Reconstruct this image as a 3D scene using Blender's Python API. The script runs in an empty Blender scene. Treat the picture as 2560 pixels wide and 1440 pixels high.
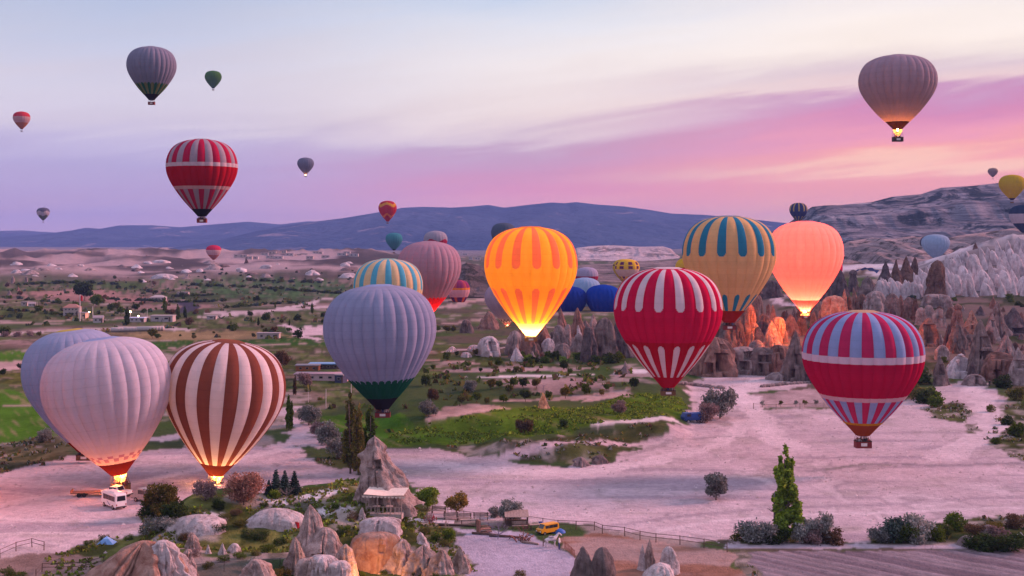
import bpy, math, random
import numpy as np
from math import radians as R, sin, cos, pi
from mathutils import Vector, Matrix

random.seed(7); rng = np.random.default_rng(7)
SC = bpy.context.scene
COL = SC.collection
D = bpy.data

def lin(r, g, b):
    f = lambda c: (c / 255 / 12.92) if c / 255 <= 0.04045 else ((c / 255 + 0.055) / 1.055) ** 2.4
    return (f(r), f(g), f(b))

# ------------------------------------------------------------------ camera
F, CX, HY, CH = 3090.0, 1280.0, 600.0, 40.0      # focal length in photo pixels, centre column, horizon row, camera height
cam = D.cameras.new('camera'); cam_o = D.objects.new('camera', cam); COL.objects.link(cam_o)
cam.sensor_width = 36.0; cam.lens = 36.0 * F / 2560.0
cam.shift_y = (HY - 720.0) / 2560.0
cam.clip_start = 1.0; cam.clip_end = 60000
cam_o.location = (0, 0, CH); cam_o.rotation_euler = (R(90), 0, 0)
SC.camera = cam_o

# ------------------------------------------------------------------ sky
W = D.worlds.new('World'); SC.world = W; W.use_nodes = True
nt = W.node_tree; nt.nodes.clear()
def N(tree, t, **kw):
    n = tree.nodes.new(t)
    for k, v in kw.items(): setattr(n, k, v)
    return n
def M(tree, op, a, b=None, c=None, clamp=False):
    n = tree.nodes.new('ShaderNodeMath'); n.operation = op; n.use_clamp = clamp
    for i, v in enumerate((a, b, c)):
        if v is None: continue
        if isinstance(v, (int, float)): n.inputs[i].default_value = v
        else: tree.links.new(v, n.inputs[i])
    return n.outputs[0]
def MIX(tree, fac, a, b, mode='MIX'):
    n = tree.nodes.new('ShaderNodeMix'); n.data_type = 'RGBA'; n.blend_type = mode
    for s, v in ((0, fac), (6, a), (7, b)):
        if isinstance(v, (int, float)): n.inputs[s].default_value = v
        elif isinstance(v, tuple): n.inputs[s].default_value = v + (1,) if len(v) == 3 else v
        else: tree.links.new(v, n.inputs[s])
    return n.outputs[2]
def RAMP(tree, fac, stops, interp='LINEAR'):
    n = tree.nodes.new('ShaderNodeValToRGB'); n.color_ramp.interpolation = interp
    e = n.color_ramp.elements
    while len(e) < len(stops): e.new(0.5)
    for i, (p, c) in enumerate(stops):
        e[i].position = p; e[i].color = (c + (1,)) if len(c) == 3 else c
    tree.links.new(fac, n.inputs[0]); return n.outputs[0]
def SS(tree, v, lo, hi):
    n = tree.nodes.new('ShaderNodeMapRange'); n.interpolation_type = 'SMOOTHSTEP'
    n.inputs[1].default_value = lo; n.inputs[2].default_value = hi
    tree.links.new(v, n.inputs[0]); return n.outputs[0]

SUN_EL, SUN_AZ = R(26), R(72)      # azimuth from +Y towards +X
SKY_STRENGTH = 0.78
tc = N(nt, 'ShaderNodeTexCoord'); sep = N(nt, 'ShaderNodeSeparateXYZ'); nt.links.new(tc.outputs['Generated'], sep.inputs[0])
sx, sy, sz = sep.outputs
cmb = N(nt, 'ShaderNodeCombineXYZ')
nt.links.new(M(nt, 'MULTIPLY', sx, 4.5), cmb.inputs[0]); nt.links.new(M(nt, 'MULTIPLY', sy, 4.5), cmb.inputs[1])
nt.links.new(M(nt, 'ADD', M(nt, 'MULTIPLY', sz, 46.0), M(nt, 'MULTIPLY', sx, -5.0)), cmb.inputs[2])
n1 = N(nt, 'ShaderNodeTexNoise'); n1.inputs['Scale'].default_value = 1.0; n1.inputs['Detail'].default_value = 6.0; n1.inputs['Roughness'].default_value = 0.55
n1.inputs['Distortion'].default_value = 0.6
nt.links.new(cmb.outputs[0], n1.inputs['Vector'])
cmb2 = N(nt, 'ShaderNodeCombineXYZ')
nt.links.new(M(nt, 'MULTIPLY', sx, 3.0), cmb2.inputs[0]); nt.links.new(M(nt, 'MULTIPLY', sy, 3.0), cmb2.inputs[1])
nt.links.new(M(nt, 'ADD', M(nt, 'MULTIPLY', sz, 22.0), M(nt, 'MULTIPLY', sx, -4.0)), cmb2.inputs[2])
n2 = N(nt, 'ShaderNodeTexNoise'); n2.inputs['Scale'].default_value = 1.0; n2.inputs['Detail'].default_value = 5.0; n2.inputs['Roughness'].default_value = 0.6
nt.links.new(cmb2.outputs[0], n2.inputs['Vector'])
calm = M(nt, 'SUBTRACT', 1.0, M(nt, 'MULTIPLY', SS(nt, sz, 0.2, 0.4), 0.6))
wob = M(nt, 'ADD', M(nt, 'MULTIPLY', M(nt, 'SUBTRACT', n1.outputs[0], 0.5), 0.044), M(nt, 'MULTIPLY', M(nt, 'SUBTRACT', n2.outputs[0], 0.5), 0.034))
e = M(nt, 'ADD', sz, M(nt, 'MULTIPLY', wob, calm))
# the cloud bank climbs towards the sunrise side
tilt = M(nt, 'MULTIPLY', M(nt, 'MAXIMUM', M(nt, 'SUBTRACT', sx, 0.02), 0.0), -0.055)
e = M(nt, 'ADD', e, M(nt, 'MULTIPLY', tilt, SS(nt, M(nt, 'ABSOLUTE', M(nt, 'SUBTRACT', sz, 0.1)), 0.08, 0.0)))
zen = [(0.26, lin(206, 202, 226)), (0.45, lin(206, 196, 224)), (1.0, lin(188, 184, 220))]
rl = RAMP(nt, e, [(0.0, lin(204, 168, 194)), (0.03, lin(184, 162, 198)), (0.06, lin(176, 164, 200)), (0.078, lin(188, 178, 206)), (0.09, lin(202, 192, 208)), (0.12, lin(202, 196, 210)), (0.155, lin(184, 188, 208)), (0.195, lin(166, 178, 204))] + zen)
rm = RAMP(nt, e, [(0.0, lin(250, 178, 170)), (0.025, lin(238, 162, 174)), (0.04, lin(222, 144, 170)), (0.062, lin(202, 144, 172)), (0.077, lin(188, 152, 178)), (0.085, lin(208, 186, 196)), (0.1, lin(226, 208, 204)), (0.14, lin(230, 220, 218)), (0.17, lin(214, 214, 222)), (0.195, lin(186, 198, 218))] + zen)
rr = RAMP(nt, e, [(0.0, lin(255, 194, 156)), (0.022, lin(252, 178, 154)), (0.034, lin(244, 160, 154)), (0.045, lin(242, 160, 156)), (0.052, lin(252, 200, 172)), (0.06, lin(242, 160, 154)), (0.07, lin(230, 150, 168)), (0.085, lin(204, 130, 166)), (0.097, lin(192, 140, 176)), (0.106, lin(226, 198, 196)), (0.118, lin(212, 190, 196)), (0.13, lin(228, 212, 206)), (0.145, lin(238, 224, 214)), (0.17, lin(238, 226, 218)), (0.2, lin(222, 214, 216))] + zen)
fx = M(nt, 'MULTIPLY', sx, 1.0)
fr1 = SS(nt, fx, -0.30, 0.06); fr2 = SS(nt, fx, -0.02, 0.30)
front = MIX(nt, fr2, MIX(nt, fr1, rl, rm), rr)
skyc = MIX(nt, SS(nt, sy, 0.55, -0.25), front, rl)
streak = M(nt, 'ADD', 0.91, M(nt, 'MULTIPLY', n1.outputs[0], 0.18))
sc3 = N(nt, 'ShaderNodeCombineXYZ')
for i in range(3): nt.links.new(streak, sc3.inputs[i])
skyc = MIX(nt, 1.0, skyc, sc3.outputs[0], 'MULTIPLY')
skytex = N(nt, 'ShaderNodeTexSky'); skytex.sky_type = 'NISHITA'; skytex.sun_disc = False
skytex.sun_elevation = R(3); skytex.sun_rotation = SUN_AZ; skytex.air_density = 1.2; skytex.dust_density = 1.0
nish = MIX(nt, 1.0, skytex.outputs[0], (0.06, 0.06, 0.06), 'MULTIPLY')
skyc = MIX(nt, 0.05, skyc, nish)
# below the horizon the world is only dim ground haze
skyc = MIX(nt, SS(nt, sz, -0.02, -0.2), skyc, lin(120, 104, 120))
bg = N(nt, 'ShaderNodeBackground'); bg.inputs['Strength'].default_value = SKY_STRENGTH
wo = N(nt, 'ShaderNodeOutputWorld')
nt.links.new(skyc, bg.inputs[0]); nt.links.new(bg.outputs[0], wo.inputs[0])

# ------------------------------------------------------------------ sun, exposure
sun = D.lights.new('sun', 'SUN'); sun.energy = 3.6; sun.angle = R(14); sun.color = lin(255, 172, 168)
sun_o = D.objects.new('sun', sun); COL.objects.link(sun_o)
sd = Vector((sin(SUN_AZ) * cos(SUN_EL), cos(SUN_AZ) * cos(SUN_EL), sin(SUN_EL)))
sun_o.rotation_euler = sd.to_track_quat('Z', 'Y').to_euler()
SC.view_settings.view_transform = 'Standard'; SC.view_settings.look = 'None'
SC.view_settings.exposure = 0.74; SC.view_settings.gamma = 1.0; SC.view_settings.use_curve_mapping = False
SC.render.engine = 'CYCLES'
cy = SC.cycles
cy.max_bounces = 7; cy.diffuse_bounces = 3; cy.glossy_bounces = 1; cy.transmission_bounces = 5; cy.volume_bounces = 0; cy.transparent_max_bounces = 8
cy.use_denoising = True; cy.sample_clamp_indirect = 6.0; cy.caustics_reflective = False; cy.caustics_refractive = False

# ------------------------------------------------------------------ noise
def _h2(ix, iy, s):
    n = (ix.astype(np.int64) * 374761393 + iy.astype(np.int64) * 668265263 + s * 974634321) & 0xffffffff
    n = ((n ^ (n >> 13)) * 1274126177) & 0xffffffff
    return ((n ^ (n >> 16)) & 0xffff) / 65535.0
def vn2(x, y, s=0):
    x = np.asarray(x, float); y = np.asarray(y, float)
    ix = np.floor(x); iy = np.floor(y); fx = x - ix; fy = y - iy
    ux = fx * fx * (3 - 2 * fx); uy = fy * fy * (3 - 2 * fy)
    a = _h2(ix, iy, s); b = _h2(ix + 1, iy, s); c = _h2(ix, iy + 1, s); d = _h2(ix + 1, iy + 1, s)
    return (a * (1 - ux) + b * ux) * (1 - uy) + (c * (1 - ux) + d * ux) * uy
def fbm2(x, y, o=4, s=0):
    t = 0; a = 0.5; n = 0
    for i in range(o):
        t = t + a * vn2(x, y, s + i * 17); n += a; a *= 0.5
        x = np.asarray(x) * 2.03 + 11.3; y = np.asarray(y) * 1.97 + 4.7
    return t / n
def vn3(x, y, z, s=0):
    iz = np.floor(z); fz = z - iz; uz = fz * fz * (3 - 2 * fz)
    def sl(k):
        ix = np.floor(x); iy = np.floor(y); fx = x - ix; fy = y - iy
        ux = fx * fx * (3 - 2 * fx); uy = fy * fy * (3 - 2 * fy)
        off = (k * 57131 + s * 7919).astype(np.int64)
        def h(a, b):
            n = (a.astype(np.int64) * 374761393 + b.astype(np.int64) * 668265263 + off * 2147483647) & 0xffffffff
            n = ((n ^ (n >> 13)) * 1274126177) & 0xffffffff
            return ((n ^ (n >> 16)) & 0xffff) / 65535.0
        return (h(ix, iy) * (1 - ux) + h(ix + 1, iy) * ux) * (1 - uy) + (h(ix, iy + 1) * (1 - ux) + h(ix + 1, iy + 1) * ux) * uy
    return sl(iz) * (1 - uz) + sl(iz + 1) * uz
def fbm3(x, y, z, o=3, s=0):
    t = 0; a = 0.5; n = 0
    for i in range(o):
        t = t + a * vn3(x, y, z, s + i * 13); n += a; a *= 0.5
        x = x * 2.03 + 3.1; y = y * 2.03 + 7.7; z = z * 2.03 + 1.9
    return t / n
def ss(a, b, v):
    t = np.clip((np.asarray(v, float) - a) / (b - a), 0, 1); return t * t * (3 - 2 * t)
def bump1(v, a, b, c, d): return ss(a, b, v) * (1 - ss(c, d, v))

# ------------------------------------------------------------------ object helpers
def mesh(name, verts, faces, mats=(), fmat=None, smooth=True):
    me = D.meshes.new(name)
    if isinstance(faces, np.ndarray):
        n = len(faces); k = faces.shape[1]
        me.vertices.add(len(verts)); me.vertices.foreach_set('co', np.asarray(verts, np.float32).ravel())
        me.loops.add(n * k); me.loops.foreach_set('vertex_index', faces.astype(np.int32).ravel())
        me.polygons.add(n); me.polygons.foreach_set('loop_start', np.arange(0, n * k, k, dtype=np.int32))
        me.update(calc_edges=True)
    else:
        me.from_pydata([tuple(v) for v in verts], [], faces); me.update()
    for m in (mats if isinstance(mats, (list, tuple)) else [mats]): me.materials.append(m)
    if fmat is not None: me.polygons.foreach_set('material_index', np.asarray(fmat, np.int32))
    if smooth: me.polygons.foreach_set('use_smooth', np.ones(len(me.polygons), bool))
    return me
def ob(name, data, parent=None, loc=(0, 0, 0), rot=(0, 0, 0), sc=(1, 1, 1)):
    o = D.objects.new(name, data); COL.objects.link(o)
    o.location = loc; o.rotation_euler = rot; o.scale = sc
    if parent is not None: o.parent = parent
    return o
def tag(o, label=None, cat=None, group=None, kind=None):
    if label: o['label'] = label
    if cat: o['category'] = cat
    if group: o['group'] = group
    if kind: o['kind'] = kind
    return o
def thing(name, label, cat, loc=(0, 0, 0), rot=(0, 0, 0), group=None, sc=(1, 1, 1)):
    return tag(ob(name, None, None, loc, rot, sc), label, cat, group)
def copy_tree(o, parent=None):
    c = o.copy(); COL.objects.link(c); c.parent = parent
    for ch in o.children: copy_tree(ch, c)
    return c
class MB:
    def __init__(s): s.v = []; s.f = []; s.m = []
    def add(s, v, f, m=0):
        k = len(s.v); s.v += [tuple(p) for p in v]; s.f += [tuple(i + k for i in q) for q in f]; s.m += [m] * len(f); return s
    def box(s, x0, x1, y0, y1, z0, z1, m=0):
        v = [(x, y, z) for z in (z0, z1) for y in (y0, y1) for x in (x0, x1)]
        return s.add(v, [(0, 2, 3, 1), (4, 5, 7, 6), (0, 1, 5, 4), (2, 6, 7, 3), (0, 4, 6, 2), (1, 3, 7, 5)], m)
    def tube(s, pts, r0, r1=None, n=6, m=0, cap=True):
        r1 = r0 if r1 is None else r1; pts = [Vector(p) for p in pts]; vs = []; fs = []
        up = Vector((0.31, 0.17, 0.93))
        for i, p in enumerate(pts):
            t = (pts[min(i + 1, len(pts) - 1)] - pts[max(i - 1, 0)]).normalized()
            a = t.cross(up)
            if a.length < 1e-3: a = t.cross(Vector((1, 0, 0)))
            a.normalize(); b = t.cross(a); r = r0 + (r1 - r0) * i / max(1, len(pts) - 1)
            vs += [p + a * (cos(2 * pi * k / n) * r) + b * (sin(2 * pi * k / n) * r) for k in range(n)]
        for i in range(len(pts) - 1):
            for k in range(n):
                k2 = (k + 1) % n; fs.append((i * n + k, i * n + k2, (i + 1) * n + k2, (i + 1) * n + k))
        if cap: fs += [tuple(range(n))[::-1], tuple(range((len(pts) - 1) * n, len(pts) * n))]
        return s.add(vs, fs, m)
    def lathe(s, prof, n=16, m=0, c=(0, 0, 0), sx=1, sy=1):
        vs = []; fs = []
        for r, z in prof: vs += [(c[0] + r * cos(2 * pi * k / n) * sx, c[1] + r * sin(2 * pi * k / n) * sy, c[2] + z) for k in range(n)]
        for i in range(len(prof) - 1):
            for k in range(n):
                k2 = (k + 1) % n; fs.append((i * n + k, i * n + k2, (i + 1) * n + k2, (i + 1) * n + k))
        return s.add(vs, fs, m)
    def prism(s, poly, y0, y1, m=0):
        n = len(poly); v = [(x, y0, z) for x, z in poly] + [(x, y1, z) for x, z in poly]
        f = [tuple(range(n)), tuple(range(n, 2 * n))[::-1]] + [(i, i + n, (i + 1) % n + n, (i + 1) % n) for i in range(n)]
        return s.add(v, f, m)
    def mesh(s, name, mats, smooth=False): return mesh(name, s.v, s.f, mats, s.m, smooth)
    def obj(s, name, mats, parent=None, loc=(0, 0, 0), rot=(0, 0, 0), smooth=False): return ob(name, s.mesh(name, mats, smooth), parent, loc, rot)

# ------------------------------------------------------------------ materials
def newmat(name):
    m = D.materials.new(name); m.use_nodes = True; t = m.node_tree; t.nodes.clear()
    o = t.nodes.new('ShaderNodeOutputMaterial'); return m, t, o
def noise(t, scale, detail=4, rough=0.55, vec=None, coord='Object', dist=0.0):
    n = t.nodes.new('ShaderNodeTexNoise'); n.inputs['Scale'].default_value = scale; n.inputs['Detail'].default_value = detail
    n.inputs['Roughness'].default_value = rough; n.inputs['Distortion'].default_value = dist
    if vec is None:
        c = t.nodes.new('ShaderNodeTexCoord'); vec = c.outputs[coord]
    t.links.new(vec, n.inputs['Vector']); return n.outputs[0]
def bumpn(t, h, strength, dist):
    b = t.nodes.new('ShaderNodeBump'); b.inputs['Strength'].default_value = strength; b.inputs['Distance'].default_value = dist
    t.links.new(h, b.inputs['Height']); return b.outputs[0]
_plain = {}
def plain(c, rough=0.7, metal=0.0, var=0.12, scale=3.0, spec=0.3):
    k = (tuple(round(x, 3) for x in c), rough, metal, var, scale)
    if k in _plain: return _plain[k]
    m, t, o = newmat('paint'); p = t.nodes.new('ShaderNodeBsdfPrincipled')
    p.inputs['Roughness'].default_value = rough; p.inputs['Metallic'].default_value = metal; p.inputs['Specular IOR Level'].default_value = spec
    nz = noise(t, scale); lo = tuple(x * (1 - var) for x in c); hi = tuple(min(1, x * (1 + var)) for x in c)
    t.links.new(RAMP(t, nz, [(0.3, lo), (0.7, hi)]), p.inputs['Base Color'])
    t.links.new(p.outputs[0], o.inputs[0]); _plain[k] = m; return m
def emit(c, s):
    m, t, o = newmat('flame_glow'); e_ = t.nodes.new('ShaderNodeEmission'); e_.inputs[0].default_value = c + (1,); e_.inputs[1].default_value = s
    t.links.new(e_.outputs[0], o.inputs[0]); return m
_fab = {}
def fabric(c, tr=0.35):
    k = (tuple(round(x, 3) for x in c), tr)
    if k in _fab: return _fab[k]
    m, t, o = newmat('balloon_cloth')
    nz = noise(t, 0.45, 5, 0.6); col = RAMP(t, nz, [(0.25, tuple(x * 0.90 for x in c)), (0.75, tuple(min(1, x * 1.08) for x in c))])
    fine = noise(t, 2.2, 3, 0.6)
    # sewn panels: a darker seam every metre or so and a little fading from gore to gore
    tcn = t.nodes.new('ShaderNodeTexCoord'); sp = t.nodes.new('ShaderNodeSeparateXYZ'); t.links.new(tcn.outputs['Object'], sp.inputs[0])
    zq = M(t, 'DIVIDE', sp.outputs[2], 1.35); seam = M(t, 'LESS_THAN', M(t, 'FRACT', zq), .10)
    oi = t.nodes.new('ShaderNodeObjectInfo'); wn = t.nodes.new('ShaderNodeTexWhiteNoise'); wn.noise_dimensions = '2D'
    cv = t.nodes.new('ShaderNodeCombineXYZ'); t.links.new(M(t, 'FLOOR', zq), cv.inputs[0]); t.links.new(M(t, 'MULTIPLY', oi.outputs['Random'], 97.0), cv.inputs[1]); t.links.new(cv.outputs[0], wn.inputs['Vector'])
    val = M(t, 'SUBTRACT', M(t, 'ADD', M(t, 'ADD', .955, M(t, 'MULTIPLY', wn.outputs[0], .04)), M(t, 'MULTIPLY', oi.outputs['Random'], .07)), M(t, 'MULTIPLY', seam, .06))
    hv = t.nodes.new('ShaderNodeHueSaturation'); t.links.new(col, hv.inputs['Color']); t.links.new(val, hv.inputs['Value']); col = hv.outputs[0]
    d = t.nodes.new('ShaderNodeBsdfDiffuse'); t.links.new(col, d.inputs[0]); t.links.new(bumpn(t, fine, 0.35, 0.12), d.inputs['Normal'])
    x = t.nodes.new('ShaderNodeBsdfTranslucent'); t.links.new(col, x.inputs[0])
    mx = t.nodes.new('ShaderNodeMixShader'); mx.inputs[0].default_value = tr
    t.links.new(d.outputs[0], mx.inputs[1]); t.links.new(x.outputs[0], mx.inputs[2]); t.links.new(mx.outputs[0], o.inputs[0])
    _fab[k] = m; return m
_leaf = {}
def leafmat(c, var=0.45, tint=None):
    k = (tuple(round(x, 3) for x in c), var)
    if k in _leaf: return _leaf[k]
    m, t, o = newmat('leaf'); g = t.nodes.new('ShaderNodeNewGeometry'); oi = t.nodes.new('ShaderNodeObjectInfo')
    c2 = tint or (c[0] * 1.5, c[1] * 1.35, c[2] * 0.9)
    col = RAMP(t, g.outputs['Random Per Island'], [(0.0, tuple(x * (1 - var) for x in c)), (0.55, c), (1.0, c2)])
    br = M(t, 'ADD', 0.75, M(t, 'MULTIPLY', oi.outputs['Random'], 0.5))
    hsv = t.nodes.new('ShaderNodeHueSaturation'); t.links.new(col, hsv.inputs['Color']); t.links.new(br, hsv.inputs['Value'])
    d = t.nodes.new('ShaderNodeBsdfDiffuse'); t.links.new(hsv.outputs[0], d.inputs[0])
    x = t.nodes.new('ShaderNodeBsdfTranslucent'); t.links.new(hsv.outputs[0], x.inputs[0])
    mx = t.nodes.new('ShaderNodeMixShader'); mx.inputs[0].default_value = 0.3
    t.links.new(d.outputs[0], mx.inputs[1]); t.links.new(x.outputs[0], mx.inputs[2]); t.links.new(mx.outputs[0], o.inputs[0])
    _leaf[k] = m; return m
_rock = {}
def rockmat(lo, hi, strata=0.0, sc=0.35, stain=(0.16, 0.13, 0.13)):
    k = (lo, hi, strata, sc)
    if k in _rock: return _rock[k]
    m, t, o = newmat('tuff'); tcn = t.nodes.new('ShaderNodeTexCoord'); sp = t.nodes.new('ShaderNodeSeparateXYZ'); t.links.new(tcn.outputs['Object'], sp.inputs[0])
    a = noise(t, sc, 8, 0.68, dist=0.4); col = RAMP(t, a, [(0.36, lo), (0.62, hi)])
    # dark lichen streaks that run down the rock
    cb = t.nodes.new('ShaderNodeCombineXYZ')
    for i, f_ in enumerate((1.0, 1.0, 0.22)): t.links.new(M(t, 'MULTIPLY', sp.outputs[i], f_), cb.inputs[i])
    st = noise(t, sc * 2.4, 4, 0.6, vec=cb.outputs[0])
    col = MIX(t, M(t, 'MULTIPLY', SS(t, st, 0.52, 0.75), 0.7), col, stain)
    if strata:
        cb2 = t.nodes.new('ShaderNodeCombineXYZ')
        for i, f_ in enumerate((0.03, 0.03, 1.0)): t.links.new(M(t, 'MULTIPLY', sp.outputs[i], f_), cb2.inputs[i])
        s2 = noise(t, strata, 4, 0.7, vec=cb2.outputs[0])
        col = MIX(t, M(t, 'MULTIPLY', SS(t, s2, 0.45, 0.62), 0.6), col, tuple(x * 0.5 for x in lo))
    oi = t.nodes.new('ShaderNodeObjectInfo'); hsv = t.nodes.new('ShaderNodeHueSaturation'); t.links.new(col, hsv.inputs['Color'])
    t.links.new(M(t, 'ADD', 0.86, M(t, 'MULTIPLY', oi.outputs['Random'], 0.28)), hsv.inputs['Value'])
    d = t.nodes.new('ShaderNodeBsdfDiffuse'); d.inputs['Roughness'].default_value = 0.6; t.links.new(hsv.outputs[0], d.inputs[0])
    h = M(t, 'ADD', noise(t, sc * 3, 7, 0.65), M(t, 'MULTIPLY', st, 0.6))
    t.links.new(bumpn(t, h, 0.9, 0.5), d.inputs['Normal'])
    t.links.new(d.outputs[0], o.inputs[0]); _rock[k] = m; return m
# ------------------------------------------------------------------ terrain
def ridged(x, y, o=4, s=0):
    return 1 - np.abs(2 * fbm2(x, y, o, s) - 1)
def Hgt(x, y):
    x = np.asarray(x, float); y = np.asarray(y, float); u = x / np.maximum(y, 1.0)
    z = 0.25 * (fbm2(x / 14, y / 14, 3, 1) - 0.5)
    z = z + ss(250, 420, y) * (1 - ss(2500, 3600, y)) * 3.0 * (fbm2(x / 70, y / 45, 4, 2) - 0.5)
    # valley side that climbs to the right
    a = ss(0.09, 0.24, u)
    z = z + a * (13 * ss(345, 620, y) + 8 * ss(640, 1000, y)) + a * ss(400, 500, y) * 4 * (fbm2(x / 30, y / 30, 4, 3) - 0.5)
    z = z + ss(0.29, 0.42, u) * ss(600, 830, y) * (1 - ss(840, 1000, y)) * 22 * (0.75 + 0.5 * ridged(x / 45, y / 60, 4, 4))
    # low badlands far across the valley
    b = bump1(y, 1000, 1350, 2400, 2900) * (1 - ss(-0.14, 0.02, u))
    z = z + b * (4 + 17 * ridged(x / 190, y / 240, 5, 5) ** 2 * (0.4 + 0.9 * ss(1300, 2000, y)))
    # grassy outcrop in front
    xr = x + 0.35 * (y - 150)
    m = ss(-50, -40, x) * (1 - ss(-15, -7, xr)) * bump1(y, 96, 122, 166, 186)
    z = z + m * (4.2 + 3.2 * fbm2(x / 13, y / 13, 4, 6) + 1.6 * ss(140, 165, y))
    # banks between the fields
    z = z + bump1(u, -0.11, -0.09, 0.12, 0.15) * (2.2 * ss(252, 262, y + 8 * u * 10) + 1.2 * ss(300, 312, y)) * (1 - ss(420, 600, y))
    z = z + bump1(u, -0.04, 0.0, 0.06, 0.1) * bump1(y, 222, 232, 240, 250) * 2.2 * (0.4 + fbm2(x / 9, y / 9, 3, 8))
    return z
_ds = np.geomspace(85, 9000, 1500)
def ground(px, py):
    """Where the line of sight of a photo pixel meets the terrain."""
    u = (px - CX) / F; k = (py - HY) / F
    zz = CH - k * _ds; hh = Hgt(u * _ds, _ds); i = np.argmax(hh >= zz)
    if hh[i] < zz[i]: i = len(_ds) - 1
    if i > 0:
        d0, d1 = _ds[i - 1], _ds[i]; a0 = zz[i - 1] - hh[i - 1]; a1 = zz[i] - hh[i]
        d = d0 + (d1 - d0) * a0 / max(1e-6, a0 - a1)
    else: d = _ds[0]
    return Vector((u * d, d, float(Hgt(u * d, d))))
def at(px, py, d): return Vector(((px - CX) / F * d, d, CH - (py - HY) / F * d))

SOIL, SCRUB, OLIVE, GREEN, DUST, WHITE, PINK, BROWN = (0.24, 0.17, 0.155), (0.105, 0.085, 0.062), (0.075, 0.085, 0.03), (0.06, 0.15, 0.015), (0.54, 0.43, 0.455), (0.62, 0.57, 0.58), (0.40, 0.29, 0.27), (0.27, 0.145, 0.10)
LILAC = (0.40, 0.37, 0.45)
def pg(*a): return [(a[i], a[i + 1]) for i in range(0, len(a), 2)]
def stroke(pts, w):
    """A track: a px polyline with a width in metres, as a polygon on the ground."""
    g = [ground(*p) for p in pts]; l = []; r = []
    for i, p in enumerate(g):
        t = (g[min(i + 1, len(g) - 1)] - g[max(i - 1, 0)]); t.z = 0; t.normalize(); n = Vector((-t.y, t.x, 0))
        ww = w[i] if isinstance(w, (list, tuple)) else w
        l.append(p + n * ww / 2); r.append(p - n * ww / 2)
    return [(p.x, p.y) for p in l + r[::-1]]
def px_poly(p): return [tuple(ground(*q)[:2]) for q in p]
# name, colour, polygon (world), mottle, wobble in metres
Z = []
def zone(name, col, poly, mottle=0.3, wob=1.0): Z.append((name, col, poly, mottle, wob))
zone('meadow', (0.06, 0.115, 0.045), px_poly(pg(430, 700, 600, 692, 860, 700, 900, 716, 860, 744, 640, 748, 480, 730)), .5, 6)
zone('meadow', (0.065, 0.105, 0.034), px_poly(pg(-60, 708, 120, 702, 400, 712, 420, 730, 200, 736, -60, 726)), .6, 6)
zone('meadow', (0.085, 0.11, 0.038), px_poly(pg(430, 792, 620, 790, 860, 782, 880, 808, 700, 808, 500, 824, 300, 822)), .6, 4)
zone('fallow_field', (0.27, 0.165, 0.145), px_poly(pg(60, 732, 180, 722, 300, 732, 420, 752, 300, 758, 120, 748)), .4, 4)
zone('fallow_field', (0.25, 0.17, 0.15), px_poly(pg(300, 762, 520, 760, 540, 770, 330, 774)), .4, 3)
zone('meadow', (0.08, 0.105, 0.034), px_poly(pg(600, 862, 800, 868, 860, 920, 880, 1000, 780, 1030, 720, 960, 640, 900)), .7, 2)
zone('meadow', (0.075, 0.1, 0.034), px_poly(pg(-60, 764, 60, 760, 260, 778, 240, 800, -60, 806)), .7, 3)
zone('meadow', (0.08, 0.105, 0.034), px_poly(pg(1000, 935, 1200, 890, 1500, 880, 1560, 905, 1480, 916, 1250, 915, 1080, 940)), .7, 2)
zone('green_field', GREEN, px_poly(pg(-60, 960, 105, 985, 150, 1060, 128, 1095, -60, 1130)), .25, 1.5)
zone('green_field', GREEN, px_poly(pg(-60, 882, 110, 878, 92, 912, -60, 922)), .25, 2)
zone('green_field', (0.035, 0.09, 0.018), px_poly(pg(300, 858, 480, 852, 820, 846, 812, 864, 420, 872, 330, 896, 200, 880)), .2, 3)
zone('meadow', (0.11, 0.12, 0.03), px_poly(pg(-60, 925, 100, 918, 140, 980, -60, 952)), .6, 2)
zone('fallow_field', PINK, px_poly(pg(-60, 905, 60, 902, 90, 922, -60, 930)), .4, 2)
zone('fallow_field', (0.22, 0.17, 0.09), px_poly(pg(290, 832, 640, 826, 780, 842, 480, 852, 310, 852)), .4, 4)
zone('green_field', GREEN, px_poly(pg(790, 1042, 866, 1036, 960, 1040, 1030, 1070, 960, 1112, 860, 1100, 800, 1072)), .5, 1)
zone('green_field', (0.075, 0.14, 0.014), px_poly(pg(950, 1112, 985, 1080, 1060, 1062, 1160, 1042, 1260, 1022, 1350, 1016, 1440, 1022, 1500, 1012, 1560, 988, 1640, 984, 1700, 996, 1722, 1018, 1704, 1048, 1600, 1048, 1500, 1058, 1420, 1082, 1330, 1092, 1230, 1100, 1100, 1108, 1010, 1118)), .45, .8)
zone('fallow_field', PINK, px_poly(pg(1060, 1046, 1100, 1022, 1160, 1010, 1240, 1012, 1270, 1020, 1150, 1040, 1075, 1060)), .7, .8)
zone('fallow_field', PINK, px_poly(pg(1440, 992, 1560, 976, 1600, 984, 1540, 992, 1460, 1008)), .4, 1)
zone('orchard_soil', (0.30, 0.22, 0.21), px_poly(pg(1230, 948, 1380, 944, 1500, 946, 1500, 972, 1370, 985, 1250, 965)), .3, 2)
zone('orchard_soil', (0.33, 0.25, 0.24), px_poly(pg(1090, 922, 1300, 915, 1500, 918, 1480, 926, 1280, 928, 1100, 930)), .3, 2)
zone('orchard_soil', (0.34, 0.255, 0.25), px_poly(pg(1540, 925, 1640, 922, 1650, 944, 1550, 944)), .3, 2)
zone('orchard_soil', PINK, px_poly(pg(1230, 1004, 1420, 1002, 1500, 985, 1420, 992, 1240, 1000)), .4, 1)
zone('tuff_flat', WHITE, px_poly(pg(1530, 926, 1660, 922, 1690, 930, 1600, 934, 1530, 933)), .1, 1)
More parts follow.
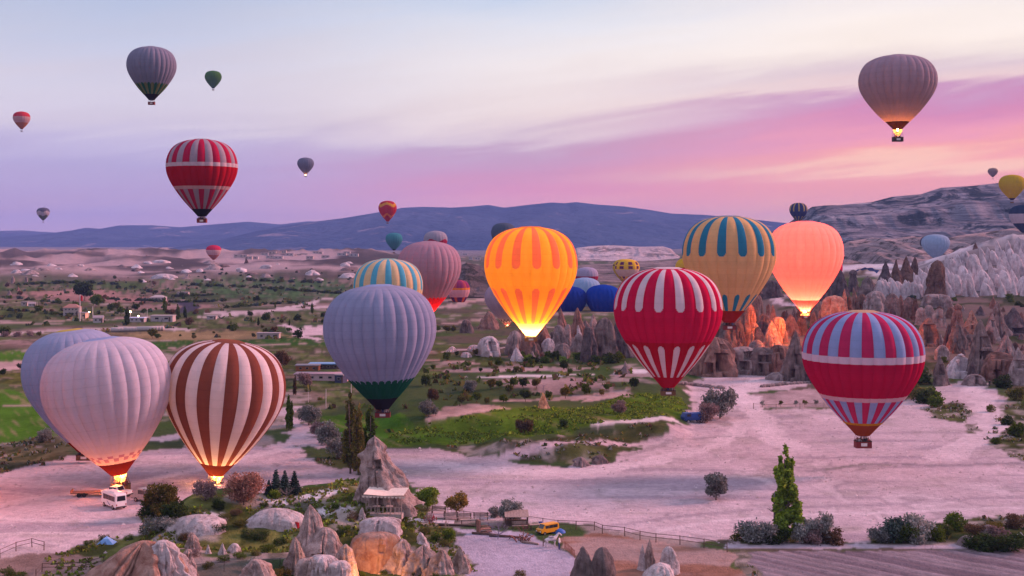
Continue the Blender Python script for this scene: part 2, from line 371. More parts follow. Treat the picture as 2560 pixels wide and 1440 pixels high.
zone('tuff_flat', WHITE, px_poly(pg(1150, 925 + 18, 1260, 938, 1500, 934, 1490, 938, 1260, 944)), .3, 1)
zone('dusty_plain', DUST, px_poly(pg(-60, 1200, 110, 1176, 200, 1150, 330, 1132, 480, 1118, 640, 1118, 730, 1108, 790, 1150, 880, 1172, 890, 1190, 780, 1216, 660, 1240, 420, 1250, 366, 1290, 380, 1335, 240, 1372, -60, 1400)), .12, 1.2)
zone('dusty_plain', DUST, px_poly(pg(960, 1132, 1010, 1120, 1080, 1118, 1120, 1132, 1240, 1148, 1350, 1164, 1440, 1168, 1520, 1160, 1560, 1128, 1640, 1090, 1720, 1062, 1735, 1020, 1720, 968, 1750, 940, 1860, 934, 2010, 946, 2030, 965, 1870, 985, 1880, 1022, 2040, 1022, 2110, 1025, 2200, 1020, 2270, 1004, 2330, 1050, 2420, 1090, 2500, 1118, 2640, 1160, 2640, 1290, 2400, 1300, 2330, 1340, 2300, 1362, 1830, 1362, 1640, 1340, 1500, 1322, 1330, 1300, 1080, 1298, 1030, 1240, 980, 1180)), .14, 1.2)
zone('dusty_plain', DUST, px_poly(pg(2260, 1010, 2290, 985, 2370, 960, 2440, 945, 2500, 985, 2520, 1010, 2480, 1060, 2460, 1100, 2560, 1130, 2500, 1140, 2420, 1110, 2330, 1060)), .14, 1.0)
zone('walled_garden', (0.36, 0.27, 0.27), px_poly(pg(1880, 988, 2030, 972, 2080, 990, 2110, 1018, 1885, 1020)), .5, .6)
zone('scrub_bank', OLIVE, px_poly(pg(1090, 1108, 1290, 1104, 1420, 1092, 1560, 1070, 1700, 1052, 1640, 1088, 1560, 1122, 1520, 1154, 1430, 1160, 1300, 1150, 1170, 1138)), .9, .8)
zone('scrub_bank', OLIVE, px_poly(pg(2300, 1018, 2390, 1004, 2440, 1022, 2400, 1058, 2330, 1044)), .7, .6)
zone('scrub_bank', OLIVE, px_poly(pg(2405, 1064, 2450, 1056, 2446, 1090, 2415, 1088)), .6, .5)
zone('scrub_bank', OLIVE, px_poly(pg(2490, 1020, 2640, 990, 2640, 1172, 2540, 1148, 2462, 1102, 2486, 1060)), .7, .8)
zone('yard', LILAC, px_poly(pg(1120, 1322, 1300, 1330, 1400, 1370, 1432, 1396, 1470, 1500, 1170, 1500, 1165, 1390)), .15, .5)
zone('paddock', BROWN, px_poly(pg(1400, 1345, 1500, 1335, 1640, 1352, 1822, 1378, 1862, 1455, 1880, 1500, 1470, 1500, 1430, 1392)), .45, .7)
zone('scrub_bank', (0.16, 0.14, 0.11), px_poly(pg(1826, 1378, 1856, 1378, 1960, 1500, 1890, 1500)), .7, .4)
zone('ploughed_field', (0.25, 0.205, 0.225), px_poly(pg(1858, 1380, 2440, 1376, 2640, 1372, 2640, 1500, 1965, 1500)), .25, .5)
zone('scrub_bank', OLIVE, px_poly(pg(2330, 1306, 2440, 1296, 2640, 1292, 2640, 1366, 2420, 1366, 2330, 1356)), .8, .8)
zone('scrub_bank', OLIVE, px_poly(pg(1850, 1340, 1960, 1320, 2060, 1328, 2110, 1358, 1850, 1360)), .6, .8)
zone('scrub_bank', OLIVE, px_poly(pg(2180, 1340, 2250, 1325, 2350, 1330, 2350, 1358, 2170, 1360)), .6, .8)
zone('hillside', (0.115, 0.125, 0.036), px_poly(pg(350, 1288, 420, 1272, 560, 1256, 650, 1240, 740, 1226, 830, 1212, 900, 1206, 1000, 1262, 1050, 1275, 1120, 1330, 1160, 1385, 1200, 1440, 1240, 1500, 100, 1500, 120, 1392, 240, 1352, 360, 1330)), .85, 1.0)
zone('sheepfold', (0.26, 0.19, 0.165), px_poly(pg(-60, 1400, 130, 1382, 250, 1392, 280, 1420, 240, 1500, -60, 1500)), .5, .7)
zone('scrub_bank', OLIVE, px_poly(pg(770, 1150, 830, 1140, 880, 1160, 870, 1176, 800, 1160)), .6, .5)
zone('scrub_bank', (0.12, 0.11, 0.06), px_poly(pg(-60, 1120, 130, 1090, 190, 1120, 150, 1158, 60, 1180, -60, 1196)), .8, .8)
for poly, c in ((pg(430, 1322, 480, 1292, 560, 1286, 570, 1298, 540, 1310, 450, 1330), WHITE), (pg(620, 1304, 690, 1272, 740, 1290, 740, 1312, 640, 1318), WHITE), (pg(740, 1244, 800, 1228, 880, 1222, 800, 1252), WHITE), (pg(790, 1268, 900, 1264, 880, 1272, 800, 1290), WHITE), (pg(640, 1256, 730, 1242, 700, 1262), WHITE)):
    zone('tuff_patch', c, px_poly(poly), .15, .5)
for pts, w, nm, c in (
    (pg(-60, 1200, 60, 1178, 150, 1158, 210, 1140), 5, 'dirt_track', DUST), (pg(690, 1126, 742, 1108, 756, 1088, 745, 1062, 736, 1044), [7, 6, 6, 4, 4], 'dirt_track', DUST),
    (pg(750, 1092, 790, 1110, 812, 1118), 4, 'dirt_track', DUST), (pg(690, 1040, 716, 1024, 760, 1014), 5, 'dirt_track', DUST),
    (pg(380, 1100, 440, 1090, 480, 1080), 6, 'dirt_track', DUST),
    (pg(740, 1184, 800, 1182, 880, 1172), 2.5, 'dirt_track', DUST),
    (pg(1810, 1366, 2000, 1368, 2200, 1367, 2440, 1366), 2.4, 'dirt_track', (0.44, 0.38, 0.42)),
    (pg(1990, 1130, 1920, 1080, 1880, 1024, 1862, 1000, 1850, 975, 1900, 950), 6, 'dirt_track', (0.63, 0.52, 0.54)), (pg(2340, 1150, 2450, 1096, 2482, 1062, 2470, 1020, 2440, 985, 2440, 950), 6, 'dirt_track', (0.62, 0.51, 0.53)), (pg(1020, 1150, 1160, 1172, 1330, 1180, 1500, 1176, 1640, 1150, 1800, 1110, 1880, 1050), 5, 'dirt_track', (0.62, 0.51, 0.53)), (pg(1020, 1192, 1200, 1200, 1420, 1204, 1600, 1190), 2, 'dirt_track', (0.38, 0.31, 0.34)), (pg(2020, 1180, 2120, 1166, 2220, 1158, 2330, 1164, 2560, 1158), 2.0, 'dirt_track', (0.32, 0.27, 0.29)), (pg(2060, 1174, 2160, 1160, 2240, 1164), 1.2, 'dirt_track', (0.25, 0.23, 0.21)), (pg(1500, 1320, 1700, 1290, 1900, 1272, 2200, 1262, 2560, 1240), 1.6, 'dirt_track', (0.42, 0.34, 0.37)), (pg(1640, 1330, 1800, 1300, 2100, 1284, 2560, 1268), 1.2, 'dirt_track', (0.62, 0.52, 0.54)), (pg(0, 1262, 120, 1240, 260, 1226, 420, 1190, 600, 1150, 720, 1120), 3, 'dirt_track', (0.60, 0.49, 0.51)), (pg(1560, 1140, 1680, 1100, 1800, 1090, 1900, 1096), 1.5, 'dirt_track', (0.36, 0.3, 0.31)),
    (pg(-60, 812, 100, 804, 200, 800, 420, 790), 6, 'dirt_track', PINK), (pg(-60, 838, 150, 826, 400, 818, 470, 826), 12, 'dirt_track', (0.4, 0.33, 0.33)),
    (pg(490, 795, 600, 786, 680, 776, 740, 766, 800, 748, 880, 745), 8, 'dirt_track', (0.48, 0.4, 0.41)), (pg(520, 782, 640, 780, 760, 770, 850, 764), 16, 'dirt_track', (0.45, 0.37, 0.38)),
    (pg(700, 812, 740, 826, 760, 840, 800, 850), 5, 'dirt_track', DUST), (pg(775, 838, 785, 825, 805, 815), 14, 'dirt_track', DUST),
    (pg(420, 869, 600, 864, 800, 861), 4, 'dirt_track', PINK), (pg(130, 905, 60, 905, -60, 904), 3, 'dirt_track', PINK),
    (pg(-60, 1012, 60, 1014, 110, 1012), 1.2, 'dirt_track', PINK),
    (pg(1100, 770, 1180, 752, 1240, 740), 8, 'dirt_track', PINK), (pg(1090, 810, 1200, 800, 1300, 790), 5, 'dirt_track', PINK), (pg(1080, 756, 1160, 748, 1250, 744), 5, 'dirt_track', PINK),
    (pg(1900, 730, 1950, 738, 1940, 752, 1990, 765), 5, 'dirt_track', DUST), (pg(1960, 742, 2020, 735, 2080, 742), 4, 'dirt_track', DUST),
    (pg(1100, 880, 1180, 872, 1280, 868), 3, 'dirt_track', DUST), (pg(1060, 900, 1160, 905, 1200, 912), 3, 'dirt_track', PINK),
    (pg(1240, 1150, 1480, 1106, 1660, 1094), 3, 'dirt_track', DUST), (pg(1480, 1062, 1600, 1052, 1700, 1056), 4, 'dirt_track', WHITE)):
    zone(nm, c, stroke(pts, w), .15, min(1.0, (w if not isinstance(w, list) else w[0]) * .15))
zone('road', (0.055, 0.055, 0.075), stroke(pg(438, 752, 460, 757, 478, 765, 470, 778, 440, 784), [12, 12, 11, 9, 8]), 0.05, .2)

nrow1, nrow2, ncol = 470, 70, 1150
ys = np.concatenate([1 / np.linspace(1 / 84.0, 1 / 1500.0, nrow1), np.geomspace(1500, 11500, nrow2 + 1)[1:]])
us = np.linspace(-0.62, 0.62, ncol)
UU, YY = np.meshgrid(us, ys); XX = UU * YY
ZZ = Hgt(XX, YY)
# plain ground colour: parcels of scrub, grass and pale soil
q = fbm2(XX / 60, YY / 60, 5, 21); q2 = fbm2(XX / 17, YY / 20, 4, 22); q3 = fbm2(XX / 150, YY / 240, 3, 23); q4 = fbm2(XX / 5.0, YY / 7.0, 3, 25)
def mixc(a, b, f): return np.asarray(a, float) * (1 - f[..., None]) + np.asarray(b, float) * f[..., None]
C = np.zeros(XX.shape + (3,)) + np.asarray(SCRUB)
C = mixc(C, (0.085, 0.11, 0.036), ss(.42, .52, q2))
C = mixc(C, SOIL, ss(.54, .62, q))
C = mixc(C, (0.045, 0.085, 0.022), ss(.47, .53, q3) * ss(.42, .5, q) * .9)
C = mixc(C, (0.40, 0.31, 0.31), ss(.60, .66, q2) * 0.7)
C = mixc(C, (0.045, 0.06, 0.035), ss(.60, .68, q4) * 0.65)
left = 1 - ss(-0.14, 0.02, UU)
bad = bump1(YY, 1050, 1350, 2500, 2900) * left
C = mixc(C, mixc(np.zeros_like(C) + np.asarray((0.07, 0.062, 0.058)), (0.36, 0.28, 0.28), ss(.46, .60, fbm2(XX / 70, YY / 120, 6, 31))), bad)
far = bump1(YY, 620, 800, 1100, 1350) * (1 - ss(0.0, 0.1, UU))
C = mixc(C, mixc(np.zeros_like(C) + np.asarray((0.035, 0.06, 0.03)), (0.10, 0.09, 0.06), ss(.45, .6, q)), far * ss(.35, .55, q3) * .8)
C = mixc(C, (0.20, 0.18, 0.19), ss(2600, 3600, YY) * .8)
rid = ss(0.29, 0.33, UU) * bump1(YY, 590, 620, 850, 1000)
C = mixc(C, (0.17, 0.15, 0.155), rid * .9)  # darker ground between the chalk lobes paints the shade of their gaps
rcl = ss(0.13, 0.17, UU) * bump1(YY, 350, 380, 600, 640)
C = mixc(C, mixc(np.zeros_like(C) + np.asarray((0.17, 0.125, 0.115)), (0.035, 0.045, 0.018), ss(.5, .56, q2)), rcl * .85)
flat_r = ss(0.2, 0.26, UU) * bump1(YY, 760, 860, 1100, 1300)
C = mixc(C, (0.56, 0.52, 0.55), flat_r * ss(.42, .5, q2))
ID = np.zeros(XX.shape, np.int32)
wx = (fbm2(XX / 4, YY / 4, 4, 41) - .5) * 2; wy = (fbm2(XX / 4, YY / 4, 4, 42) - .5) * 2
def inside(poly, x, y):
    r = np.zeros(x.shape, bool); n = len(poly); j = n - 1
    for i in range(n):
        xi, yi = poly[i]; xj, yj = poly[j]
        if yi != yj: r ^= ((yi > y) != (yj > y)) & (x < (xj - xi) * (y - yi) / (yj - yi) + xi)
        j = i
    return r
for k, (nm, c, poly, mot, wob) in enumerate(Z):
    px_ = np.array([p[0] for p in poly]); py_ = np.array([p[1] for p in poly])
    r0 = max(0, np.searchsorted(ys, py_.min() - 3 * wob) - 1); r1 = np.searchsorted(ys, py_.max() + 3 * wob) + 1
    if r1 - r0 < 1: continue
    sl = slice(r0, r1)
    sc_ = wob * (1 + YY[sl] / 400)
    ins = inside(poly, XX[sl] + wx[sl] * sc_ * 2, YY[sl] + wy[sl] * sc_ * 2)
    X_, Y_ = XX[sl], YY[sl]
    cc = np.zeros(X_.shape + (3,)) + np.asarray(c)
    g1 = fbm2(X_ / 6.5, Y_ / 9, 4, 51 + k)[..., None]; g2 = fbm2(X_ / 1.6, Y_ / 2.2, 3, 52)[..., None]
    cc = cc * (1 + mot * (g1 - .5) * 2.2) * (1 + mot * 0.8 * (g2 - .5))
    if nm == 'dusty_plain':
        f = ss(.56, .72, fbm2(X_ / 9, Y_ / 4, 5, 60)); cc = mixc(cc, (0.33, 0.29, 0.26), f * .5)
        f = ss(.55, .7, fbm2(X_ / 30, Y_ / 3.2, 4, 61)); cc = mixc(cc, (0.34, 0.28, 0.32), f * .75)
        nn = fbm2(X_ / 42 + .3 * Y_ / 42, Y_ / 30, 3, 68) * 9; tr1 = np.abs(nn - np.round(nn)); ww = 1.6 / 42 * 2.2     # wheel tracks that wander over the dust
        br = ss(.42, .6, fbm2(X_ / 25, Y_ / 25, 2, 69))
        cc = mixc(cc, (0.60, 0.50, 0.52), (1 - ss(ww * .7, ww * 1.6, tr1)) * .8 * br); cc = mixc(cc, (0.30, 0.25, 0.27), (1 - ss(0, ww * .45, np.abs(tr1 - ww * 1.6))) * .65 * br)
        f = ss(.60, .74, fbm2(X_ / 2.0, Y_ / 2.6, 4, 70)); cc = mixc(cc, (0.27, 0.235, 0.215), f * .45 * ss(.4, .6, fbm2(X_ / 18, Y_ / 18, 2, 75)))
    if nm == 'green_field':
        st = ss(.62, .74, fbm2((X_ + Y_ * .55) / 1.3, (Y_ - X_ * .3) / 16, 4, 62)); cc = mixc(cc, (0.26, 0.2, 0.12), st * .6)
    if nm in ('scrub_bank', 'hillside', 'meadow'):
        f = ss(.55, .68, fbm2(X_ / 5, Y_ / 6, 4, 63)); cc = mixc(cc, (0.42, 0.36, 0.34) if nm != 'meadow' else SOIL, f * .7)
        f = ss(.55, .66, fbm2(X_ / 2.2, Y_ / 3, 3, 64)); cc = mixc(cc, (0.03, 0.042, 0.014), f * .7)
    if nm == 'ploughed_field':
        row = (X_ + 1.02 * (Y_ - 150)) ; ph = np.sin(row * 2.2 + 2 * fbm2(X_ / 5, Y_ / 5, 2, 65))
        cc = cc * (1 + .22 * ph[..., None]); f = ss(.56, .66, fbm2(row / 3.5, Y_ / 30, 3, 66)); cc = mixc(cc, (0.13, 0.10, 0.12), f * .7)
        ZZ[sl] = np.where(ins, ZZ[sl] + .09 * ph, ZZ[sl])
    if nm == 'paddock':
        f = ss(.45, .62, fbm2(X_ / 12, Y_ / 3, 4, 67)); cc = mixc(cc, (0.40, 0.30, 0.28), f * .7)
    C[sl] = np.where(ins[..., None], cc, C[sl]); ID[sl] = np.where(ins, k + 1, ID[sl])
C = np.clip(C, 0.01, 0.9)
for _ in range(1):      # soften the seams a little
    C[1:-1, 1:-1] = (C[1:-1, 1:-1] * 4 + C[:-2, 1:-1] + C[2:, 1:-1] + C[1:-1, :-2] + C[1:-1, 2:]) / 8

def terrainmat():
    m, t, o = newmat('ground'); a = t.nodes.new('ShaderNodeVertexColor'); a.layer_name = 'Col'
    n_a = noise(t, 0.9, 6, 0.65); n_b = noise(t, 0.12, 5, 0.6)
    v = M(t, 'ADD', 0.30, M(t, 'ADD', M(t, 'MULTIPLY', n_a, 0.95), M(t, 'MULTIPLY', n_b, 0.45)))
    hsv = t.nodes.new('ShaderNodeHueSaturation'); t.links.new(a.outputs[0], hsv.inputs['Color']); t.links.new(v, hsv.inputs['Value'])
    d = t.nodes.new('ShaderNodeBsdfDiffuse'); d.inputs['Roughness'].default_value = 0.5; t.links.new(hsv.outputs[0], d.inputs[0])
    t.links.new(bumpn(t, M(t, 'ADD', n_a, noise(t, 3.2, 4)), 0.6, 0.35), d.inputs['Normal'])
    t.links.new(d.outputs[0], o.inputs[0]); return m
TM = terrainmat()
nr = len(ys)
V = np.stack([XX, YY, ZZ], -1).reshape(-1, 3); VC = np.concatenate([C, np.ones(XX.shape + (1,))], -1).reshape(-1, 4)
idx = np.arange(nr * ncol).reshape(nr, ncol)
QF = np.stack([idx[:-1, :-1], idx[:-1, 1:], idx[1:, 1:], idx[1:, :-1]], -1).reshape(-1, 4)
FID = ID[:-1, :-1].reshape(-1)
def piece(name, sel):
    f = QF[sel]
    if len(f) == 0: return
    u_, inv = np.unique(f.ravel(), return_inverse=True)
    me = mesh(name, V[u_], inv.reshape(-1, 4), [TM])
    at_ = me.color_attributes.new('Col', 'FLOAT_COLOR', 'POINT'); at_.data.foreach_set('color', VC[u_].astype(np.float32).ravel())
    return tag(ob(name, me), kind='structure')
piece('ground', FID == 0)
for k, zz_ in enumerate(Z): piece(zz_[0], FID == k + 1)
# the valley floor goes on all round below the camera and beyond the fields
base_v = [(-13000, -3000, -6), (13000, -3000, -6), (13000, 13500, -6), (-13000, 13500, -6)]
me = mesh('valley_floor', base_v, [(0, 1, 2, 3)], [TM]); ca = me.color_attributes.new('Col', 'FLOAT_COLOR', 'POINT')
ca.data.foreach_set('color', np.tile(np.array(SCRUB + (1.0,), np.float32), 4)); tag(ob('valley_floor', me), kind='structure')

# ------------------------------------------------------------------ mountains and cliffs
def interp(pts, x): return np.interp(x, [p[0] for p in pts], [p[1] for p in pts])
def ridge(name, prof, d_top, d_base, z_base, mat, back=1500, nu=500, nv=70, gul=0.30, seed=0, shape=1.2, x0=-400, x1=2960, terr=None, gw=380):
    pxs = np.linspace(x0, x1, nu); yt = interp(prof, pxs); top = CH + (HY - yt) / F * d_top
    t = np.concatenate([np.linspace(0, 1, nv), 1 + np.linspace(0, 1, 12)[1:] * .6]); PX, T = np.meshgrid(pxs, t)
    Dd = np.where(T <= 1, d_base + (d_top - d_base) * T, d_top + back * (T - 1) / .6)
    Xw = (PX - CX) / F * (d_top * .5 + Dd * .5); s = np.clip(T, 0, 1)
    hz = s ** shape if terr is None else terr(s, Xw)
    g = ridged(Xw / gw + .5 * fbm2(Xw / gw, T * 3, 3, seed + 2), T * 1.6, 5, seed) - .62
    amp = gul * (s * (1 - s) * 4) ** .8
    Zt = z_base + (top[None, :] - z_base) * np.where(T <= 1, np.clip(hz + amp * g, -.05, 1.0), 1 - (T - 1) * 1.0)
    vv = np.stack([Xw, Dd, Zt], -1).reshape(-1, 3); n0, n1_ = Xw.shape; ii = np.arange(n0 * n1_).reshape(n0, n1_)
    ff = np.stack([ii[:-1, :-1], ii[:-1, 1:], ii[1:, 1:], ii[1:, :-1]], -1).reshape(-1, 4)
    return tag(ob(name, mesh(name, vv, ff, [mat])), kind='structure')
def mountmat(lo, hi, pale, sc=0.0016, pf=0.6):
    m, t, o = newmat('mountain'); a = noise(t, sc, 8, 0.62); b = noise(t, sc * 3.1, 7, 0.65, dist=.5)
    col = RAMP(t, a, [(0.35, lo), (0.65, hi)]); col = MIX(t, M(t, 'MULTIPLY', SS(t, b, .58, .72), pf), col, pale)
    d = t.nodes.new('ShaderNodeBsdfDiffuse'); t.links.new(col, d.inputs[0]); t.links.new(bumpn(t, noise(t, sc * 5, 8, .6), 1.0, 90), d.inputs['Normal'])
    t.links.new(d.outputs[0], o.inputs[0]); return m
MM = mountmat((0.02, 0.055, 0.12), (0.05, 0.09, 0.16), (0.34, 0.29, 0.33), .0011, .8)  # part of the blue distance haze is painted into these slope colours
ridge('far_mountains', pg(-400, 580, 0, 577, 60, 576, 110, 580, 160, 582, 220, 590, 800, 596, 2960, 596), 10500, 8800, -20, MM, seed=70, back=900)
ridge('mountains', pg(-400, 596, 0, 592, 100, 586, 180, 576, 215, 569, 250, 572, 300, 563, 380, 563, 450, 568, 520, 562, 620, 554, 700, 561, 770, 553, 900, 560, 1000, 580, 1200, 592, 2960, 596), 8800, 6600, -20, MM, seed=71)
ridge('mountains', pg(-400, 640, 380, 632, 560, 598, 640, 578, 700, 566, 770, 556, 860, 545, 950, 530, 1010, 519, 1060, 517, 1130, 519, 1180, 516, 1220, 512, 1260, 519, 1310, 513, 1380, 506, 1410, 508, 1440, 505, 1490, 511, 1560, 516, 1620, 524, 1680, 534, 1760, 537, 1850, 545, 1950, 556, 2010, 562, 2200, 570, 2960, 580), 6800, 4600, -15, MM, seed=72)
def cliffmat(lo, hi, band, green, sc=0.012):
    m, t, o = newmat('cliff'); tcn = t.nodes.new('ShaderNodeTexCoord'); sp = t.nodes.new('ShaderNodeSeparateXYZ'); t.links.new(tcn.outputs['Object'], sp.inputs[0])
    cb2 = t.nodes.new('ShaderNodeCombineXYZ')
    for i, f_ in enumerate((0.06, 0.06, 1.0)): t.links.new(M(t, 'MULTIPLY', sp.outputs[i], f_), cb2.inputs[i])
    s2 = noise(t, 0.22, 7, .75, vec=cb2.outputs[0]); a = noise(t, sc, 9, .72, dist=.9)
    col = RAMP(t, s2, [(0.32, lo), (0.5, band), (0.66, hi)])
    col = MIX(t, SS(t, a, .51, .59), col, green)
    d = t.nodes.new('ShaderNodeBsdfDiffuse'); t.links.new(col, d.inputs[0])
    t.links.new(bumpn(t, M(t, 'ADD', M(t, 'MULTIPLY', s2, 1.2), noise(t, sc * 6, 7, .65)), 1.0, 6), d.inputs['Normal'])
    t.links.new(d.outputs[0], o.inputs[0]); return m
CM = cliffmat((0.075, 0.08, 0.10), (0.38, 0.37, 0.42), (0.17, 0.175, 0.21), (0.03, 0.048, 0.06))
def mesa_shape(s, x):
    w = .06 * (fbm2(x / 120, s * 2, 3, 80) - .5)
    return .30 * ss(0, .42, s) + .12 * ss(.42, .5, s + w) + .10 * ss(.5, .64, s) + .22 * ss(.66, .72, s + w) + .06 * ss(.72, .84, s) + .20 * ss(.86, .99, s + w * .5)
ridge('mesa', pg(1880, 600, 1960, 566, 2004, 534, 2030, 517, 2060, 514, 2100, 513, 2180, 505, 2230, 492, 2300, 486, 2350, 470, 2420, 466, 2480, 460, 2560, 447, 2700, 438, 2960, 432), 1750, 1020, 8, CM, seed=81, nu=520, nv=150, gul=.10, x0=1880, x1=2960, terr=mesa_shape, back=500, gw=26)
FM = cliffmat((0.24, 0.19, 0.19), (0.50, 0.42, 0.43), (0.36, 0.29, 0.29), (0.12, 0.11, 0.10), .03)
ridge('foothills', pg(1990, 640, 2080, 628, 2120, 604, 2180, 594, 2230, 598, 2280, 590, 2330, 606, 2400, 588, 2470, 580, 2560, 566, 2960, 560), 1180, 900, 15, FM, seed=83, nu=420, nv=70, gul=.55, x0=1985, x1=2960, back=200, gw=16, shape=.9)
WM = cliffmat((0.36, 0.31, 0.33), (0.60, 0.54, 0.56), (0.46, 0.40, 0.42), (0.2, 0.18, 0.17), .02)
ridge('white_cliffs', pg(1380, 655, 1425, 640, 1440, 620, 1480, 615, 1530, 613, 1600, 617, 1655, 616, 1675, 622, 1690, 636, 1715, 652), 2600, 2350, 0, WM, seed=84, nu=200, nv=50, gul=.4, x0=1380, x1=1715, back=150, gw=40, terr=lambda s, x: .45 * ss(0, .6, s) + .55 * ss(.6, .9, s))
DM = cliffmat((0.10, 0.085, 0.085), (0.20, 0.17, 0.165), (0.14, 0.12, 0.12), (0.06, 0.06, 0.05), .05)
ridge('dark_hill', pg(1080, 730, 1130, 690, 1150, 664, 1168, 656, 1185, 660, 1210, 668, 1260, 690, 1330, 735), 950, 860, 0, DM, seed=85, nu=120, nv=50, gul=.4, x0=1080, x1=1330, back=80, gw=14)
ridge('scrub_hill', pg(1380, 680, 1450, 662, 1560, 658, 1700, 648, 1760, 640, 1840, 655, 1930, 690), 1500, 1150, -2, cliffmat((0.12, 0.1, 0.1), (0.34, 0.28, 0.28), (0.2, 0.17, 0.17), (0.07, 0.075, 0.06), .02), seed=86, nu=200, nv=50, gul=.5, x0=1380, x1=1930, back=300, gw=60)
# ------------------------------------------------------------------ rocks
GREY = rockmat((0.10, 0.076, 0.073), (0.27, 0.21, 0.20)); PALE = rockmat((0.18, 0.14, 0.138), (0.42, 0.345, 0.335)); ROSE = rockmat((0.165, 0.088, 0.07), (0.35, 0.21, 0.175)); CHALK = rockmat((0.42, 0.365, 0.39), (0.66, 0.60, 0.62), stain=(0.17, 0.15, 0.16))
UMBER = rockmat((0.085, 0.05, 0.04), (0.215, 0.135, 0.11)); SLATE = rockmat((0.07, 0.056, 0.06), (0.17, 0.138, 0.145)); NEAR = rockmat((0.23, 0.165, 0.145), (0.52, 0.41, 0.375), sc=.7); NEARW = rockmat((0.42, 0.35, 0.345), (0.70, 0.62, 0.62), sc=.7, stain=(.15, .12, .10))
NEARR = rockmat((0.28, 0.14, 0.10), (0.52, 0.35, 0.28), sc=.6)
TONE = dict(grey=GREY, pale=PALE, rose=ROSE, chalk=CHALK, umber=UMBER, slate=SLATE, near=NEAR, nearw=NEARW, nearr=NEARR)
def rock_profile(kind, t):
    if kind == 'cone': return np.clip(1 - t, 0, 1) ** .82 * .93 + .07 * np.sqrt(np.clip(1 - t ** 6, 0, 1))
    if kind == 'tent': return (np.clip(1 - t, 0, 1) ** 1.0) * .97 + .03 * np.sqrt(np.clip(1 - t ** 8, 0, 1))
    if kind == 'dome': return np.sqrt(np.clip(1 - t ** 2.2, 0, 1))
    if kind == 'pillar': return (1 - .42 * t) * np.clip(1 - t ** 7, 0, 1) ** .5
    if kind == 'cap': return np.where(t < .78, 1 - .62 * t / .78 - .08 * np.exp(-((t - .78) / .06) ** 2), 0) + np.where(t >= .78, (.56 + .1 * np.sin((t - .78) / .22 * pi)) * np.sqrt(np.clip((1 - t) / .22, 0, 1)), 0)
    if kind == 'block': return (1 - .16 * t) * np.clip(1 - t ** 12, 0, 1) ** .5
    if kind == 'wave': return np.clip(1 - t, 0, 1) ** .62
    return 1 - t
def rock_mesh(name, r, h, kind='cone', seed=0, ry=1.0, lean=(0, 0), rough=.2, nu=44, nv=34, mat=GREY, holes=(), sink=.8, smooth=True):
    t = np.linspace(0, 1, nv) ** .9; A = np.linspace(0, 2 * pi, nu, endpoint=False); AA, T = np.meshgrid(A, t)
    rad = rock_profile(kind, T) * r
    zz = T * (h + sink) - sink
    dx, dy = np.cos(AA), np.sin(AA); s = 2.4 / max(r, .5)
    nz = fbm3(dx * rad * s * .5 + seed * 9.1, dy * rad * s * .5, zz * s * .28, 4, seed) - .5
    q1 = fbm3(dx * 1.5 + seed, dy * 1.5 - seed, T * 1.1 + 3, 3, seed + 5); gul = q1 - .5     # hollows and ribs that run down the sides
    rib = 1 - np.abs(2 * fbm3(dx * 2.1 + seed * 3, dy * 2.1, T * 1.3 * h / max(r, .5) * .35 + 1, 3, seed + 9) - 1)      # sharp crests
    ck = np.abs(fbm3(dx * 2.6 + seed * 2.3, dy * 2.6 + 5, T * .5 * h / max(r, .5) * .4, 2, seed + 21) - .5)           # narrow cracks
    ledge = vn2(zz * s * .9 + seed, AA * 0 + seed, seed + 31) - .5
    rad = rad * (1 + rough * (3.0 * nz + 5.0 * gul + 1.6 * (rib - .75) + .5 * ledge) - np.minimum(.3, rough * 1.5) * np.exp(-(ck / .03) ** 2) * (T > .02))
    cell = fbm3(dx * rad * s * 1.6 + seed, dy * rad * s * 1.6, zz * s * 1.6, 2, seed + 41) - .5
    rad = rad + r * rough * .8 * cell
    rad = np.maximum(rad, 0.02 * r)
    for (ang, tz, w, hh, dep) in holes:      # carved openings, pressed into the rock
        az = (AA - (R(ang) - pi / 2) + pi) % (2 * pi) - pi
        inn = (np.abs(az * rad) < w / 2) & (np.abs(zz - tz) < hh / 2)
        rad = np.where(inn, np.maximum(rad - dep, .05), rad)
    tip = ss(.0, 1, T)
    x = rad * dx + lean[0] * T ** 1.4 * h + r * .12 * (vn2(T * 3 + seed, T * 0 + 1.5, seed) - .5) * tip; y = rad * dy * ry + lean[1] * T * h
    v = np.stack([x, y, zz], -1).reshape(-1, 3); ii = np.arange(nu * nv).reshape(nv, nu); jj = np.roll(ii, -1, 1)
    f = np.stack([ii[:-1], jj[:-1], jj[1:], ii[1:]], -1).reshape(-1, 4)
    v = np.concatenate([v, [[x[-1].mean(), y[-1].mean(), zz[-1, 0] + .01 * h]]])
    faces = [tuple(q) for q in f] + [(int(ii[-1, k]), int(jj[-1, k]), nu * nv) for k in range(nu)]
    return mesh(name, v, faces, [mat], smooth=smooth)
_rs = [100]
def rock(px, yt, yb, w, kind='cone', tone='grey', label=None, group=None, name='fairy_chimney', cat='rock', d=None, **kw):
    _rs[0] += 1
    g = ground(px, yb) if d is None else at(px, yb, d)
    m = g.y / F; h = (yb - yt) * m; r = w * m / 2
    kw.setdefault('seed', _rs[0])
    return tag(ob(name, rock_mesh(name, r, h, kind, mat=TONE[tone], **kw), None, g), label, cat, group)

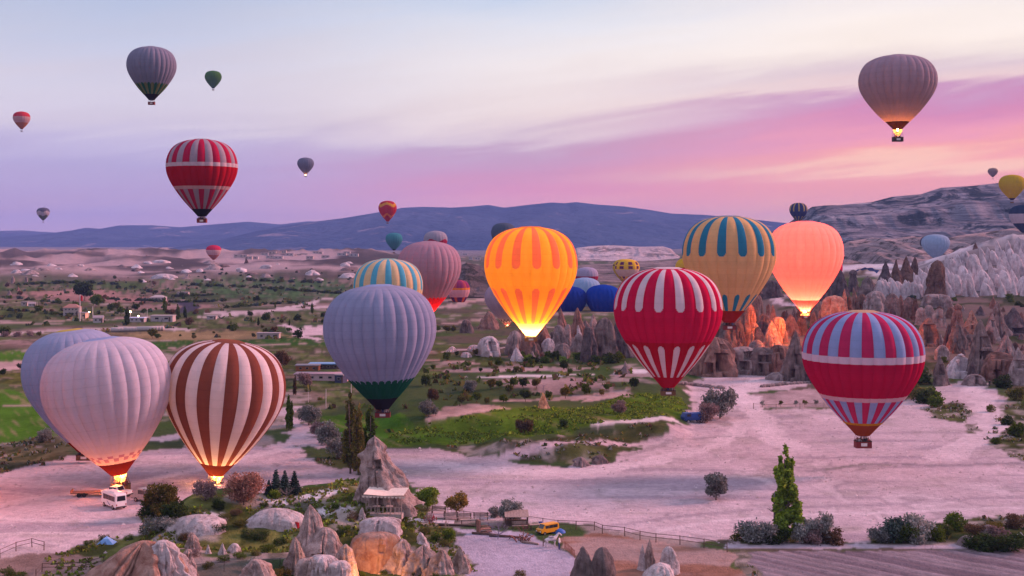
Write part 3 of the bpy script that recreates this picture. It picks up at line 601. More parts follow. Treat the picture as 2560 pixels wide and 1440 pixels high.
# --- the ridge below the orange balloon
for a in (
    (1222, 777, 822, 46, 'wave', 'rose', 'broad pink rock face behind the lone bushes beside the lilac checkered balloon'),
    (1168, 798, 832, 26, 'pillar', 'grey', 'low rounded grey rock beside the broad pink rock face'),
    (1345, 790, 862, 56, 'wave', 'rose', 'wide reddish crag rising directly behind the basket of the orange balloon'),
    (1408, 767, 845, 40, 'tent', 'rose', 'sharp pinkish fairy chimney standing against the blue balloons, pointed like a tooth'),
    (1443, 769, 858, 40, 'cone', 'rose', 'blunt pinkish fairy chimney against the blue balloons, taller twin of the pointed one'),
    (1484, 785, 840, 28, 'cone', 'pale', 'small pale chimney peeping over the grey wall of rock near the red and white balloon'),
    (1468, 800, 850, 34, 'cone', 'grey', 'squat grey chimney between the pink twins and the pale peeping one'),
    (1542, 802, 880, 40, 'cone', 'slate', 'dark slate crag half hidden by the red and white balloon'),
    (1562, 832, 892, 34, 'cone', 'slate', 'low dark crag right under the flank of the red and white balloon'),
    (1512, 793, 898, 56, 'pillar', 'grey', 'massive broad grey chimney, the bulkiest of the ridge below the blue balloons'),
    (1478, 816, 904, 36, 'pillar', 'slate', 'tall dark pillar pressed against the massive broad grey chimney'),
    (1450, 812, 874, 20, 'cone', 'chalk', 'thin white spike in front of the blunt pinkish chimney'),
    (1447, 832, 878, 42, 'wave', 'pale', 'pale sloping fin left of the tall dark pillar'),
    (1416, 810, 866, 22, 'pillar', 'pale', 'narrow pale finger split from its wider neighbour by a dark crack'),
    (1400, 812, 874, 36, 'pillar', 'pale', 'rounded pale column beside the narrow pale finger'),
    (1383, 828, 872, 18, 'cap', 'grey', 'small grey chimney with a cap stone in front of the reddish crag'),
    (1370, 845, 884, 32, 'dome', 'chalk', 'egg shaped white boulder below the small capped chimney'),
    (1342, 818, 882, 42, 'pillar', 'umber', 'brown column just right of the basket of the orange balloon'),
    (1318, 828, 894, 52, 'cone', 'rose', 'furrowed pinkish cone just below the basket of the orange balloon'),
    (1288, 826, 886, 44, 'pillar', 'pale', 'leaning pale column left of the basket of the orange balloon'),
    (1334, 860, 896, 26, 'cone', 'grey', 'short grey spur at the foot of the furrowed pinkish cone'),
    (1293, 868, 902, 36, 'cone', 'chalk', 'white sugarloaf rock among shrubs left of the furrowed pinkish cone'),
    (1404, 858, 893, 38, 'dome', 'pale', 'smooth pale hump among the green shrubs under the rounded column'),
    (1225, 840, 889, 46, 'dome', 'chalk', 'isolated white topped knob with a dark hollow in the orchard slope'),
    (1203, 848, 868, 24, 'tent', 'chalk', 'tiny white fin next to the isolated white topped knob'),
    (1186, 862, 878, 30, 'dome', 'chalk', 'low white hummock between the grey green skirted balloon and the white knob'),
    (1165, 880, 892, 26, 'dome', 'chalk', 'chalky hump with two dark bushes on the slope left of the white knob'),
    (1130, 866, 880, 30, 'wave', 'chalk', 'flat white fin close to the edge of the green skirted balloon'),
    (1360, 981, 1020, 30, 'tent', 'nearr', 'solitary red pointed cone at the edge of the bright green field'),
    (1563, 902, 934, 30, 'tent', 'pale', 'solitary pale pyramid on a white flat left of the red and white balloon'),
):
    a = a[:3] + (a[3] * 1.22,) + a[4:]; rock(*a, lean=(random.uniform(-.1, .1), 0), rough=.2, smooth=False, holes=((20, 3.0, 2.4, 3.2, 1.6),) if 'hollow' in a[6] else ())
# --- rock dwellings behind the striped balloons
CV = lambda *a: a
for a, kw in (
    ((1928, 700, 742, 52, 'block', 'slate', 'dark square crag under the waist of the tan and teal balloon'), {}),
    ((1892, 715, 805, 44, 'cap', 'grey', 'tall grey chimney with a banded cap, beside the tan balloon'), {}),
    ((1868, 756, 862, 52, 'pillar', 'rose', 'tallest pinkish column right of the dark red skirt of the tan balloon'), {}),
    ((1824, 800, 868, 56, 'pillar', 'grey', 'heavy grey column under the basket of the tan balloon'), {}),
    ((1800, 806, 850, 40, 'cone', 'slate', 'dark pointed slab left of the basket of the tan balloon'), {}),
    ((1845, 800, 868, 34, 'pillar', 'slate', 'dark narrow column wedged beside the tallest pinkish column'), {}),
    ((1912, 786, 848, 34, 'pillar', 'slate', 'shadowy split column behind the glowing orange rocks'), {}),
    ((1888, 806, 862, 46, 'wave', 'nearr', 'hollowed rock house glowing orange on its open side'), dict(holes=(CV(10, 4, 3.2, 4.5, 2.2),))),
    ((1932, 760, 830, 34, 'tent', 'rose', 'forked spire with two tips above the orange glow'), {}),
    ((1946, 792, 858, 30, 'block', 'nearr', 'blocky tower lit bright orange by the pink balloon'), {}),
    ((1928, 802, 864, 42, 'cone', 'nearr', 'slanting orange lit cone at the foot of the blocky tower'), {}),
    ((1976, 786, 838, 50, 'cone', 'rose', 'reddish hump right below the basket of the pink balloon'), {}),
    ((2003, 792, 836, 28, 'pillar', 'umber', 'dark reddish stump touching the reddish hump'), {}),
    ((2040, 745, 800, 54, 'cone', 'grey', 'grey cone between the pink balloon and the orange cliffs'), {}),
    ((1786, 842, 938, 96, 'dome', 'rose', 'big pinkish rock dome with dark cave mouths at the edge of the dusty square'), dict(holes=(CV(12, 4.3, 3.4, 5.4, 3.5), CV(-26, 2.6, 2.8, 3.4, 3), CV(30, 8.6, 1.3, 1.6, 1.5)), nu=64, nv=48)),
    ((1822, 880, 936, 30, 'cone', 'rose', 'buttress that frames the cave mouth of the big pinkish dome'), {}),
    ((1862, 866, 934, 64, 'block', 'pale', 'carved rock wall with a square room open to the air'), dict(holes=(CV(-14, 2.6, 3.2, 2.6, 2.5), CV(16, 5.6, 4.2, 2.6, 2.4), CV(28, 1.7, 1.2, 2.4, 1.5)), nu=64, nv=44)),
    ((1906, 868, 936, 66, 'block', 'grey', 'cave dwelling front with rows of openings in the middle of the square'), dict(holes=(CV(-20, 2.2, 1.4, 2.6, 2), CV(4, 5.0, 3.4, 2.2, 2), CV(24, 7.5, 2.2, 2.6, 2), CV(24, 2.2, 1.6, 2.4, 2)), nu=64, nv=44)),
    ((1946, 862, 938, 52, 'block', 'rose', 'crumbling dwelling wall with a tall slit window'), dict(holes=(CV(8, 6.5, 1.0, 3.2, 2), CV(-22, 8, 2.2, 2.4, 2), CV(20, 2, 1.8, 2.2, 2)), nu=60, nv=44)),
    ((1892, 850, 880, 40, 'dome', 'pale', 'pale ledge on top of the cave dwelling front'), {}),
    ((1990, 824, 952, 66, 'cone', 'grey', 'pointed grey chimney with a white edge and two slit windows'), dict(holes=(CV(-4, 6.3, 1.1, 3.0, 2), CV(8, 6.0, 1.3, 3.2, 2), CV(-30, 2.2, 1.4, 2.6, 1.8)), nu=64, nv=48)),
    ((2030, 880, 955, 50, 'cone', 'slate', 'dark flank of rock tucked behind the striped red balloon'), {}),
    ((1946, 930, 950, 60, 'dome', 'pale', 'heap of pale rubble below the crumbling dwelling wall'), {}),
    ((1724, 880, 934, 46, 'dome', 'rose', 'weathered pink knob between the red balloon and the big dome'), dict(holes=(CV(5, 2.3, 2, 3, 2),))),
):
    a = a[:3] + (a[3] * 1.12,) + a[4:]; kw.setdefault('rough', .17); rock(*a, smooth=False, **kw)
# --- the far slope of chimneys
for a, kw in (
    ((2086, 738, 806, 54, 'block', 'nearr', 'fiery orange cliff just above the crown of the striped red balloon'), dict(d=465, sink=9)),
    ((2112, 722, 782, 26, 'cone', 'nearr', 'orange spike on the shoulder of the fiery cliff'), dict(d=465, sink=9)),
    ((2124, 738, 780, 26, 'cone', 'umber', 'red brown cone in front of the forked pale spike'), dict(d=465, sink=9)),
    ((2137, 718, 778, 26, 'tent', 'rose', 'forked pale spike with a slanting horn'), {}),
    ((2158, 735, 780, 30, 'pillar', 'umber', 'brown stump between the forked spike and the broad grey rock'), {}),
    ((2191, 727, 782, 54, 'dome', 'pale', 'broad grey rock with a rounded top, left of the rank of chimneys'), {}),
    ((2230, 733, 788, 36, 'pillar', 'grey', 'twin topped chimney leading the rank behind the striped balloon'), {}),
    ((2252, 737, 788, 26, 'cone', 'rose', 'slim pinkish chimney in the rank behind the striped balloon'), {}),
    ((2272, 742, 794, 26, 'pillar', 'grey', 'slim grey chimney with a flat head in the rank behind the striped balloon'), {}),
    ((2290, 744, 798, 26, 'cone', 'umber', 'brown slim chimney closing the rank behind the striped balloon'), {}),
    ((2304, 768, 812, 26, 'pillar', 'pale', 'rock house stub with a flat roof, above the striped balloon shoulder'), {}),
    ((2322, 762, 806, 26, 'pillar', 'pale', 'thumb shaped pale chimney on the slope'), {}),
    ((2346, 770, 818, 30, 'pillar', 'pale', 'arched pale chimney with one large round hole'), dict(holes=(CV(-6, 5.4, 2.4, 4.0, 2.5),), nu=44, nv=34)),
    ((2393, 759, 818, 30, 'cap', 'rose', 'chimney with a pink stone hat standing over the slope'), {}),
    ((2394, 800, 874, 54, 'cone', 'grey', 'wide grey cone under the pink stone hat'), {}),
    ((2372, 810, 870, 34, 'cone', 'slate', 'dark lean cone left of the wide grey cone'), {}),
    ((2428, 775, 834, 36, 'cone', 'nearr', 'rust coloured cone with a tiny square window'), dict(holes=(CV(-8, 2.6, 1.2, 1.4, 1.5), CV(14, 5.5, .9, 1.0, 1.2)), nu=44, nv=34)),
    ((2318, 794, 862, 58, 'wave', 'rose', 'open fronted rock house with a red inner wall'), dict(holes=(CV(4, 5, 5.0, 4.6, 2.0), CV(0, 1.5, 4.4, 2.0, 4)), nu=60, nv=44)),
    ((2492, 754, 838, 54, 'cone', 'grey', 'large grey cone high on the slope near the edge of the blue balloon'), {}),
    ((2536, 768, 834, 56, 'cone', 'slate', 'purplish cone with a dark opening under it, next to the edge'), dict(holes=(CV(0, 1.2, 5, 2.0, 4),), nu=44, nv=34)),
    ((2478, 784, 850, 36, 'cone', 'pale', 'pale chimney with a slot window above the tall house'), dict(holes=(CV(4, 6, 1.4, 2.6, 2),), nu=44, nv=34)),
    ((2456, 800, 945, 70, 'cone', 'grey', 'tallest rock house, split by a wide black doorway'), dict(holes=(CV(26, 6.5, 5.5, 2.6, 4), CV(20, 10.5, 3.6, 3.0, 1)), nu=64, nv=50)),
    ((2516, 828, 892, 50, 'tent', 'pale', 'clean pale tent shaped rock at the edge of the slope'), {}),
    ((2492, 880, 950, 66, 'block', 'rose', 'low dwelling with a black horizontal slit and a doorway'), dict(holes=(CV(0, 7.0, 6, 2.2, 4), CV(-20, 1.8, 1.4, 2.8, 2)), nu=60, nv=44)),
    ((2548, 868, 960, 60, 'cone', 'pale', 'pale rock with a dark slit cut by the picture edge'), dict(holes=(CV(-10, 5.5, 3, 2.0, 3),), nu=44, nv=34)),
    ((2402, 884, 942, 78, 'wave', 'chalk', 'white roofed cave house with a cavernous brown porch'), dict(holes=(CV(6, 4.0, 5.0, 4.4, 4), CV(-24, 3.4, 1.6, 2.6, 2)), nu=64, nv=44)),
    ((2352, 890, 962, 40, 'cone', 'grey', 'narrow cone with an arched doorway beside the white roofed cave house'), dict(holes=(CV(-6, 4.2, 1.5, 2.8, 2),), nu=44, nv=34)),
    ((2356, 862, 900, 30, 'dome', 'pale', 'little arched rock perched above the narrow cone'), {}),
    ((2430, 905, 955, 30, 'cone', 'slate', 'dark wedge between the cave house and the low dwelling'), {}),
    ((2436, 935, 962, 50, 'dome', 'pale', 'pale hump with a doorway at the end of the dusty path'), dict(holes=(CV(4, 1.5, 1.3, 2.4, 2),), nu=44, nv=30)),
    ((2341, 650, 748, 46, 'pillar', 'umber', 'tall brown sentinel pillar before the white ridge'), {}),
    ((2340, 735, 764, 58, 'block', 'pale', 'pale plinth at the foot of the tall brown sentinel'), {}),
    ((2438, 606, 646, 26, 'tent', 'umber', 'brown pyramid poking above the white ridge'), dict(d=800)),
    ((2214, 652, 712, 36, 'tent', 'slate', 'dark pyramid, outermost of the sharp row before the white flat'), {}),
    ((2240, 648, 716, 34, 'tent', 'umber', 'brown pyramid, second of the sharp row before the white flat'), {}),
    ((2266, 640, 712, 48, 'tent', 'umber', 'highest brown pyramid of the sharp row before the white flat'), {}),
    ((2285, 642, 702, 26, 'cone', 'umber', 'slim brown spire at the end of the sharp row'), {}),
    ((2095, 672, 738, 54, 'cone', 'slate', 'dark broad rock right beside the pink balloon'), {}),
    ((2133, 674, 730, 30, 'cap', 'slate', 'dark rock with a small knob on top near the blue tarpaulin'), {}),
    ((2168, 690, 740, 48, 'cone', 'grey', 'grey sloping rock below the blue tarpaulin'), {}),
    ((2196, 706, 744, 34, 'cone', 'pale', 'light grey rock with a scooped side, left of the white cones'), {}),
    ((2060, 700, 750, 40, 'cone', 'slate', 'dark lump half covered by the pink balloon'), {}),
):
    a = a[:3] + (a[3] * 1.2,) + a[4:]; kw.setdefault('rough', .18); rock(*a, smooth=False, lean=(random.uniform(-.05, .05), 0), **kw)
# small stones and stumps between the houses
for k in range(110):
    px = random.uniform(2040, 2570); yb = random.uniform(770, 945); w = random.uniform(12, 26)
    if px < 2320 and yb > 800: continue
    rock(px, yb - w * random.uniform(.8, 1.6), yb, w, random.choice(['cone', 'dome', 'pillar', 'cone']), random.choice(['grey', 'rose', 'pale', 'slate', 'umber']), 'small stump of rock between the larger chimneys of the slope', 'small rock stumps on the chimney slope', name='rock_stump', nu=18, nv=12, rough=.25)
for k in range(60):
    px = random.uniform(1265, 1565); yb = random.uniform(860, 905) if k % 2 else random.uniform(835, 870); w = random.uniform(9, 20)
    rock(px, yb - w * random.uniform(.8, 1.7), yb, w, random.choice(['cone', 'dome', 'pillar']), random.choice(['grey', 'rose', 'pale']), 'small rock at the foot of the ridge below the orange balloon', 'small rocks below the orange balloon', name='rock_stump', nu=18, nv=12, rough=.25)
for k in range(40):
    px = random.uniform(1780, 2060); yb = random.uniform(770, 870); w = random.uniform(14, 30)
    rock(px, yb - w * random.uniform(.9, 2.0), yb, w, random.choice(['cone', 'pillar', 'tent']), random.choice(['grey', 'rose', 'slate', 'umber']), 'small chimney among the rocks behind the dwellings', 'small chimneys behind the dwellings', name='rock_stump', nu=20, nv=14, rough=.22)
# the white ridge: lobes of chalk one below the other
WT = pg(2222, 716, 2260, 700, 2300, 682, 2345, 652, 2390, 632, 2430, 640, 2450, 628, 2500, 600, 2530, 602, 2640, 590)
for row in range(7):
    for i in range(19):
        px = 2212 + i * 21 + (row % 2) * 10 + random.uniform(-5, 5); top = float(interp(WT, px))
        h = random.uniform(32, 54) * (1.0 if row else .8); w = random.uniform(24, 42); yt = top + row * (704 - top) / 5.0 + random.uniform(-7, 7) + 6 * sin(px / 17.0)
        yb = yt + h
        if yb > 756 or px > 2600: continue
        g_ = ground(px, yb); near_y = max(600.0, min(g_.y, 860.0))
        rock(px, yt, yb, w, random.choice(['dome', 'wave', 'wave', 'dome']), 'chalk', 'white cone of the lumpy chalk ridge under the mesa', 'white cones of the chalk ridge', name='chalk_cone', d=near_y - 2, nu=32, nv=26, rough=.15, lean=(random.uniform(-.5, -.05), 0), sink=9)
# far spires across the valley
rock(366, 637, 652, 14, 'cone', 'rose', 'red castle like rock on the far white hills', name='rock_spire', d=1900)
rock(355, 645, 656, 40, 'wave', 'rose', 'broad base of the castle like rock on the far hills', name='rock_spire', d=1890)
rock(616, 643, 680, 26, 'tent', 'umber', 'jagged brown crag beyond the small red and white balloon', name='rock_spire', d=1500)
rock(634, 660, 682, 30, 'cone', 'umber', 'lower brown crag joined to the jagged one', name='rock_spire', d=1500)
rock(525, 662, 688, 70, 'tent', 'chalk', 'white fan shaped mound under the small red and white balloon', name='rock_spire', d=1500)
rock(455, 664, 690, 80, 'tent', 'chalk', 'white fan shaped mound left of the small red and white balloon', name='rock_spire', d=1550)
rock(410, 684, 696, 60, 'dome', 'chalk', 'low chalky rise in the valley before the fan shaped mounds', name='rock_spire')
rock(32, 690, 708, 10, 'pillar', 'pale', 'yellowish pillar on the far left hillside', name='rock_spire'); rock(66, 690, 706, 8, 'pillar', 'pale', 'thin yellowish pillar near the far left pillar', name='rock_spire')
rock(24, 726, 740, 18, 'tent', 'pale', 'white leaning rock on the brown far left field', name='rock_spire'); rock(46, 716, 728, 16, 'tent', 'rose', 'pink pyramid on the brown far left field', name='rock_spire')
for k in range(46):
    px = random.uniform(0, 900); yb = random.uniform(655, 705); w = random.uniform(14, 46)
    rock(px, yb - w * random.uniform(.15, .35), yb, w, random.choice(['dome', 'wave', 'cone']), random.choice(['chalk', 'pale', 'grey', 'chalk']), 'low pale hump in the far badlands across the valley', 'far badland humps', name='badland_hump', nu=20, nv=10, rough=.3)

# --- foreground rocks
def near(px, yt, yb, w, kind, tone, label, group=None, **kw):
    kw.setdefault('nu', 72); kw.setdefault('nv', 54); kw.setdefault('rough', .22); return rock(px, yt, yb, w, kind, tone, label, group, name=kw.pop('name', 'tuff_rock'), **kw)
church = near(958, 1090, 1254, 150, 'cone', 'near', 'tall pointed tuff cone with an arched window and a canopy at its foot', name='fairy_chimney', lean=(-.13, 0), rough=.36, nu=130, nv=110, seed=3,
    holes=((4, 5.0, .95, 1.3, 1.3), (-22, 4.1, 1.5, 1.0, .6)))
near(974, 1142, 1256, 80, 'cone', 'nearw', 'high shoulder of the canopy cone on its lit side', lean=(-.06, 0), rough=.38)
near(985, 1190, 1262, 70, 'cone', 'near', 'ribbed buttress on the sloping side of the canopy cone', lean=(-.1, 0), rough=.3)
near(1012, 1226, 1272, 62, 'wave', 'near', 'low jagged spur running down from the canopy cone towards the trees', rough=.34)
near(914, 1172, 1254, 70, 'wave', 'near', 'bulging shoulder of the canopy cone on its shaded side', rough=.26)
near(788, 1262, 1410, 120, 'cone', 'near', 'horn shaped rock peak above the cave house with a red flag beside it', name='fairy_chimney', rough=.2, lean=(-.10, 0), nu=120, nv=100, seed=8)
near(806, 1318, 1420, 180, 'wave', 'near', 'broad sloping rock with a carved cave house facade', name='fairy_chimney', rough=.18, nu=120, nv=80, holes=((2, 1.55, .62, 1.0, .9), (-13, 1.75, .5, .55, .6)), lean=(.02, 0))
near(862, 1360, 1442, 86, 'wave', 'near', 'rounded rock shoulder beside the orange lit wall', rough=.22)
near(737, 1342, 1432, 72, 'wave', 'near', 'smooth egg shaped boulder beside the horn shaped peak', rough=.16)
near(806, 1388, 1470, 80, 'block', 'nearw', 'blocky cracked pale outcrop in front of the cave house', rough=.26)
near(775, 1394, 1470, 60, 'block', 'near', 'weathered block left of the cracked pale outcrop', rough=.3)
near(848, 1402, 1475, 60, 'block', 'nearw', 'weathered block right of the cracked pale outcrop', rough=.28)
near(952, 1294, 1350, 118, 'block', 'nearw', 'white whaleback rock roof above the orange lit wall', rough=.2, ry=.8, holes=((10, 1.1, 2.4, .35, .5), (-4, 2.2, .4, .3, .4)))
near(910, 1312, 1350, 44, 'wave', 'nearw', 'white scarp on the side of the whaleback rock', rough=.22)
near(944, 1330, 1426, 124, 'block', 'nearr', 'rock wall lit orange by a lamp below the whaleback', rough=.16, ry=.6, nu=110, nv=70, holes=((14, 2.6, .7, .9, .5), (9, 2.9, .5, 1.3, .35)))
near(1004, 1346, 1424, 100, 'wave', 'near', 'broken pinkish slope right of the orange lit wall', rough=.4)
near(1056, 1362, 1428, 96, 'wave', 'near', 'tumbled rocks under the grassy bank', rough=.42)
near(1104, 1374, 1428, 80, 'wave', 'near', 'pinkish boulder with a dark cleft at the end of the bank', rough=.3, holes=((-24, 1.2, .6, 1.6, .8),))
near(1150, 1366, 1428, 54, 'wave', 'near', 'notched pale rock at the tip of the grassy bank', rough=.3)
near(1165, 1396, 1428, 34, 'cone', 'nearr', 'reddish chunk leaning against the notched pale rock', rough=.3)
near(1060, 1330, 1362, 40, 'wave', 'nearw', 'light slanting boulder on the grassy bank', rough=.3, lean=(-.3, 0))
near(905, 1268, 1300, 26, 'wave', 'nearw', 'small pale rock beside the pavilion of the canopy cone', rough=.35)
near(310, 1352, 1500, 300, 'wave', 'nearr', 'wide tuff hillside with rusty stains at the bottom edge', rough=.30, nu=170, nv=110, lean=(.35, 0))
near(404, 1352, 1500, 190, 'wave', 'nearw', 'pale knobbly tuff hillside dotted with dark tufts', rough=.42, nu=190, nv=130)
near(442, 1394, 1480, 80, 'dome', 'near', 'grey rounded boulder at the bottom edge before the tuff hillside', rough=.2)
near(500, 1287, 1318, 150, 'dome', 'nearw', 'long white tuff hump with a sloping edge, behind the bushes', rough=.12, ry=.7)
near(690, 1271, 1306, 150, 'dome', 'nearw', 'smooth white tuff mound behind the horn shaped peak', rough=.1, ry=.7)
near(352, 1378, 1440, 60, 'cone', 'nearw', 'pinkish crag jutting from the wide tuff hillside', rough=.4)
near(470, 1372, 1440, 66, 'wave', 'near', 'ribbed crag on the inner side of the pale hillside', rough=.42)
near(380, 1410, 1470, 60, 'cone', 'nearr', 'rusty crag at the bottom edge of the tuff hillside', rough=.4)
near(520, 1360, 1384, 26, 'tent', 'nearw', 'small white tent like rock in the grass', rough=.16); near(556, 1356, 1386, 34, 'tent', 'nearw', 'slightly larger white tent like rock next to the small one', rough=.18); near(586, 1358, 1382, 36, 'dome', 'nearw', 'white rounded rock beside the two tent like rocks', rough=.18)
near(478, 1330, 1372, 46, 'wave', 'near', 'mauve tufted outcrop above the pale hillside', rough=.4)
near(640, 1398, 1460, 110, 'wave', 'near', 'low grey outcrop along the bottom edge near the grey shrub', rough=.35)
near(1456, 1366, 1500, 110, 'cone', 'grey', 'large grey pointed rock rising from the bottom edge of the yard', name='fairy_chimney', rough=.14, nu=90, nv=70)
near(1506, 1368, 1500, 84, 'pillar', 'grey', 'pale crested grey rock pressed against the large pointed one', name='fairy_chimney', rough=.14)
near(1624, 1346, 1424, 46, 'tent', 'near', 'slender split spire on the knoll in the brown paddock', name='fairy_chimney', rough=.18)
near(1606, 1360, 1424, 34, 'tent', 'nearw', 'lean white edged spire leaning on the split one', name='fairy_chimney', rough=.14)
near(1672, 1366, 1430, 54, 'pillar', 'nearw', 'white crowned stump on the knoll beside the split spire', name='fairy_chimney', rough=.16)
near(1650, 1408, 1500, 130, 'dome', 'nearw', 'white and mossy knoll that carries the paddock spires', rough=.2)
near(1452, 1142, 1166, 60, 'wave', 'pale', 'pale broken rocks at the end of the grassy ridge on the plain', rough=.4); near(1500, 1136, 1158, 50, 'wave', 'grey', 'grey jumbled rocks on the ridge near the plain', rough=.4)
near(2420, 1338, 1362, 60, 'dome', 'pale', 'grey hump among the bushes near the ploughed field', rough=.25); near(2470, 1312, 1340, 70, 'wave', 'pale', 'pale streaked rock on the shrubby bank', rough=.3); near(2550, 1330, 1356, 40, 'wave', 'chalk', 'white rock cut by the edge of the shrubby bank', rough=.3)
for k, (px, yb) in enumerate(pg(742, 1250, 750, 1254, 762, 1253, 772, 1252, 788, 1258, 745, 1262, 718, 1258, 730, 1260, 836, 1256, 684, 1262)):
    near(px, yb - random.uniform(2.5, 5), yb, random.uniform(5, 9), 'dome', 'nearw', 'white stone lying in the grass of the knoll near the canopy cone', group='white stones in the grass', name='stone', cat='stone', nu=14, nv=8)
# ------------------------------------------------------------------ balloons
EP = [(0, .12), (.004, .22), (.022, .45), (.055, .645), (.10, .79), (.16, .895), (.24, .97), (.32, 1.0), (.40, .993), (.48, .95), (.56, .87), (.64, .765), (.72, .645), (.80, .51), (.88, .355), (.94, .235), (1.0, .12)]
from mathutils.geometry import interpolate_bezier
_t = np.array([p[0] for p in EP]); _r = np.array([p[1] for p in EP])
def env_r(t):
    # Catmull-Rom through the listed stations
    i = int(np.clip(np.searchsorted(_t, t, 'right') - 1, 0, len(_t) - 2)); a = max(i - 1, 0); b = min(i + 2, len(_t) - 1)
    x0, x1 = _t[i], _t[i + 1]; u = (t - x0) / (x1 - x0); h = x1 - x0
    m0 = (_r[i + 1] - _r[a]) / (_t[i + 1] - _t[a]); m1 = (_r[b] - _r[i]) / (_t[b] - _t[i])
    return max(.02, (2 * u ** 3 - 3 * u * u + 1) * _r[i] + (u ** 3 - 2 * u * u + u) * h * m0 + (-2 * u ** 3 + 3 * u * u) * _r[i + 1] + (u ** 3 - u * u) * h * m1)
def srgb(*c): return lin(*c)
WHT = (.66, .62, .66); RED = (.54, .012, .065); BLUE = (.30, .42, .66); LAV = (.47, .47, .60); DRED = (.20, .015, .02); GRN = (.012, .10, .055); BLK = (.02, .02, .025)
# pattern helpers: t runs from the crown (0) to the mouth (1), s across one gore (-1..1), k counts the gores
def tong(t, s, t1, rr=.055, sw=.9): return abs(s) < sw and t < t1 - rr * (1 - math.sqrt(max(0, 1 - (s / sw) ** 2)))
def tongup(t, s, t0, rr=.05, sw=.9): return abs(s) < sw and t > t0 + rr * (1 - math.sqrt(max(0, 1 - (s / sw) ** 2)))
def p_plain(c, bands=()):
    def f(k, t, s):
        for a, b, q in bands:
            if a <= t < b: return q
        return c
    return f, 1
def p_J(k, t, s):
    if t > .905: return DRED if t > .985 else (.34, .012, .03)
    if k % 2 == 0 and ((t > .008 and tong(t, s, .35)) or tongup(t, s, .63)): return WHT
    return RED if t < .6 else (.42, .012, .03)
def p_H(k, t, s):
    o = (.92, .50, .06)
    if t > .885: return (.62, .42, .26)
    if k % 2 == 0 and (tong(t, s, .38) or (t < .885 and tongup(t, s, .555))): return (.80, .23, .13)
    return o
def p_K(k, t, s):
    if t > .887: return (.30, .03, .02)
    if k % 2 == 0 and ((t > .01 and tong(t, s, .378)) or tongup(t, s, .728)): return (.03, .22, .36)
    return (.70, .46, .22)
def p_stripes(a, b, bands):
    def f(k, t, s):
        for u, v, q in bands:
            if u <= t < v: return q
        return a if k % 2 else b
    return f, 2
def p_scallop(c, q, t0, amp=.045, dark=None, td=.91, alt=None):
    def f(k, t, s):
        if dark and t > td: return dark
        if t > t0 + amp * (1 - math.sqrt(max(0, 1 - s * s))): return alt if (alt and k % 2) else q
        return c
    return f, 2 if alt else 1
def p_check(c, q, t0, t1, dark, td):
    def f(k, t, s):
        if t > td: return dark
        if t0 < t < t1 and ((t - t0) / (t1 - t0) < .5) == (k % 2 == 0): return q
        return c
    return f, 2
def p_E(k, t, s): return (.10, .44, .62) if k % 2 == 0 and tong(t, s, .40) else (.72, .56, .33)
def p_zig(cols, period=4):
    def f(k, t, s):
        ph = ((k + (s + 1) / 2) % period) / period; tri = abs(ph * 2 - 1); tt = t + .13 * (round(tri * 6) / 6 - .5)
        for lim, q in cols:
            if tt < lim: return q
        return cols[-1][1]
    return f, period
def p_AD(k, t, s): return (.45, .36, .10) if k % 2 == 0 and (tong(t, s, .45, sw=.8) or tongup(t, s, .68, sw=.8)) else (.03, .045, .15)
def p_AE(k, t, s):
    if .42 < t < .70: return (.62, .48, .48)
    if k % 2 == 0 and (.10 < t < .24 or .27 < t < .40 or .72 < t < .80 or .84 < t < .9): return (.13, .03, .10)
    return (.75, .50, .03)
def p_G(k, t, s):
    if .36 < t < .62: return (.70, .42, .46)
    if t > .62: return (.75, .14, .03) if (t > .78 and abs(s) < .8 and k % 3 == 1) or (k % 3 == 0 and t < .8) else (.14, .03, .12)
    return (.8, .28, .03) if .28 < t else ((.30, .05, .16) if k % 3 else (.5, .10, .12))

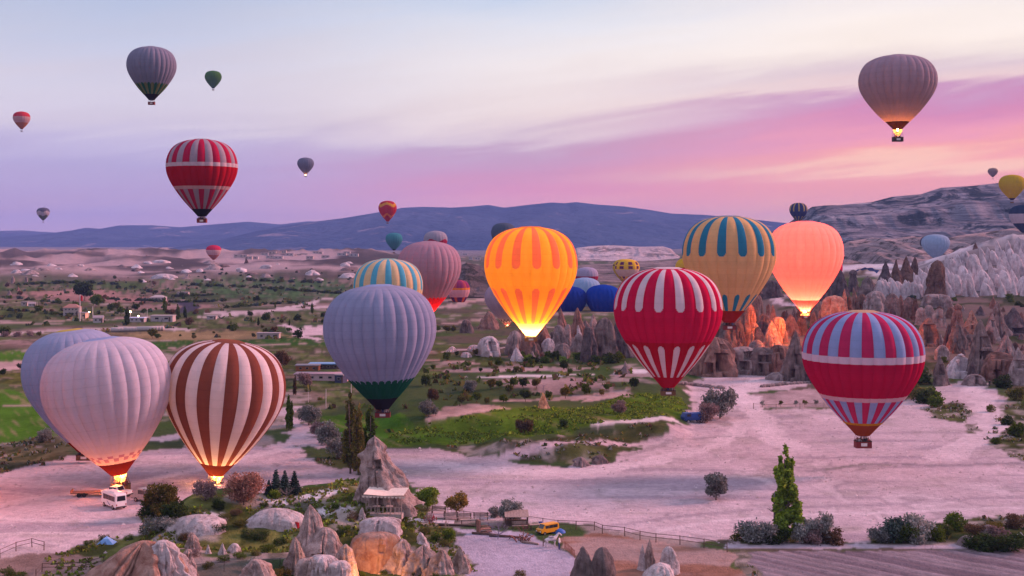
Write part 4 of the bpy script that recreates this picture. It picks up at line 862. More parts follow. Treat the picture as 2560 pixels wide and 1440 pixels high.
WICK = plain((.13, .065, .03), .8, var=.35, scale=9); WICKR = plain((.16, .02, .02), .7, var=.3, scale=8); LEATH = plain((.035, .025, .022), .6); STEEL = plain((.35, .34, .34), .35, .9); ROPE = plain((.10, .09, .085), .8); LABELW = plain((.6, .58, .56), .6)
FLAME = emit((1.0, .50, .14), 55.0); FLAMEC = emit((1.0, .82, .45), 160.0)
def flame_mesh(h):
    b = MB(); b.lathe([(.02, 0), (.16 * h / 2, .18 * h), (.2 * h / 2, .4 * h), (.12 * h / 2, .7 * h), (.02, h)], 10, 0); b.lathe([(.01, .02), (.08 * h / 2, .2 * h), (.02, .6 * h)], 8, 1); return b.mesh('flame', [FLAME, FLAMEC], True)
FL = flame_mesh(2.4)
PEOPLE = []
def balloon(label, cx, yt, w, ym, yb, pat, bx=None, D_=20.0, ng=28, d=None, lamp=0.0, lampc=(1, .42, .12), crown=None, skirt=None, parts=True, rot0=.5, basket=WICK, people=0, flame=False, group=None, tr=.35, bulge=.035, lampz=None, glow=0.0, cone=None, glowc=None, sktr=.10):
    bx = cx if bx is None else bx; d = D_ * F / w if d is None else d; m = d / F
    base = at(bx, yb, d); Ht = (yb - yt) * m; gap = max(.9, (yb - ym) * m); He = Ht - gap; Rr = w * m / 2
    ang = math.atan2((cx - bx), (yb - (yt + .36 * (ym - yt))))
    o = thing('hot_air_balloon', label, 'hot air balloon', base, (0, 0, 0), group)
    f, per = pat; tend = .905 if skirt is not None else 1.0
    env_rot = (0, ang, 0)
    def gore_mesh(nm, k, n, nu, nv, span):
        ts = np.concatenate([np.linspace(0.003, .06, 7), np.linspace(.06, tend, nv - 6)[1:]]); ss_ = np.linspace(-1, 1, nu + 1); vs = []; fs = []; cl = []; cols = []
        for t in ts:
            r = env_r(t) * Rr; z = Ht - t * He; bg_ = bulge * min(1, (t + .02) / .12) * (1 if t < .8 else max(.25, 1 - (t - .8) * 3.5))
            for s in ss_:
                q = ((s + 1) / 2 * span) % 1.0 * 2 - 1 if span > 1 else s
                rr_ = r * (1 + bg_ * (1 - q * q) - bg_ * .6); a = s * pi * span / n
                vs.append((rr_ * cos(a), rr_ * sin(a), z))
        for i in range(len(ts) - 1):
            for j in range(nu):
                fs.append((i * (nu + 1) + j, (i + 1) * (nu + 1) + j, (i + 1) * (nu + 1) + j + 1, i * (nu + 1) + j + 1))
                c = f(k, (ts[i] + ts[i + 1]) / 2, (ss_[j] + ss_[j + 1]) / 2) if span == 1 else f(int((ss_[j] + ss_[j + 1]) / 2 * span / 2 + span / 2), (ts[i] + ts[i + 1]) / 2, ((((ss_[j] + ss_[j + 1]) / 2 + 1) / 2 * span) % 1) * 2 - 1)
                c = tuple(c)
                if c not in cols: cols.append(c)
                cl.append(cols.index(c))
        return mesh(nm, vs, fs, [fabric(c, tr) for c in cols], cl)
    if parts:
        e_ = ob('envelope', None, o, (0, 0, 0), env_rot)
        ms = [gore_mesh('gore', k, ng, 14, 130, 1) for k in range(per)]
        # load tapes that run down the seams
        for k in range(ng): ob('gore', ms[k % per], e_, (0, 0, 0), (0, 0, -pi / 2 + (k + rot0) * 2 * pi / ng))
        par = e_
    else:
        e_ = ob('envelope', gore_mesh('envelope', 0, ng, ng * 5, 46, ng), o, (0, 0, 0), env_rot); par = e_
    cr = crown if crown is not None else f(0, .0, 0)
    b = MB(); b.lathe([(.001, Ht + .10), (env_r(.004) * Rr * .9, Ht + .05), (env_r(.01) * Rr, Ht - .012 * He)], 32); b.obj('crown_vent', [fabric(tuple(cr), tr)], par, smooth=True)
    if skirt is not None:
        b = MB(); b.lathe([(env_r(t) * Rr * .995, Ht - t * He) for t in np.linspace(.903, 1.0, 6)], 32); b.obj('skirt', [fabric(skirt, sktr)], par, smooth=True)
    if cone is not None:   # pale scoop under the mouth, open on one side
        b = MB(); n = 18; r0 = env_r(1.0) * Rr
        vs = [(r0 * 1.05 * (1 - .45 * j) * cos(a), r0 * 1.05 * (1 - .45 * j) * sin(a), Ht - He - j * gap * .52) for j in (0, .5, 1) for a in np.linspace(R(-60), R(150), n)]
        b.add(vs, [(j * n + i, j * n + i + 1, (j + 1) * n + i + 1, (j + 1) * n + i) for j in range(2) for i in range(n - 1)]); b.obj('scoop', [fabric(cone, .5)], par, smooth=True)
    # basket hangs plumb below the mouth
    bw = 2.7 if w > 100 else 2.4; bd = 1.5; bh = min(1.15, .62 * gap); mz = Ht - He
    b = MB(); b.box(-bw / 2, bw / 2, -bd / 2, bd / 2, 0, .08)
    for x0, x1, y0, y1 in ((-bw / 2, bw / 2, -bd / 2, -bd / 2 + .07), (-bw / 2, bw / 2, bd / 2 - .07, bd / 2), (-bw / 2, -bw / 2 + .07, -bd / 2 + .07, bd / 2 - .07), (bw / 2 - .07, bw / 2, -bd / 2 + .07, bd / 2 - .07)): b.box(x0, x1, y0, y1, .08, bh)
    bk = b.obj('basket', [basket], o)
    if w > 100:
        b = MB(); b.tube([(-bw / 2, -bd / 2, bh), (bw / 2, -bd / 2, bh), (bw / 2, bd / 2, bh), (-bw / 2, bd / 2, bh), (-bw / 2, -bd / 2, bh)], .07, n=6); b.obj('rim', [LEATH], bk)
        b = MB(); b.box(-bw * .18, bw * .2, -bd / 2 - .03, -bd / 2, bh * .3, bh * .75); b.obj('name_panel', [LABELW], bk)
        b = MB()
        for x in (-.7, .7):
            for y in (-.5, .5): b.tube([(x, y, bh), (x * .8, y * .8, bh + .55 * (gap - bh) + .25)], .035)
        zf = bh + .55 * (gap - bh) + .25
        b.tube([(-.56, -.4, zf), (.56, -.4, zf), (.56, .4, zf), (-.56, .4, zf), (-.56, -.4, zf)], .04)
        fr = b.obj('burner_frame', [STEEL], o)
        b = MB()
        for x in (-.22, .22): b.lathe([(.13, zf - .25), (.16, zf - .05), (.16, zf + .12), (.10, zf + .16)], 10, c=(x, 0, 0))
        b.obj('burner', [STEEL], fr)
    else: zf = bh + .3
    b = MB(); rm = env_r(1.0) * Rr
    ex = sin(ang) * mz
    for k in range(8):
        a = 2 * pi * (k + .5) / 8; b.tube([(ex + rm * cos(a), rm * sin(a), mz * cos(ang)), (bw * .48 * (1 if cos(a) > 0 else -1), bd * .45 * (1 if sin(a) > 0 else -1), bh)], .025, n=4)
    b.obj('rigging', [ROPE], o)
    if flame: ob('flame', FL, o, (0, 0, zf + .1), (0, 0, 0), (1, 1, min(1.2, max(.4, (Rr / 10)))))
    if lamp:
        L = D.lights.new('burner_light', 'POINT'); L.energy = lamp; L.color = lampc; L.shadow_soft_size = .5
        ob('burner_light', L, o, (sin(ang) * (mz + .06 * He), 0, mz + (.05 * He if lampz is None else lampz)))
    if glow:
        L = D.lights.new('flame_light', 'POINT'); L.energy = glow; L.color = glowc or lampc; L.shadow_soft_size = .4
        ob('flame_light', L, o, (0, -.2, zf + .35))
    if people: PEOPLE.append((base, bw, bd, people, label))
    return o

GL = (1.0, .40, .11)
# the near ones
balloon('pale lavender balloon with a yellow crown, mostly hidden behind the glowing grey one', 186, 822, 246, 1128, 1150, p_plain((.34, .39, .55)), bx=212, ng=30, d=222, crown=(.55, .45, .12), skirt=(.2, .03, .02), people=5, bulge=.028)
balloon('grey lilac balloon with red glow and checkered band, tethered by the minibus', 268, 842, 310, 1186, 1228, p_check((.40, .42, .53), (.26, .18, .32), .835, .885, (.42, .42, .50), .99), bx=302, ng=30, lamp=5000, tr=.2, lampc=(1, .19, .03), skirt=(.07, .012, .01), flame=True, people=8, cone=(.75, .6, .4), glow=2600, bulge=.035, lampz=2.4, d=195, crown=(.25, .33, .52))
balloon('brown and white striped balloon standing behind the russet tree', 561, 850, 298, 1188, 1226, p_stripes((.17, .058, .042), (.56, .52, .58), ()), bx=536, ng=28, lamp=3600, lampc=GL, crown=(.2, .08, .055), flame=True, people=6, cone=(.8, .6, .3), glow=2200, skirt=(.09, .02, .012), tr=.3, d=203, lampz=2.4)
balloon('lavender balloon with a dark green scalloped skirt above the poplars', 950, 712, 277, 1022, 1043, p_scallop((.30, .335, .48), GRN, .745, dark=BLK), ng=30, bx=957, people=6, crown=(.30, .40, .62), basket=WICKR, skirt=BLK, bulge=.045)
balloon('cream and turquoise striped balloon peeking over the lavender one', 970, 647, 172, 846, 862, (p_E, 2), ng=28, crown=(.30, .55, .50))
balloon('mauve balloon with a glowing red scalloped base', 1073, 603, 158, 782, 795, p_scallop((.36, .26, .33), (.80, .03, .03), .775), ng=26, lamp=2600, lampc=(1, .22, .12), tr=.3)
balloon('glowing orange balloon with salmon tongues over the rock ridge', 1327, 567, 230, 838, 853, (p_H, 2), ng=28, lamp=12500, lampc=(1, .56, .17), flame=True, people=6, tr=.55, glow=300, crown=(.85, .34, .05), basket=plain((.3, .12, .04), .8))
balloon('crimson balloon with white tongues over the small green field', 1670, 669, 267, 968, 988, (p_J, 2), ng=32, people=6, crown=(.66, .62, .66), skirt=(.33, .01, .025), flame=False)
balloon('tan balloon with teal tongues and a dark red skirt', 1823, 540, 230, 806, 824, (p_K, 2), ng=28, people=5, skirt=(.28, .02, .018), crown=(.12, .25, .36), basket=WICKR)
balloon('pink balloon lit from inside before the mesa', 2013, 553, 184, 777, 797, p_plain((.80, .34, .38), ((.878, 1.0, (.75, .03, .04)),)), ng=26, D_=25, lamp=10500, lampc=(1, .44, .28), flame=True, people=5, tr=.55, crown=(.78, .40, .42), glow=85000, glowc=(1, .19, .03), basket=WICKR)
balloon('red and blue striped balloon with white belts low over the dusty plain', 2157, 777, 293, 1088, 1119, p_stripes((.50, .035, .12), (.28, .40, .66), ((.336, .388, (.66, .55, .64)), (.388, .665, (.46, .012, .06)), (.665, .70, (.66, .45, .50)), (.884, 1.0, (.50, .27, .02)))), ng=32, people=8, crown=(.55, .40, .26), basket=WICKR, skirt=(.22, .05, .02), rot0=0)
balloon('red and grey striped balloon with white belts, high in the open sky', 505, 348, 173, 541, 557, p_stripes((.45, .02, .07), (.36, .32, .38), ((.32, .366, (.6, .5, .55)), (.366, .618, (.42, .012, .025)), (.618, .66, (.62, .42, .44)))), ng=28, people=6, skirt=BLK, basket=WICKR, rot0=0)
balloon('blue grey balloon with a green scalloped base, topmost over the valley', 379, 117, 119, 250, 262, p_scallop((.24, .255, .34), (.02, .13, .06), .70, dark=BLK, td=.90, alt=(.20, .22, .08)), ng=28, people=0, basket=WICKR, skirt=BLK, bulge=.045)
balloon('dusky grey balloon with a burning flame, alone in the pink sky', 2244, 138, 187, 323, 354, p_plain((.26, .24, .31)), ng=28, lamp=4800, lampc=(1, .22, .03), lampz=2.6, flame=True, people=4, skirt=(.03, .015, .015), tr=.22, cone=(.8, .5, .3), bulge=.045, basket=LEATH)
# the far ones
sm = dict(parts=False, ng=20)
balloon('small lime green balloon beside the topmost grey one', 533, 177, 41, 221, 226, p_plain((.06, .17, .025), ((.95, 1, BLK),)), **sm)
balloon('tiny red, white and orange banded balloon near the picture edge', 54, 279, 41, 323, 329, p_plain((.5, .35, .33), ((0, .3, (.5, .035, .03)), (.64, .97, (.42, .16, .02)), (.97, 1, BLK))), **sm)
balloon('tiny grey balloon with zigzag bands and a green base', 108, 519, 31, 551, 556, p_zig([(.30, (.10, .10, .14)), (.62, (.45, .42, .46)), (2, (.10, .13, .03))]), **sm)
balloon('small slate blue balloon with a lit burner', 764, 394, 41, 436, 442, p_plain((.14, .17, .24), ((.97, 1, DRED),)), lamp=1500, lampc=(1, .3, .04), flame=True, **sm)
balloon('small cherry red and white balloon before the blue mountain', 534, 613, 37, 650, 655, p_plain((.58, .42, .42), ((0, .32, (.55, .02, .06)), (.66, .97, (.42, .15, .04)))), **sm)
balloon('small red balloon with yellow chevrons', 969, 502, 45, 554, 559, p_zig([(.12, (.42, .02, .02)), (.26, (.6, .32, .02)), (.66, (.42, .02, .02)), (.76, (.6, .2, .02)), (2, (.36, .015, .02))], 5), **sm)
balloon('small turquoise balloon with a dark mouth', 985, 582, 42, 626, 633, p_plain((.05, .26, .30), ((.93, 1, BLK),)), flame=False, **sm)
balloon('grey balloon with a stepped red band behind the mauve one', 1089, 577, 59, 640, 648, p_zig([(.38, (.33, .33, .40)), (2, (.35, .02, .05))]), **sm)
balloon('dark teal balloon peeking out behind the glowing orange one', 1259, 557, 62, 628, 636, p_plain((.085, .12, .17), ((.5, 1, (.03, .035, .05)),)), **sm)
balloon('purple and orange balloon with a white belt, glowing low behind the mauve one', 1147, 700, 55, 769, 774, (p_G, 3), lamp=6500, d=800, lampc=GL, parts=False, ng=18, tr=.45)
balloon('lilac balloon with a checkered hem, low behind the rocks', 1266, 706, 108, 812, 824, p_check((.33, .29, .40), (.05, .03, .07), .86, .93, (.10, .04, .07), .94), bx=1269, ng=26, flame=True, glow=2500, lamp=500, lampc=GL)
balloon('tiny tan balloon above the mesa', 2482, 420, 24, 443, 448, p_plain((.30, .20, .13)), **sm)
balloon('lemon yellow balloon with a dark mouth above the mesa edge', 2530, 437, 62, 500, 508, p_plain((.50, .38, .015), ((.93, 1, (.02, .02, .05)),)), **sm)
balloon('navy balloon with a broad white belt cut by the picture edge', 2559, 512, 68, 582, 590, p_plain((.025, .05, .10), ((.32, .66, (.42, .40, .46)),)), **sm)
balloon('powder blue balloon before the mesa slope', 2339, 586, 68, 648, 656, p_plain((.30, .42, .56), ((.97, 1, DRED),)), parts=False, ng=24)
balloon('dark grey balloon almost hidden behind the powder blue one', 2330, 588, 58, 640, 646, p_plain((.10, .10, .14)), **sm)
balloon('navy and yellow striped balloon above the pink one', 1996, 507, 44, 556, 562, (p_AD, 2), parts=False, ng=20)
balloon('yellow balloon with purple patches and a cream belt', 1568, 648, 61, 708, 715, (p_AE, 2), parts=False, ng=16)
balloon('plain yellow balloon behind the purple patched one', 1560, 648, 56, 706, 712, p_plain((.55, .40, .02), ((.22, .27, (.05, .03, .08)),)), d=1180, **sm)
balloon('yellow balloon with a red belt behind the tan and teal one', 1719, 645, 60, 712, 718, p_plain((.62, .44, .01), ((.34, .46, (.4, .02, .02)),)), **sm)
balloon('lilac balloon with a crimson belt above the blue group', 1467, 668, 57, 728, 735, p_plain((.40, .38, .52), ((.38, .62, (.38, .015, .05)),)), **sm)
balloon('black balloon in the shadow of the crimson belted one', 1491, 668, 42, 715, 720, p_plain((.04, .035, .045)), **sm)
balloon('ice blue balloon between the orange one and the two deep blue ones', 1462, 694, 82, 786, 794, p_plain((.28, .42, .60)), ng=24, D_=20, parts=False)
balloon('deep blue balloon touching the flank of the orange one', 1423, 716, 88, 806, 814, p_plain((.012, .045, .30)), ng=22, parts=False, bulge=.06)
balloon('royal blue balloon resting behind the rocks by the crimson one', 1508, 712, 88, 804, 812, p_plain((.01, .06, .40)), ng=22, parts=False, bulge=.06)
balloon('pale blue balloon mostly outside the picture edge', 2590, 725, 92, 822, 830, p_plain((.28, .38, .58)), ng=24, parts=False)
balloon('crimson balloon showing a sliver behind the pink one', 2066, 640, 78, 726, 734, p_plain((.55, .02, .08)), **sm)
balloon('balloon standing beyond the picture edge whose burner reddens the dust', -210, 860, 290, 1222, 1262, p_plain((.45, .1, .1)), ng=24, parts=False, lamp=2500, lampc=(1, .2, .05), flame=True, glow=30000, d=186)
# ------------------------------------------------------------------ trees and shrubs
BARK = plain((.10, .075, .06), .9, var=.3, scale=6); BARKG = plain((.20, .18, .18), .9, var=.25, scale=6)
LG = dict(green=leafmat((.085, .135, .026)), dark=leafmat((.045, .075, .028)), bright=leafmat((.19, .29, .045)), sage=leafmat((.23, .25, .23), .4, (.36, .38, .36)), olive=leafmat((.125, .135, .045)), russet=leafmat((.40, .20, .15), .4, (.52, .30, .22)),
          ochre=leafmat((.24, .19, .045), .5, (.48, .30, .10)), conifer=leafmat((.055, .09, .08), .5, (.09, .15, .125)), brown=leafmat((.13, .09, .06), .4), mauve=leafmat((.23, .17, .17), .35, (.34, .26, .25)), blossom=leafmat((.45, .33, .35), .4, (.7, .55, .55)), autumn=leafmat((.17, .16, .04), .5, (.22, .15, .05)))
def leaves(name, seed, n, size, lobes, mat, flat=1.0, up=.0, inner=.45):
    """n leaf clumps spread through a set of lobes (centre, radii)."""
    g = np.random.default_rng(seed); wts = np.array([l[1][0] * l[1][1] * l[1][2] for l in lobes]) ** .75; wts /= wts.sum()
    which = g.choice(len(lobes), n, p=wts); c = np.array([l[0] for l in lobes])[which]; r = np.array([l[1] for l in lobes])[which]
    v = g.normal(size=(n, 3)); v /= np.linalg.norm(v, axis=1)[:, None]; rad = (inner + (1 - inner) * g.random(n) ** .55) * (1 + .16 * g.normal(size=n))
    p = c + v * r * rad[:, None]
    a = g.normal(size=(n, 3)); a[:, 2] *= flat; a[:, 2] += up; a /= np.linalg.norm(a, axis=1)[:, None]
    b = np.cross(a, g.normal(size=(n, 3))); b /= np.linalg.norm(b, axis=1)[:, None]
    s = size * (.55 + .9 * g.random(n))[:, None]
    q = np.stack([p - a * s, p + b * s * .55, p + a * s, p - b * s * .55], 1).reshape(-1, 3)
    # fold each clump a little so it never vanishes edge-on
    nrm = np.cross(a, b); q[1::4] += nrm * s * .35; q[3::4] += nrm * s * .35
    i = np.arange(n) * 4; f = np.stack([np.stack([i, i + 1, i + 2], 1), np.stack([i, i + 2, i + 3], 1)], 1).reshape(-1, 3)
    return mesh(name, q, f, [mat], smooth=False)
def trunk(name, seed, h, r, crown_r, mat, limbs=6, h0=.35, spread=1.0, twigs=0):
    g = random.Random(seed); b = MB(); top = Vector((g.uniform(-.06, .06) * h, g.uniform(-.06, .06) * h, h * .8))
    b.tube([(0, 0, -.3), (0, 0, .05 * h), tuple(top * .5 + Vector((g.uniform(-.03, .03) * h, 0, 0))), tuple(top)], r, r * .35, 7)
    for k in range(limbs):
        a = 2 * pi * k / limbs + g.uniform(-.4, .4); t = g.uniform(h0, .75); s = top * t; L = crown_r * g.uniform(.6, .95) * spread
        e_ = s + Vector((cos(a) * L, sin(a) * L, L * g.uniform(.45, 1.0))); m_ = (s + e_) / 2 + Vector((cos(a) * L * .08, sin(a) * L * .08, -L * .08))
        b.tube([s, m_, e_], r * .42, r * .1, 5)
        for q in range(twigs):
            u = g.uniform(.35, 1); s2 = s.lerp(e_, u); a2 = a + g.uniform(-1.2, 1.2); L2 = L * g.uniform(.3, .6)
            b.tube([s2, s2 + Vector((cos(a2) * L2, sin(a2) * L2, L2 * g.uniform(.1, 1.0)))], r * .16, r * .05, 4)
    return b.mesh(name, [mat], True)
def lob_round(seed, R_, H_, z0, n=9):
    g = random.Random(seed); L = [((0, 0, z0 + H_ * .5), (R_ * .72, R_ * .72, H_ * .46))]
    for k in range(n):
        a = g.uniform(0, 2 * pi); z = z0 + H_ * g.uniform(.15, .85); rr = R_ * g.uniform(.3, .48); q = R_ * .68 * math.sqrt(max(.1, 1 - (2 * (z - z0) / H_ - 1) ** 2))
        L.append(((cos(a) * q, sin(a) * q, z), (rr, rr, rr * g.uniform(.7, 1.1))))
    return L
def lob_poplar(seed, R_, H_, z0, n=66):
    g = random.Random(seed); L = []; st = [(0, 0, 1.0), (R_ * .40, .1, .84), (-R_ * .36, -.1, .93), (.1, R_ * .4, .78)]
    for k in range(n):
        x0, y0, hh = st[k % 4]; t = min(.97, (k // 4 + g.random()) / (n / 4)); q = R_ * .50 * min(1, (1 - t) * 2.2) ** .8 * (.5 + .5 * min(1, t * 6)) * g.uniform(.7, 1.15); a = g.uniform(0, 2 * pi); off = q * g.uniform(0, .8)
        L.append(((x0 * (1 - t * .35) + cos(a) * off, y0 + sin(a) * off, z0 + t * H_ * hh), (max(.15, q * .38), max(.15, q * .38), H_ / n * 4.5)))
    return L
def lob_conifer(seed, R_, H_, z0, n=12):
    g = random.Random(seed); L = []
    for k in range(n):
        t = k / n; q = R_ * (1 - t) * .9 + .1
        for j in range(5):
            a = 2 * pi * j / 5 + k * .7; L.append(((cos(a) * q * .6, sin(a) * q * .6, z0 + t * H_ - q * .12), (q * .5, q * .5, H_ / n * .5)))
    return L
PROTO = {}
def proto(kind, col, seed, h, r, n, size, limbs=6, bark=None):
    """A unit-sized tree (crown mesh, trunk mesh) kept for copying."""
    k = (kind, col, seed)
    if k in PROTO: return PROTO[k]
    if kind == 'round': cr = leaves('crown', seed, n, size, lob_round(seed, r, h * .72, h * .26), LG[col]); tr_ = trunk('trunk', seed, h, h * .03, r, bark or BARK, limbs)
    elif kind == 'shrub': cr = leaves('crown', seed, n, size, lob_round(seed, r, h * .95, 0, 8), LG[col], inner=.35); tr_ = trunk('trunk', seed, h * .8, h * .03, r, bark or BARK, limbs, .1)
    elif kind == 'willow': cr = leaves('crown', seed, n, size, lob_round(seed, r, h * .86, h * .12, 13), LG[col], 1, .6, .3); tr_ = trunk('trunk', seed, h, h * .035, r, bark or BARK, limbs, .2, 1.1, 2)
    elif kind == 'poplar': cr = leaves('crown', seed, n, size, lob_poplar(seed, r, h * .93, h * .08), LG[col], 1, .9, .2); tr_ = trunk('trunk', seed, h * 1.1, h * .016, r, bark or BARK, 8, .12, .5)
    elif kind == 'conifer': cr = leaves('crown', seed, n, size, lob_conifer(seed, r, h * .95, h * .08), LG[col], .3, -.1, .2); tr_ = trunk('trunk', seed, h * 1.1, h * .02, r * .4, bark or BARK, 4, .1)
    elif kind == 'bare': cr = None; tr_ = trunk('trunk', seed, h, h * .03, r, bark or BARK, limbs, .15, 1.15, 6)
    PROTO[k] = (cr, tr_, h); return PROTO[k]
def tree(px, yb, hpx, kind, col, label, group=None, seed=1, h=5.0, r=2.0, n=900, size=.28, name='tree', cat='tree', wsc=1.0, bark=None, limbs=6):
    g = ground(px, yb); hh = hpx * g.y / F; cr, tr_, h0 = proto(kind, col, seed, h, r, n, size, limbs, bark); s = hh / h0
    o = thing(name, label, cat, g - Vector((0, 0, .05)), (0, 0, random.uniform(0, 6.28)), group, (s * wsc, s * wsc, s))
    ob('trunk', tr_, o)
    if cr is not None: ob('crown', cr, o)
    return o
# big single trees near the camera
tree(1964, 1352, 232, 'poplar', 'bright', 'tall slender green poplar rising alone from the grey bushes by the ploughed field', seed=11, h=12, r=2.3, n=8500, size=.24, name='poplar_tree', wsc=1.35)
tree(1938, 1350, 150, 'bare', 'green', 'thin bare sapling right beside the lone poplar', seed=12, h=8, r=1.1, name='bare_tree', bark=BARKG, limbs=9)
tree(1790, 1250, 72, 'willow', 'sage', 'lone grey green rounded tree standing on the open dusty plain', seed=13, h=6, r=2.7, n=4200, size=.24)
for i, (px, yb, hh, c, ws, lb) in enumerate((
    (1880, 1356, 62, 'sage', 1.1, 'silver grey bush at the near end of the hedge around the poplar'), (1912, 1358, 58, 'sage', 1.0, 'grey bush between the end of the hedge and the poplar'), (1855, 1352, 40, 'olive', 1.2, 'low dull bush trailing off the poplar hedge towards the fence'),
    (1945, 1360, 46, 'dark', 1.2, 'dark shrub at the foot of the lone poplar'), (2006, 1358, 62, 'sage', .9, 'upright grey bush just past the lone poplar'), (2032, 1360, 44, 'mauve', 1.1, 'dull mauve bush between the two upright grey bushes'),
    (2056, 1356, 84, 'sage', .6, 'narrow pale green sapling at the far end of the poplar hedge'), (2085, 1360, 40, 'brown', 1.2, 'brownish low bush closing the poplar hedge'),
    (2200, 1356, 48, 'sage', 1.2, 'low blue grey bush opening the second hedge'), (2232, 1358, 66, 'conifer', .9, 'blue green bush in the second hedge'), (2262, 1356, 58, 'dark', 1.1, 'dark shrub in the middle of the second hedge'), (2298, 1354, 74, 'sage', 1.0, 'tallest rounded grey bush of the second hedge'), (2335, 1352, 42, 'green', 1.2, 'green bush where the second hedge ends'),
    (2390, 1325, 50, 'green', 1.0, 'green bush above the shrubby bank beside the plain'), (2358, 1340, 32, 'dark', 1.2, 'small dark bush under the green bush of the bank'), (2440, 1340, 34, 'brown', 1.4, 'brown scrub in the middle of the bank'), (2500, 1356, 44, 'mauve', 1.2, 'mauve bush near the picture edge above the black hedge'),
    (2450, 1374, 40, 'dark', 1.6, 'black hedge bush beside the end of the lilac path'), (2490, 1376, 42, 'dark', 1.5, 'black hedge bush halfway to the picture edge'), (2535, 1378, 44, 'dark', 1.5, 'black hedge bush at the picture edge'), (2480, 1330, 30, 'autumn', 1.5, 'yellowish bush on the bank below the plain'), (2540, 1318, 34, 'brown', 1.6, 'brown bush on the crest of the bank at the edge'))):
    tree(px, yb, hh, 'shrub', c, lb, seed=20 + i % 5, h=3.2, r=1.9, n=1500, size=.17, name='bush', cat='bush', wsc=ws)
tree(405, 1296, 92, 'willow', 'autumn', 'large olive brown tree beside the minibus, dark green at its foot', seed=31, h=6, r=2.9, n=4200, size=.22)
tree(440, 1298, 50, 'shrub', 'dark', 'dark green bush under the large olive brown tree', seed=32, h=3, r=2.2, n=1600, size=.2, name='bush', cat='bush')
tree(370, 1296, 46, 'shrub', 'dark', 'dark bush on the minibus side of the olive brown tree', seed=33, h=3, r=1.9, n=1500, size=.2, name='bush', cat='bush')
tree(513, 1252, 54, 'willow', 'mauve', 'greyish tree in front of the striped balloon basket', seed=34, h=6, r=3.2, n=2600, size=.24)
tree(610, 1262, 78, 'willow', 'russet', 'wide russet pink tree by the striped balloon', seed=35, h=6, r=3.9, n=5000, size=.22)
tree(550, 1276, 28, 'shrub', 'dark', 'round dark green bush below the greyish tree', seed=36, h=3, r=1.7, n=1200, size=.2, name='bush', cat='bush')
for px, yb, hh, s, lb in ((690, 1238, 66, 37, 'leftmost and tallest of the three small fir trees'), (712, 1236, 62, 38, 'middle one of the three small fir trees'), (736, 1234, 58, 39, 'rightmost of the three small fir trees'), (672, 1238, 40, 37, 'low fir between the russet tree and the three fir trees')):
    tree(px, yb, hh, 'conifer', 'conifer', lb, seed=s, h=5, r=1.7, n=2200, size=.2, name='fir_tree')
tree(690, 1246, 26, 'shrub', 'bright', 'yellow green bush before the fir trees', seed=40, h=3, r=2, n=1200, size=.2, name='bush', cat='bush'); tree(716, 1248, 34, 'bare', 'green', 'greyish bare shrub before the fir trees', seed=41, h=3, r=1.6, name='bare_bush', cat='bush', bark=BARKG, limbs=10)
tree(1068, 1276, 60, 'round', 'bright', 'leafy bright green tree beside the canopy cone', seed=42, h=5, r=2.6, n=4200, size=.2, name='tree')
tree(1142, 1294, 62, 'round', 'ochre', 'golden tipped tree among the benches', seed=43, h=5, r=2.3, n=2600, size=.2)
tree(1276, 1308, 64, 'willow', 'sage', 'soft grey green tree leaning over the wooden shelter', seed=44, h=5, r=2.3, n=3200, size=.2)
tree(1240, 1292, 26, 'shrub', 'sage', 'low grey bush beside the leaning grey tree', seed=45, h=3, r=2.6, n=1300, size=.2, name='bush', cat='bush')
tree(1245, 1348, 48, 'bare', 'green', 'bare bluish tree with spreading branches in the yard', seed=46, h=4.5, r=2.6, name='bare_tree', bark=plain((.16, .15, .24), .8), limbs=11)
tree(1308, 1346, 44, 'bare', 'green', 'bare reddish brown tree with upright branches in the yard', seed=47, h=4.5, r=1.6, name='bare_tree', bark=plain((.17, .07, .06), .8), limbs=10)
tree(1075, 1314, 32, 'round', 'blossom', 'small blossoming tree hung with red ribbons', seed=48, h=4, r=1.9, n=900, size=.16, name='blossom_tree')
tree(1122, 1352, 36, 'shrub', 'bright', 'fresh green shrub at the corner of the yard', seed=49, h=3, r=1.5, n=1300, size=.18, name='bush', cat='bush')
tree(1300, 1446, 22, 'shrub', 'autumn', 'low tuft cut off by the bottom edge of the yard', seed=50, h=3, r=2.2, n=900, size=.18, name='bush', cat='bush')
tree(636, 1432, 40, 'shrub', 'sage', 'silvery shrub on the front slope below the horn shaped peak', seed=51, h=3, r=1.6, n=1300, size=.17, name='bush', cat='bush')
for px, y0, y1, s, lb in ((876, 1184, 200, 52, 'dark tall poplar, leftmost of the row behind the canopy cone'), (898, 1188, 172, 53, 'olive poplar hidden partly by the canopy cone'), (925, 1178, 160, 54, 'bushy poplar rising behind the tip of the canopy cone')):
    tree(px, y0, y1, 'poplar', 'olive' if s == 52 else 'autumn' if s == 53 else 'green', lb, seed=s, h=10, r=1.7, n=2600, size=.24, name='poplar_tree')
tree(722, 1076, 88, 'poplar', 'green', 'slim poplar pair beside the striped balloon and the fork of the track', seed=55, h=8, r=1.6, n=2200, size=.26, name='poplar_tree')
tree(738, 988, 50, 'poplar', 'brown', 'dusky poplar far behind the striped balloon', seed=56, h=8, r=1.2, n=1200, size=.28, name='poplar_tree')
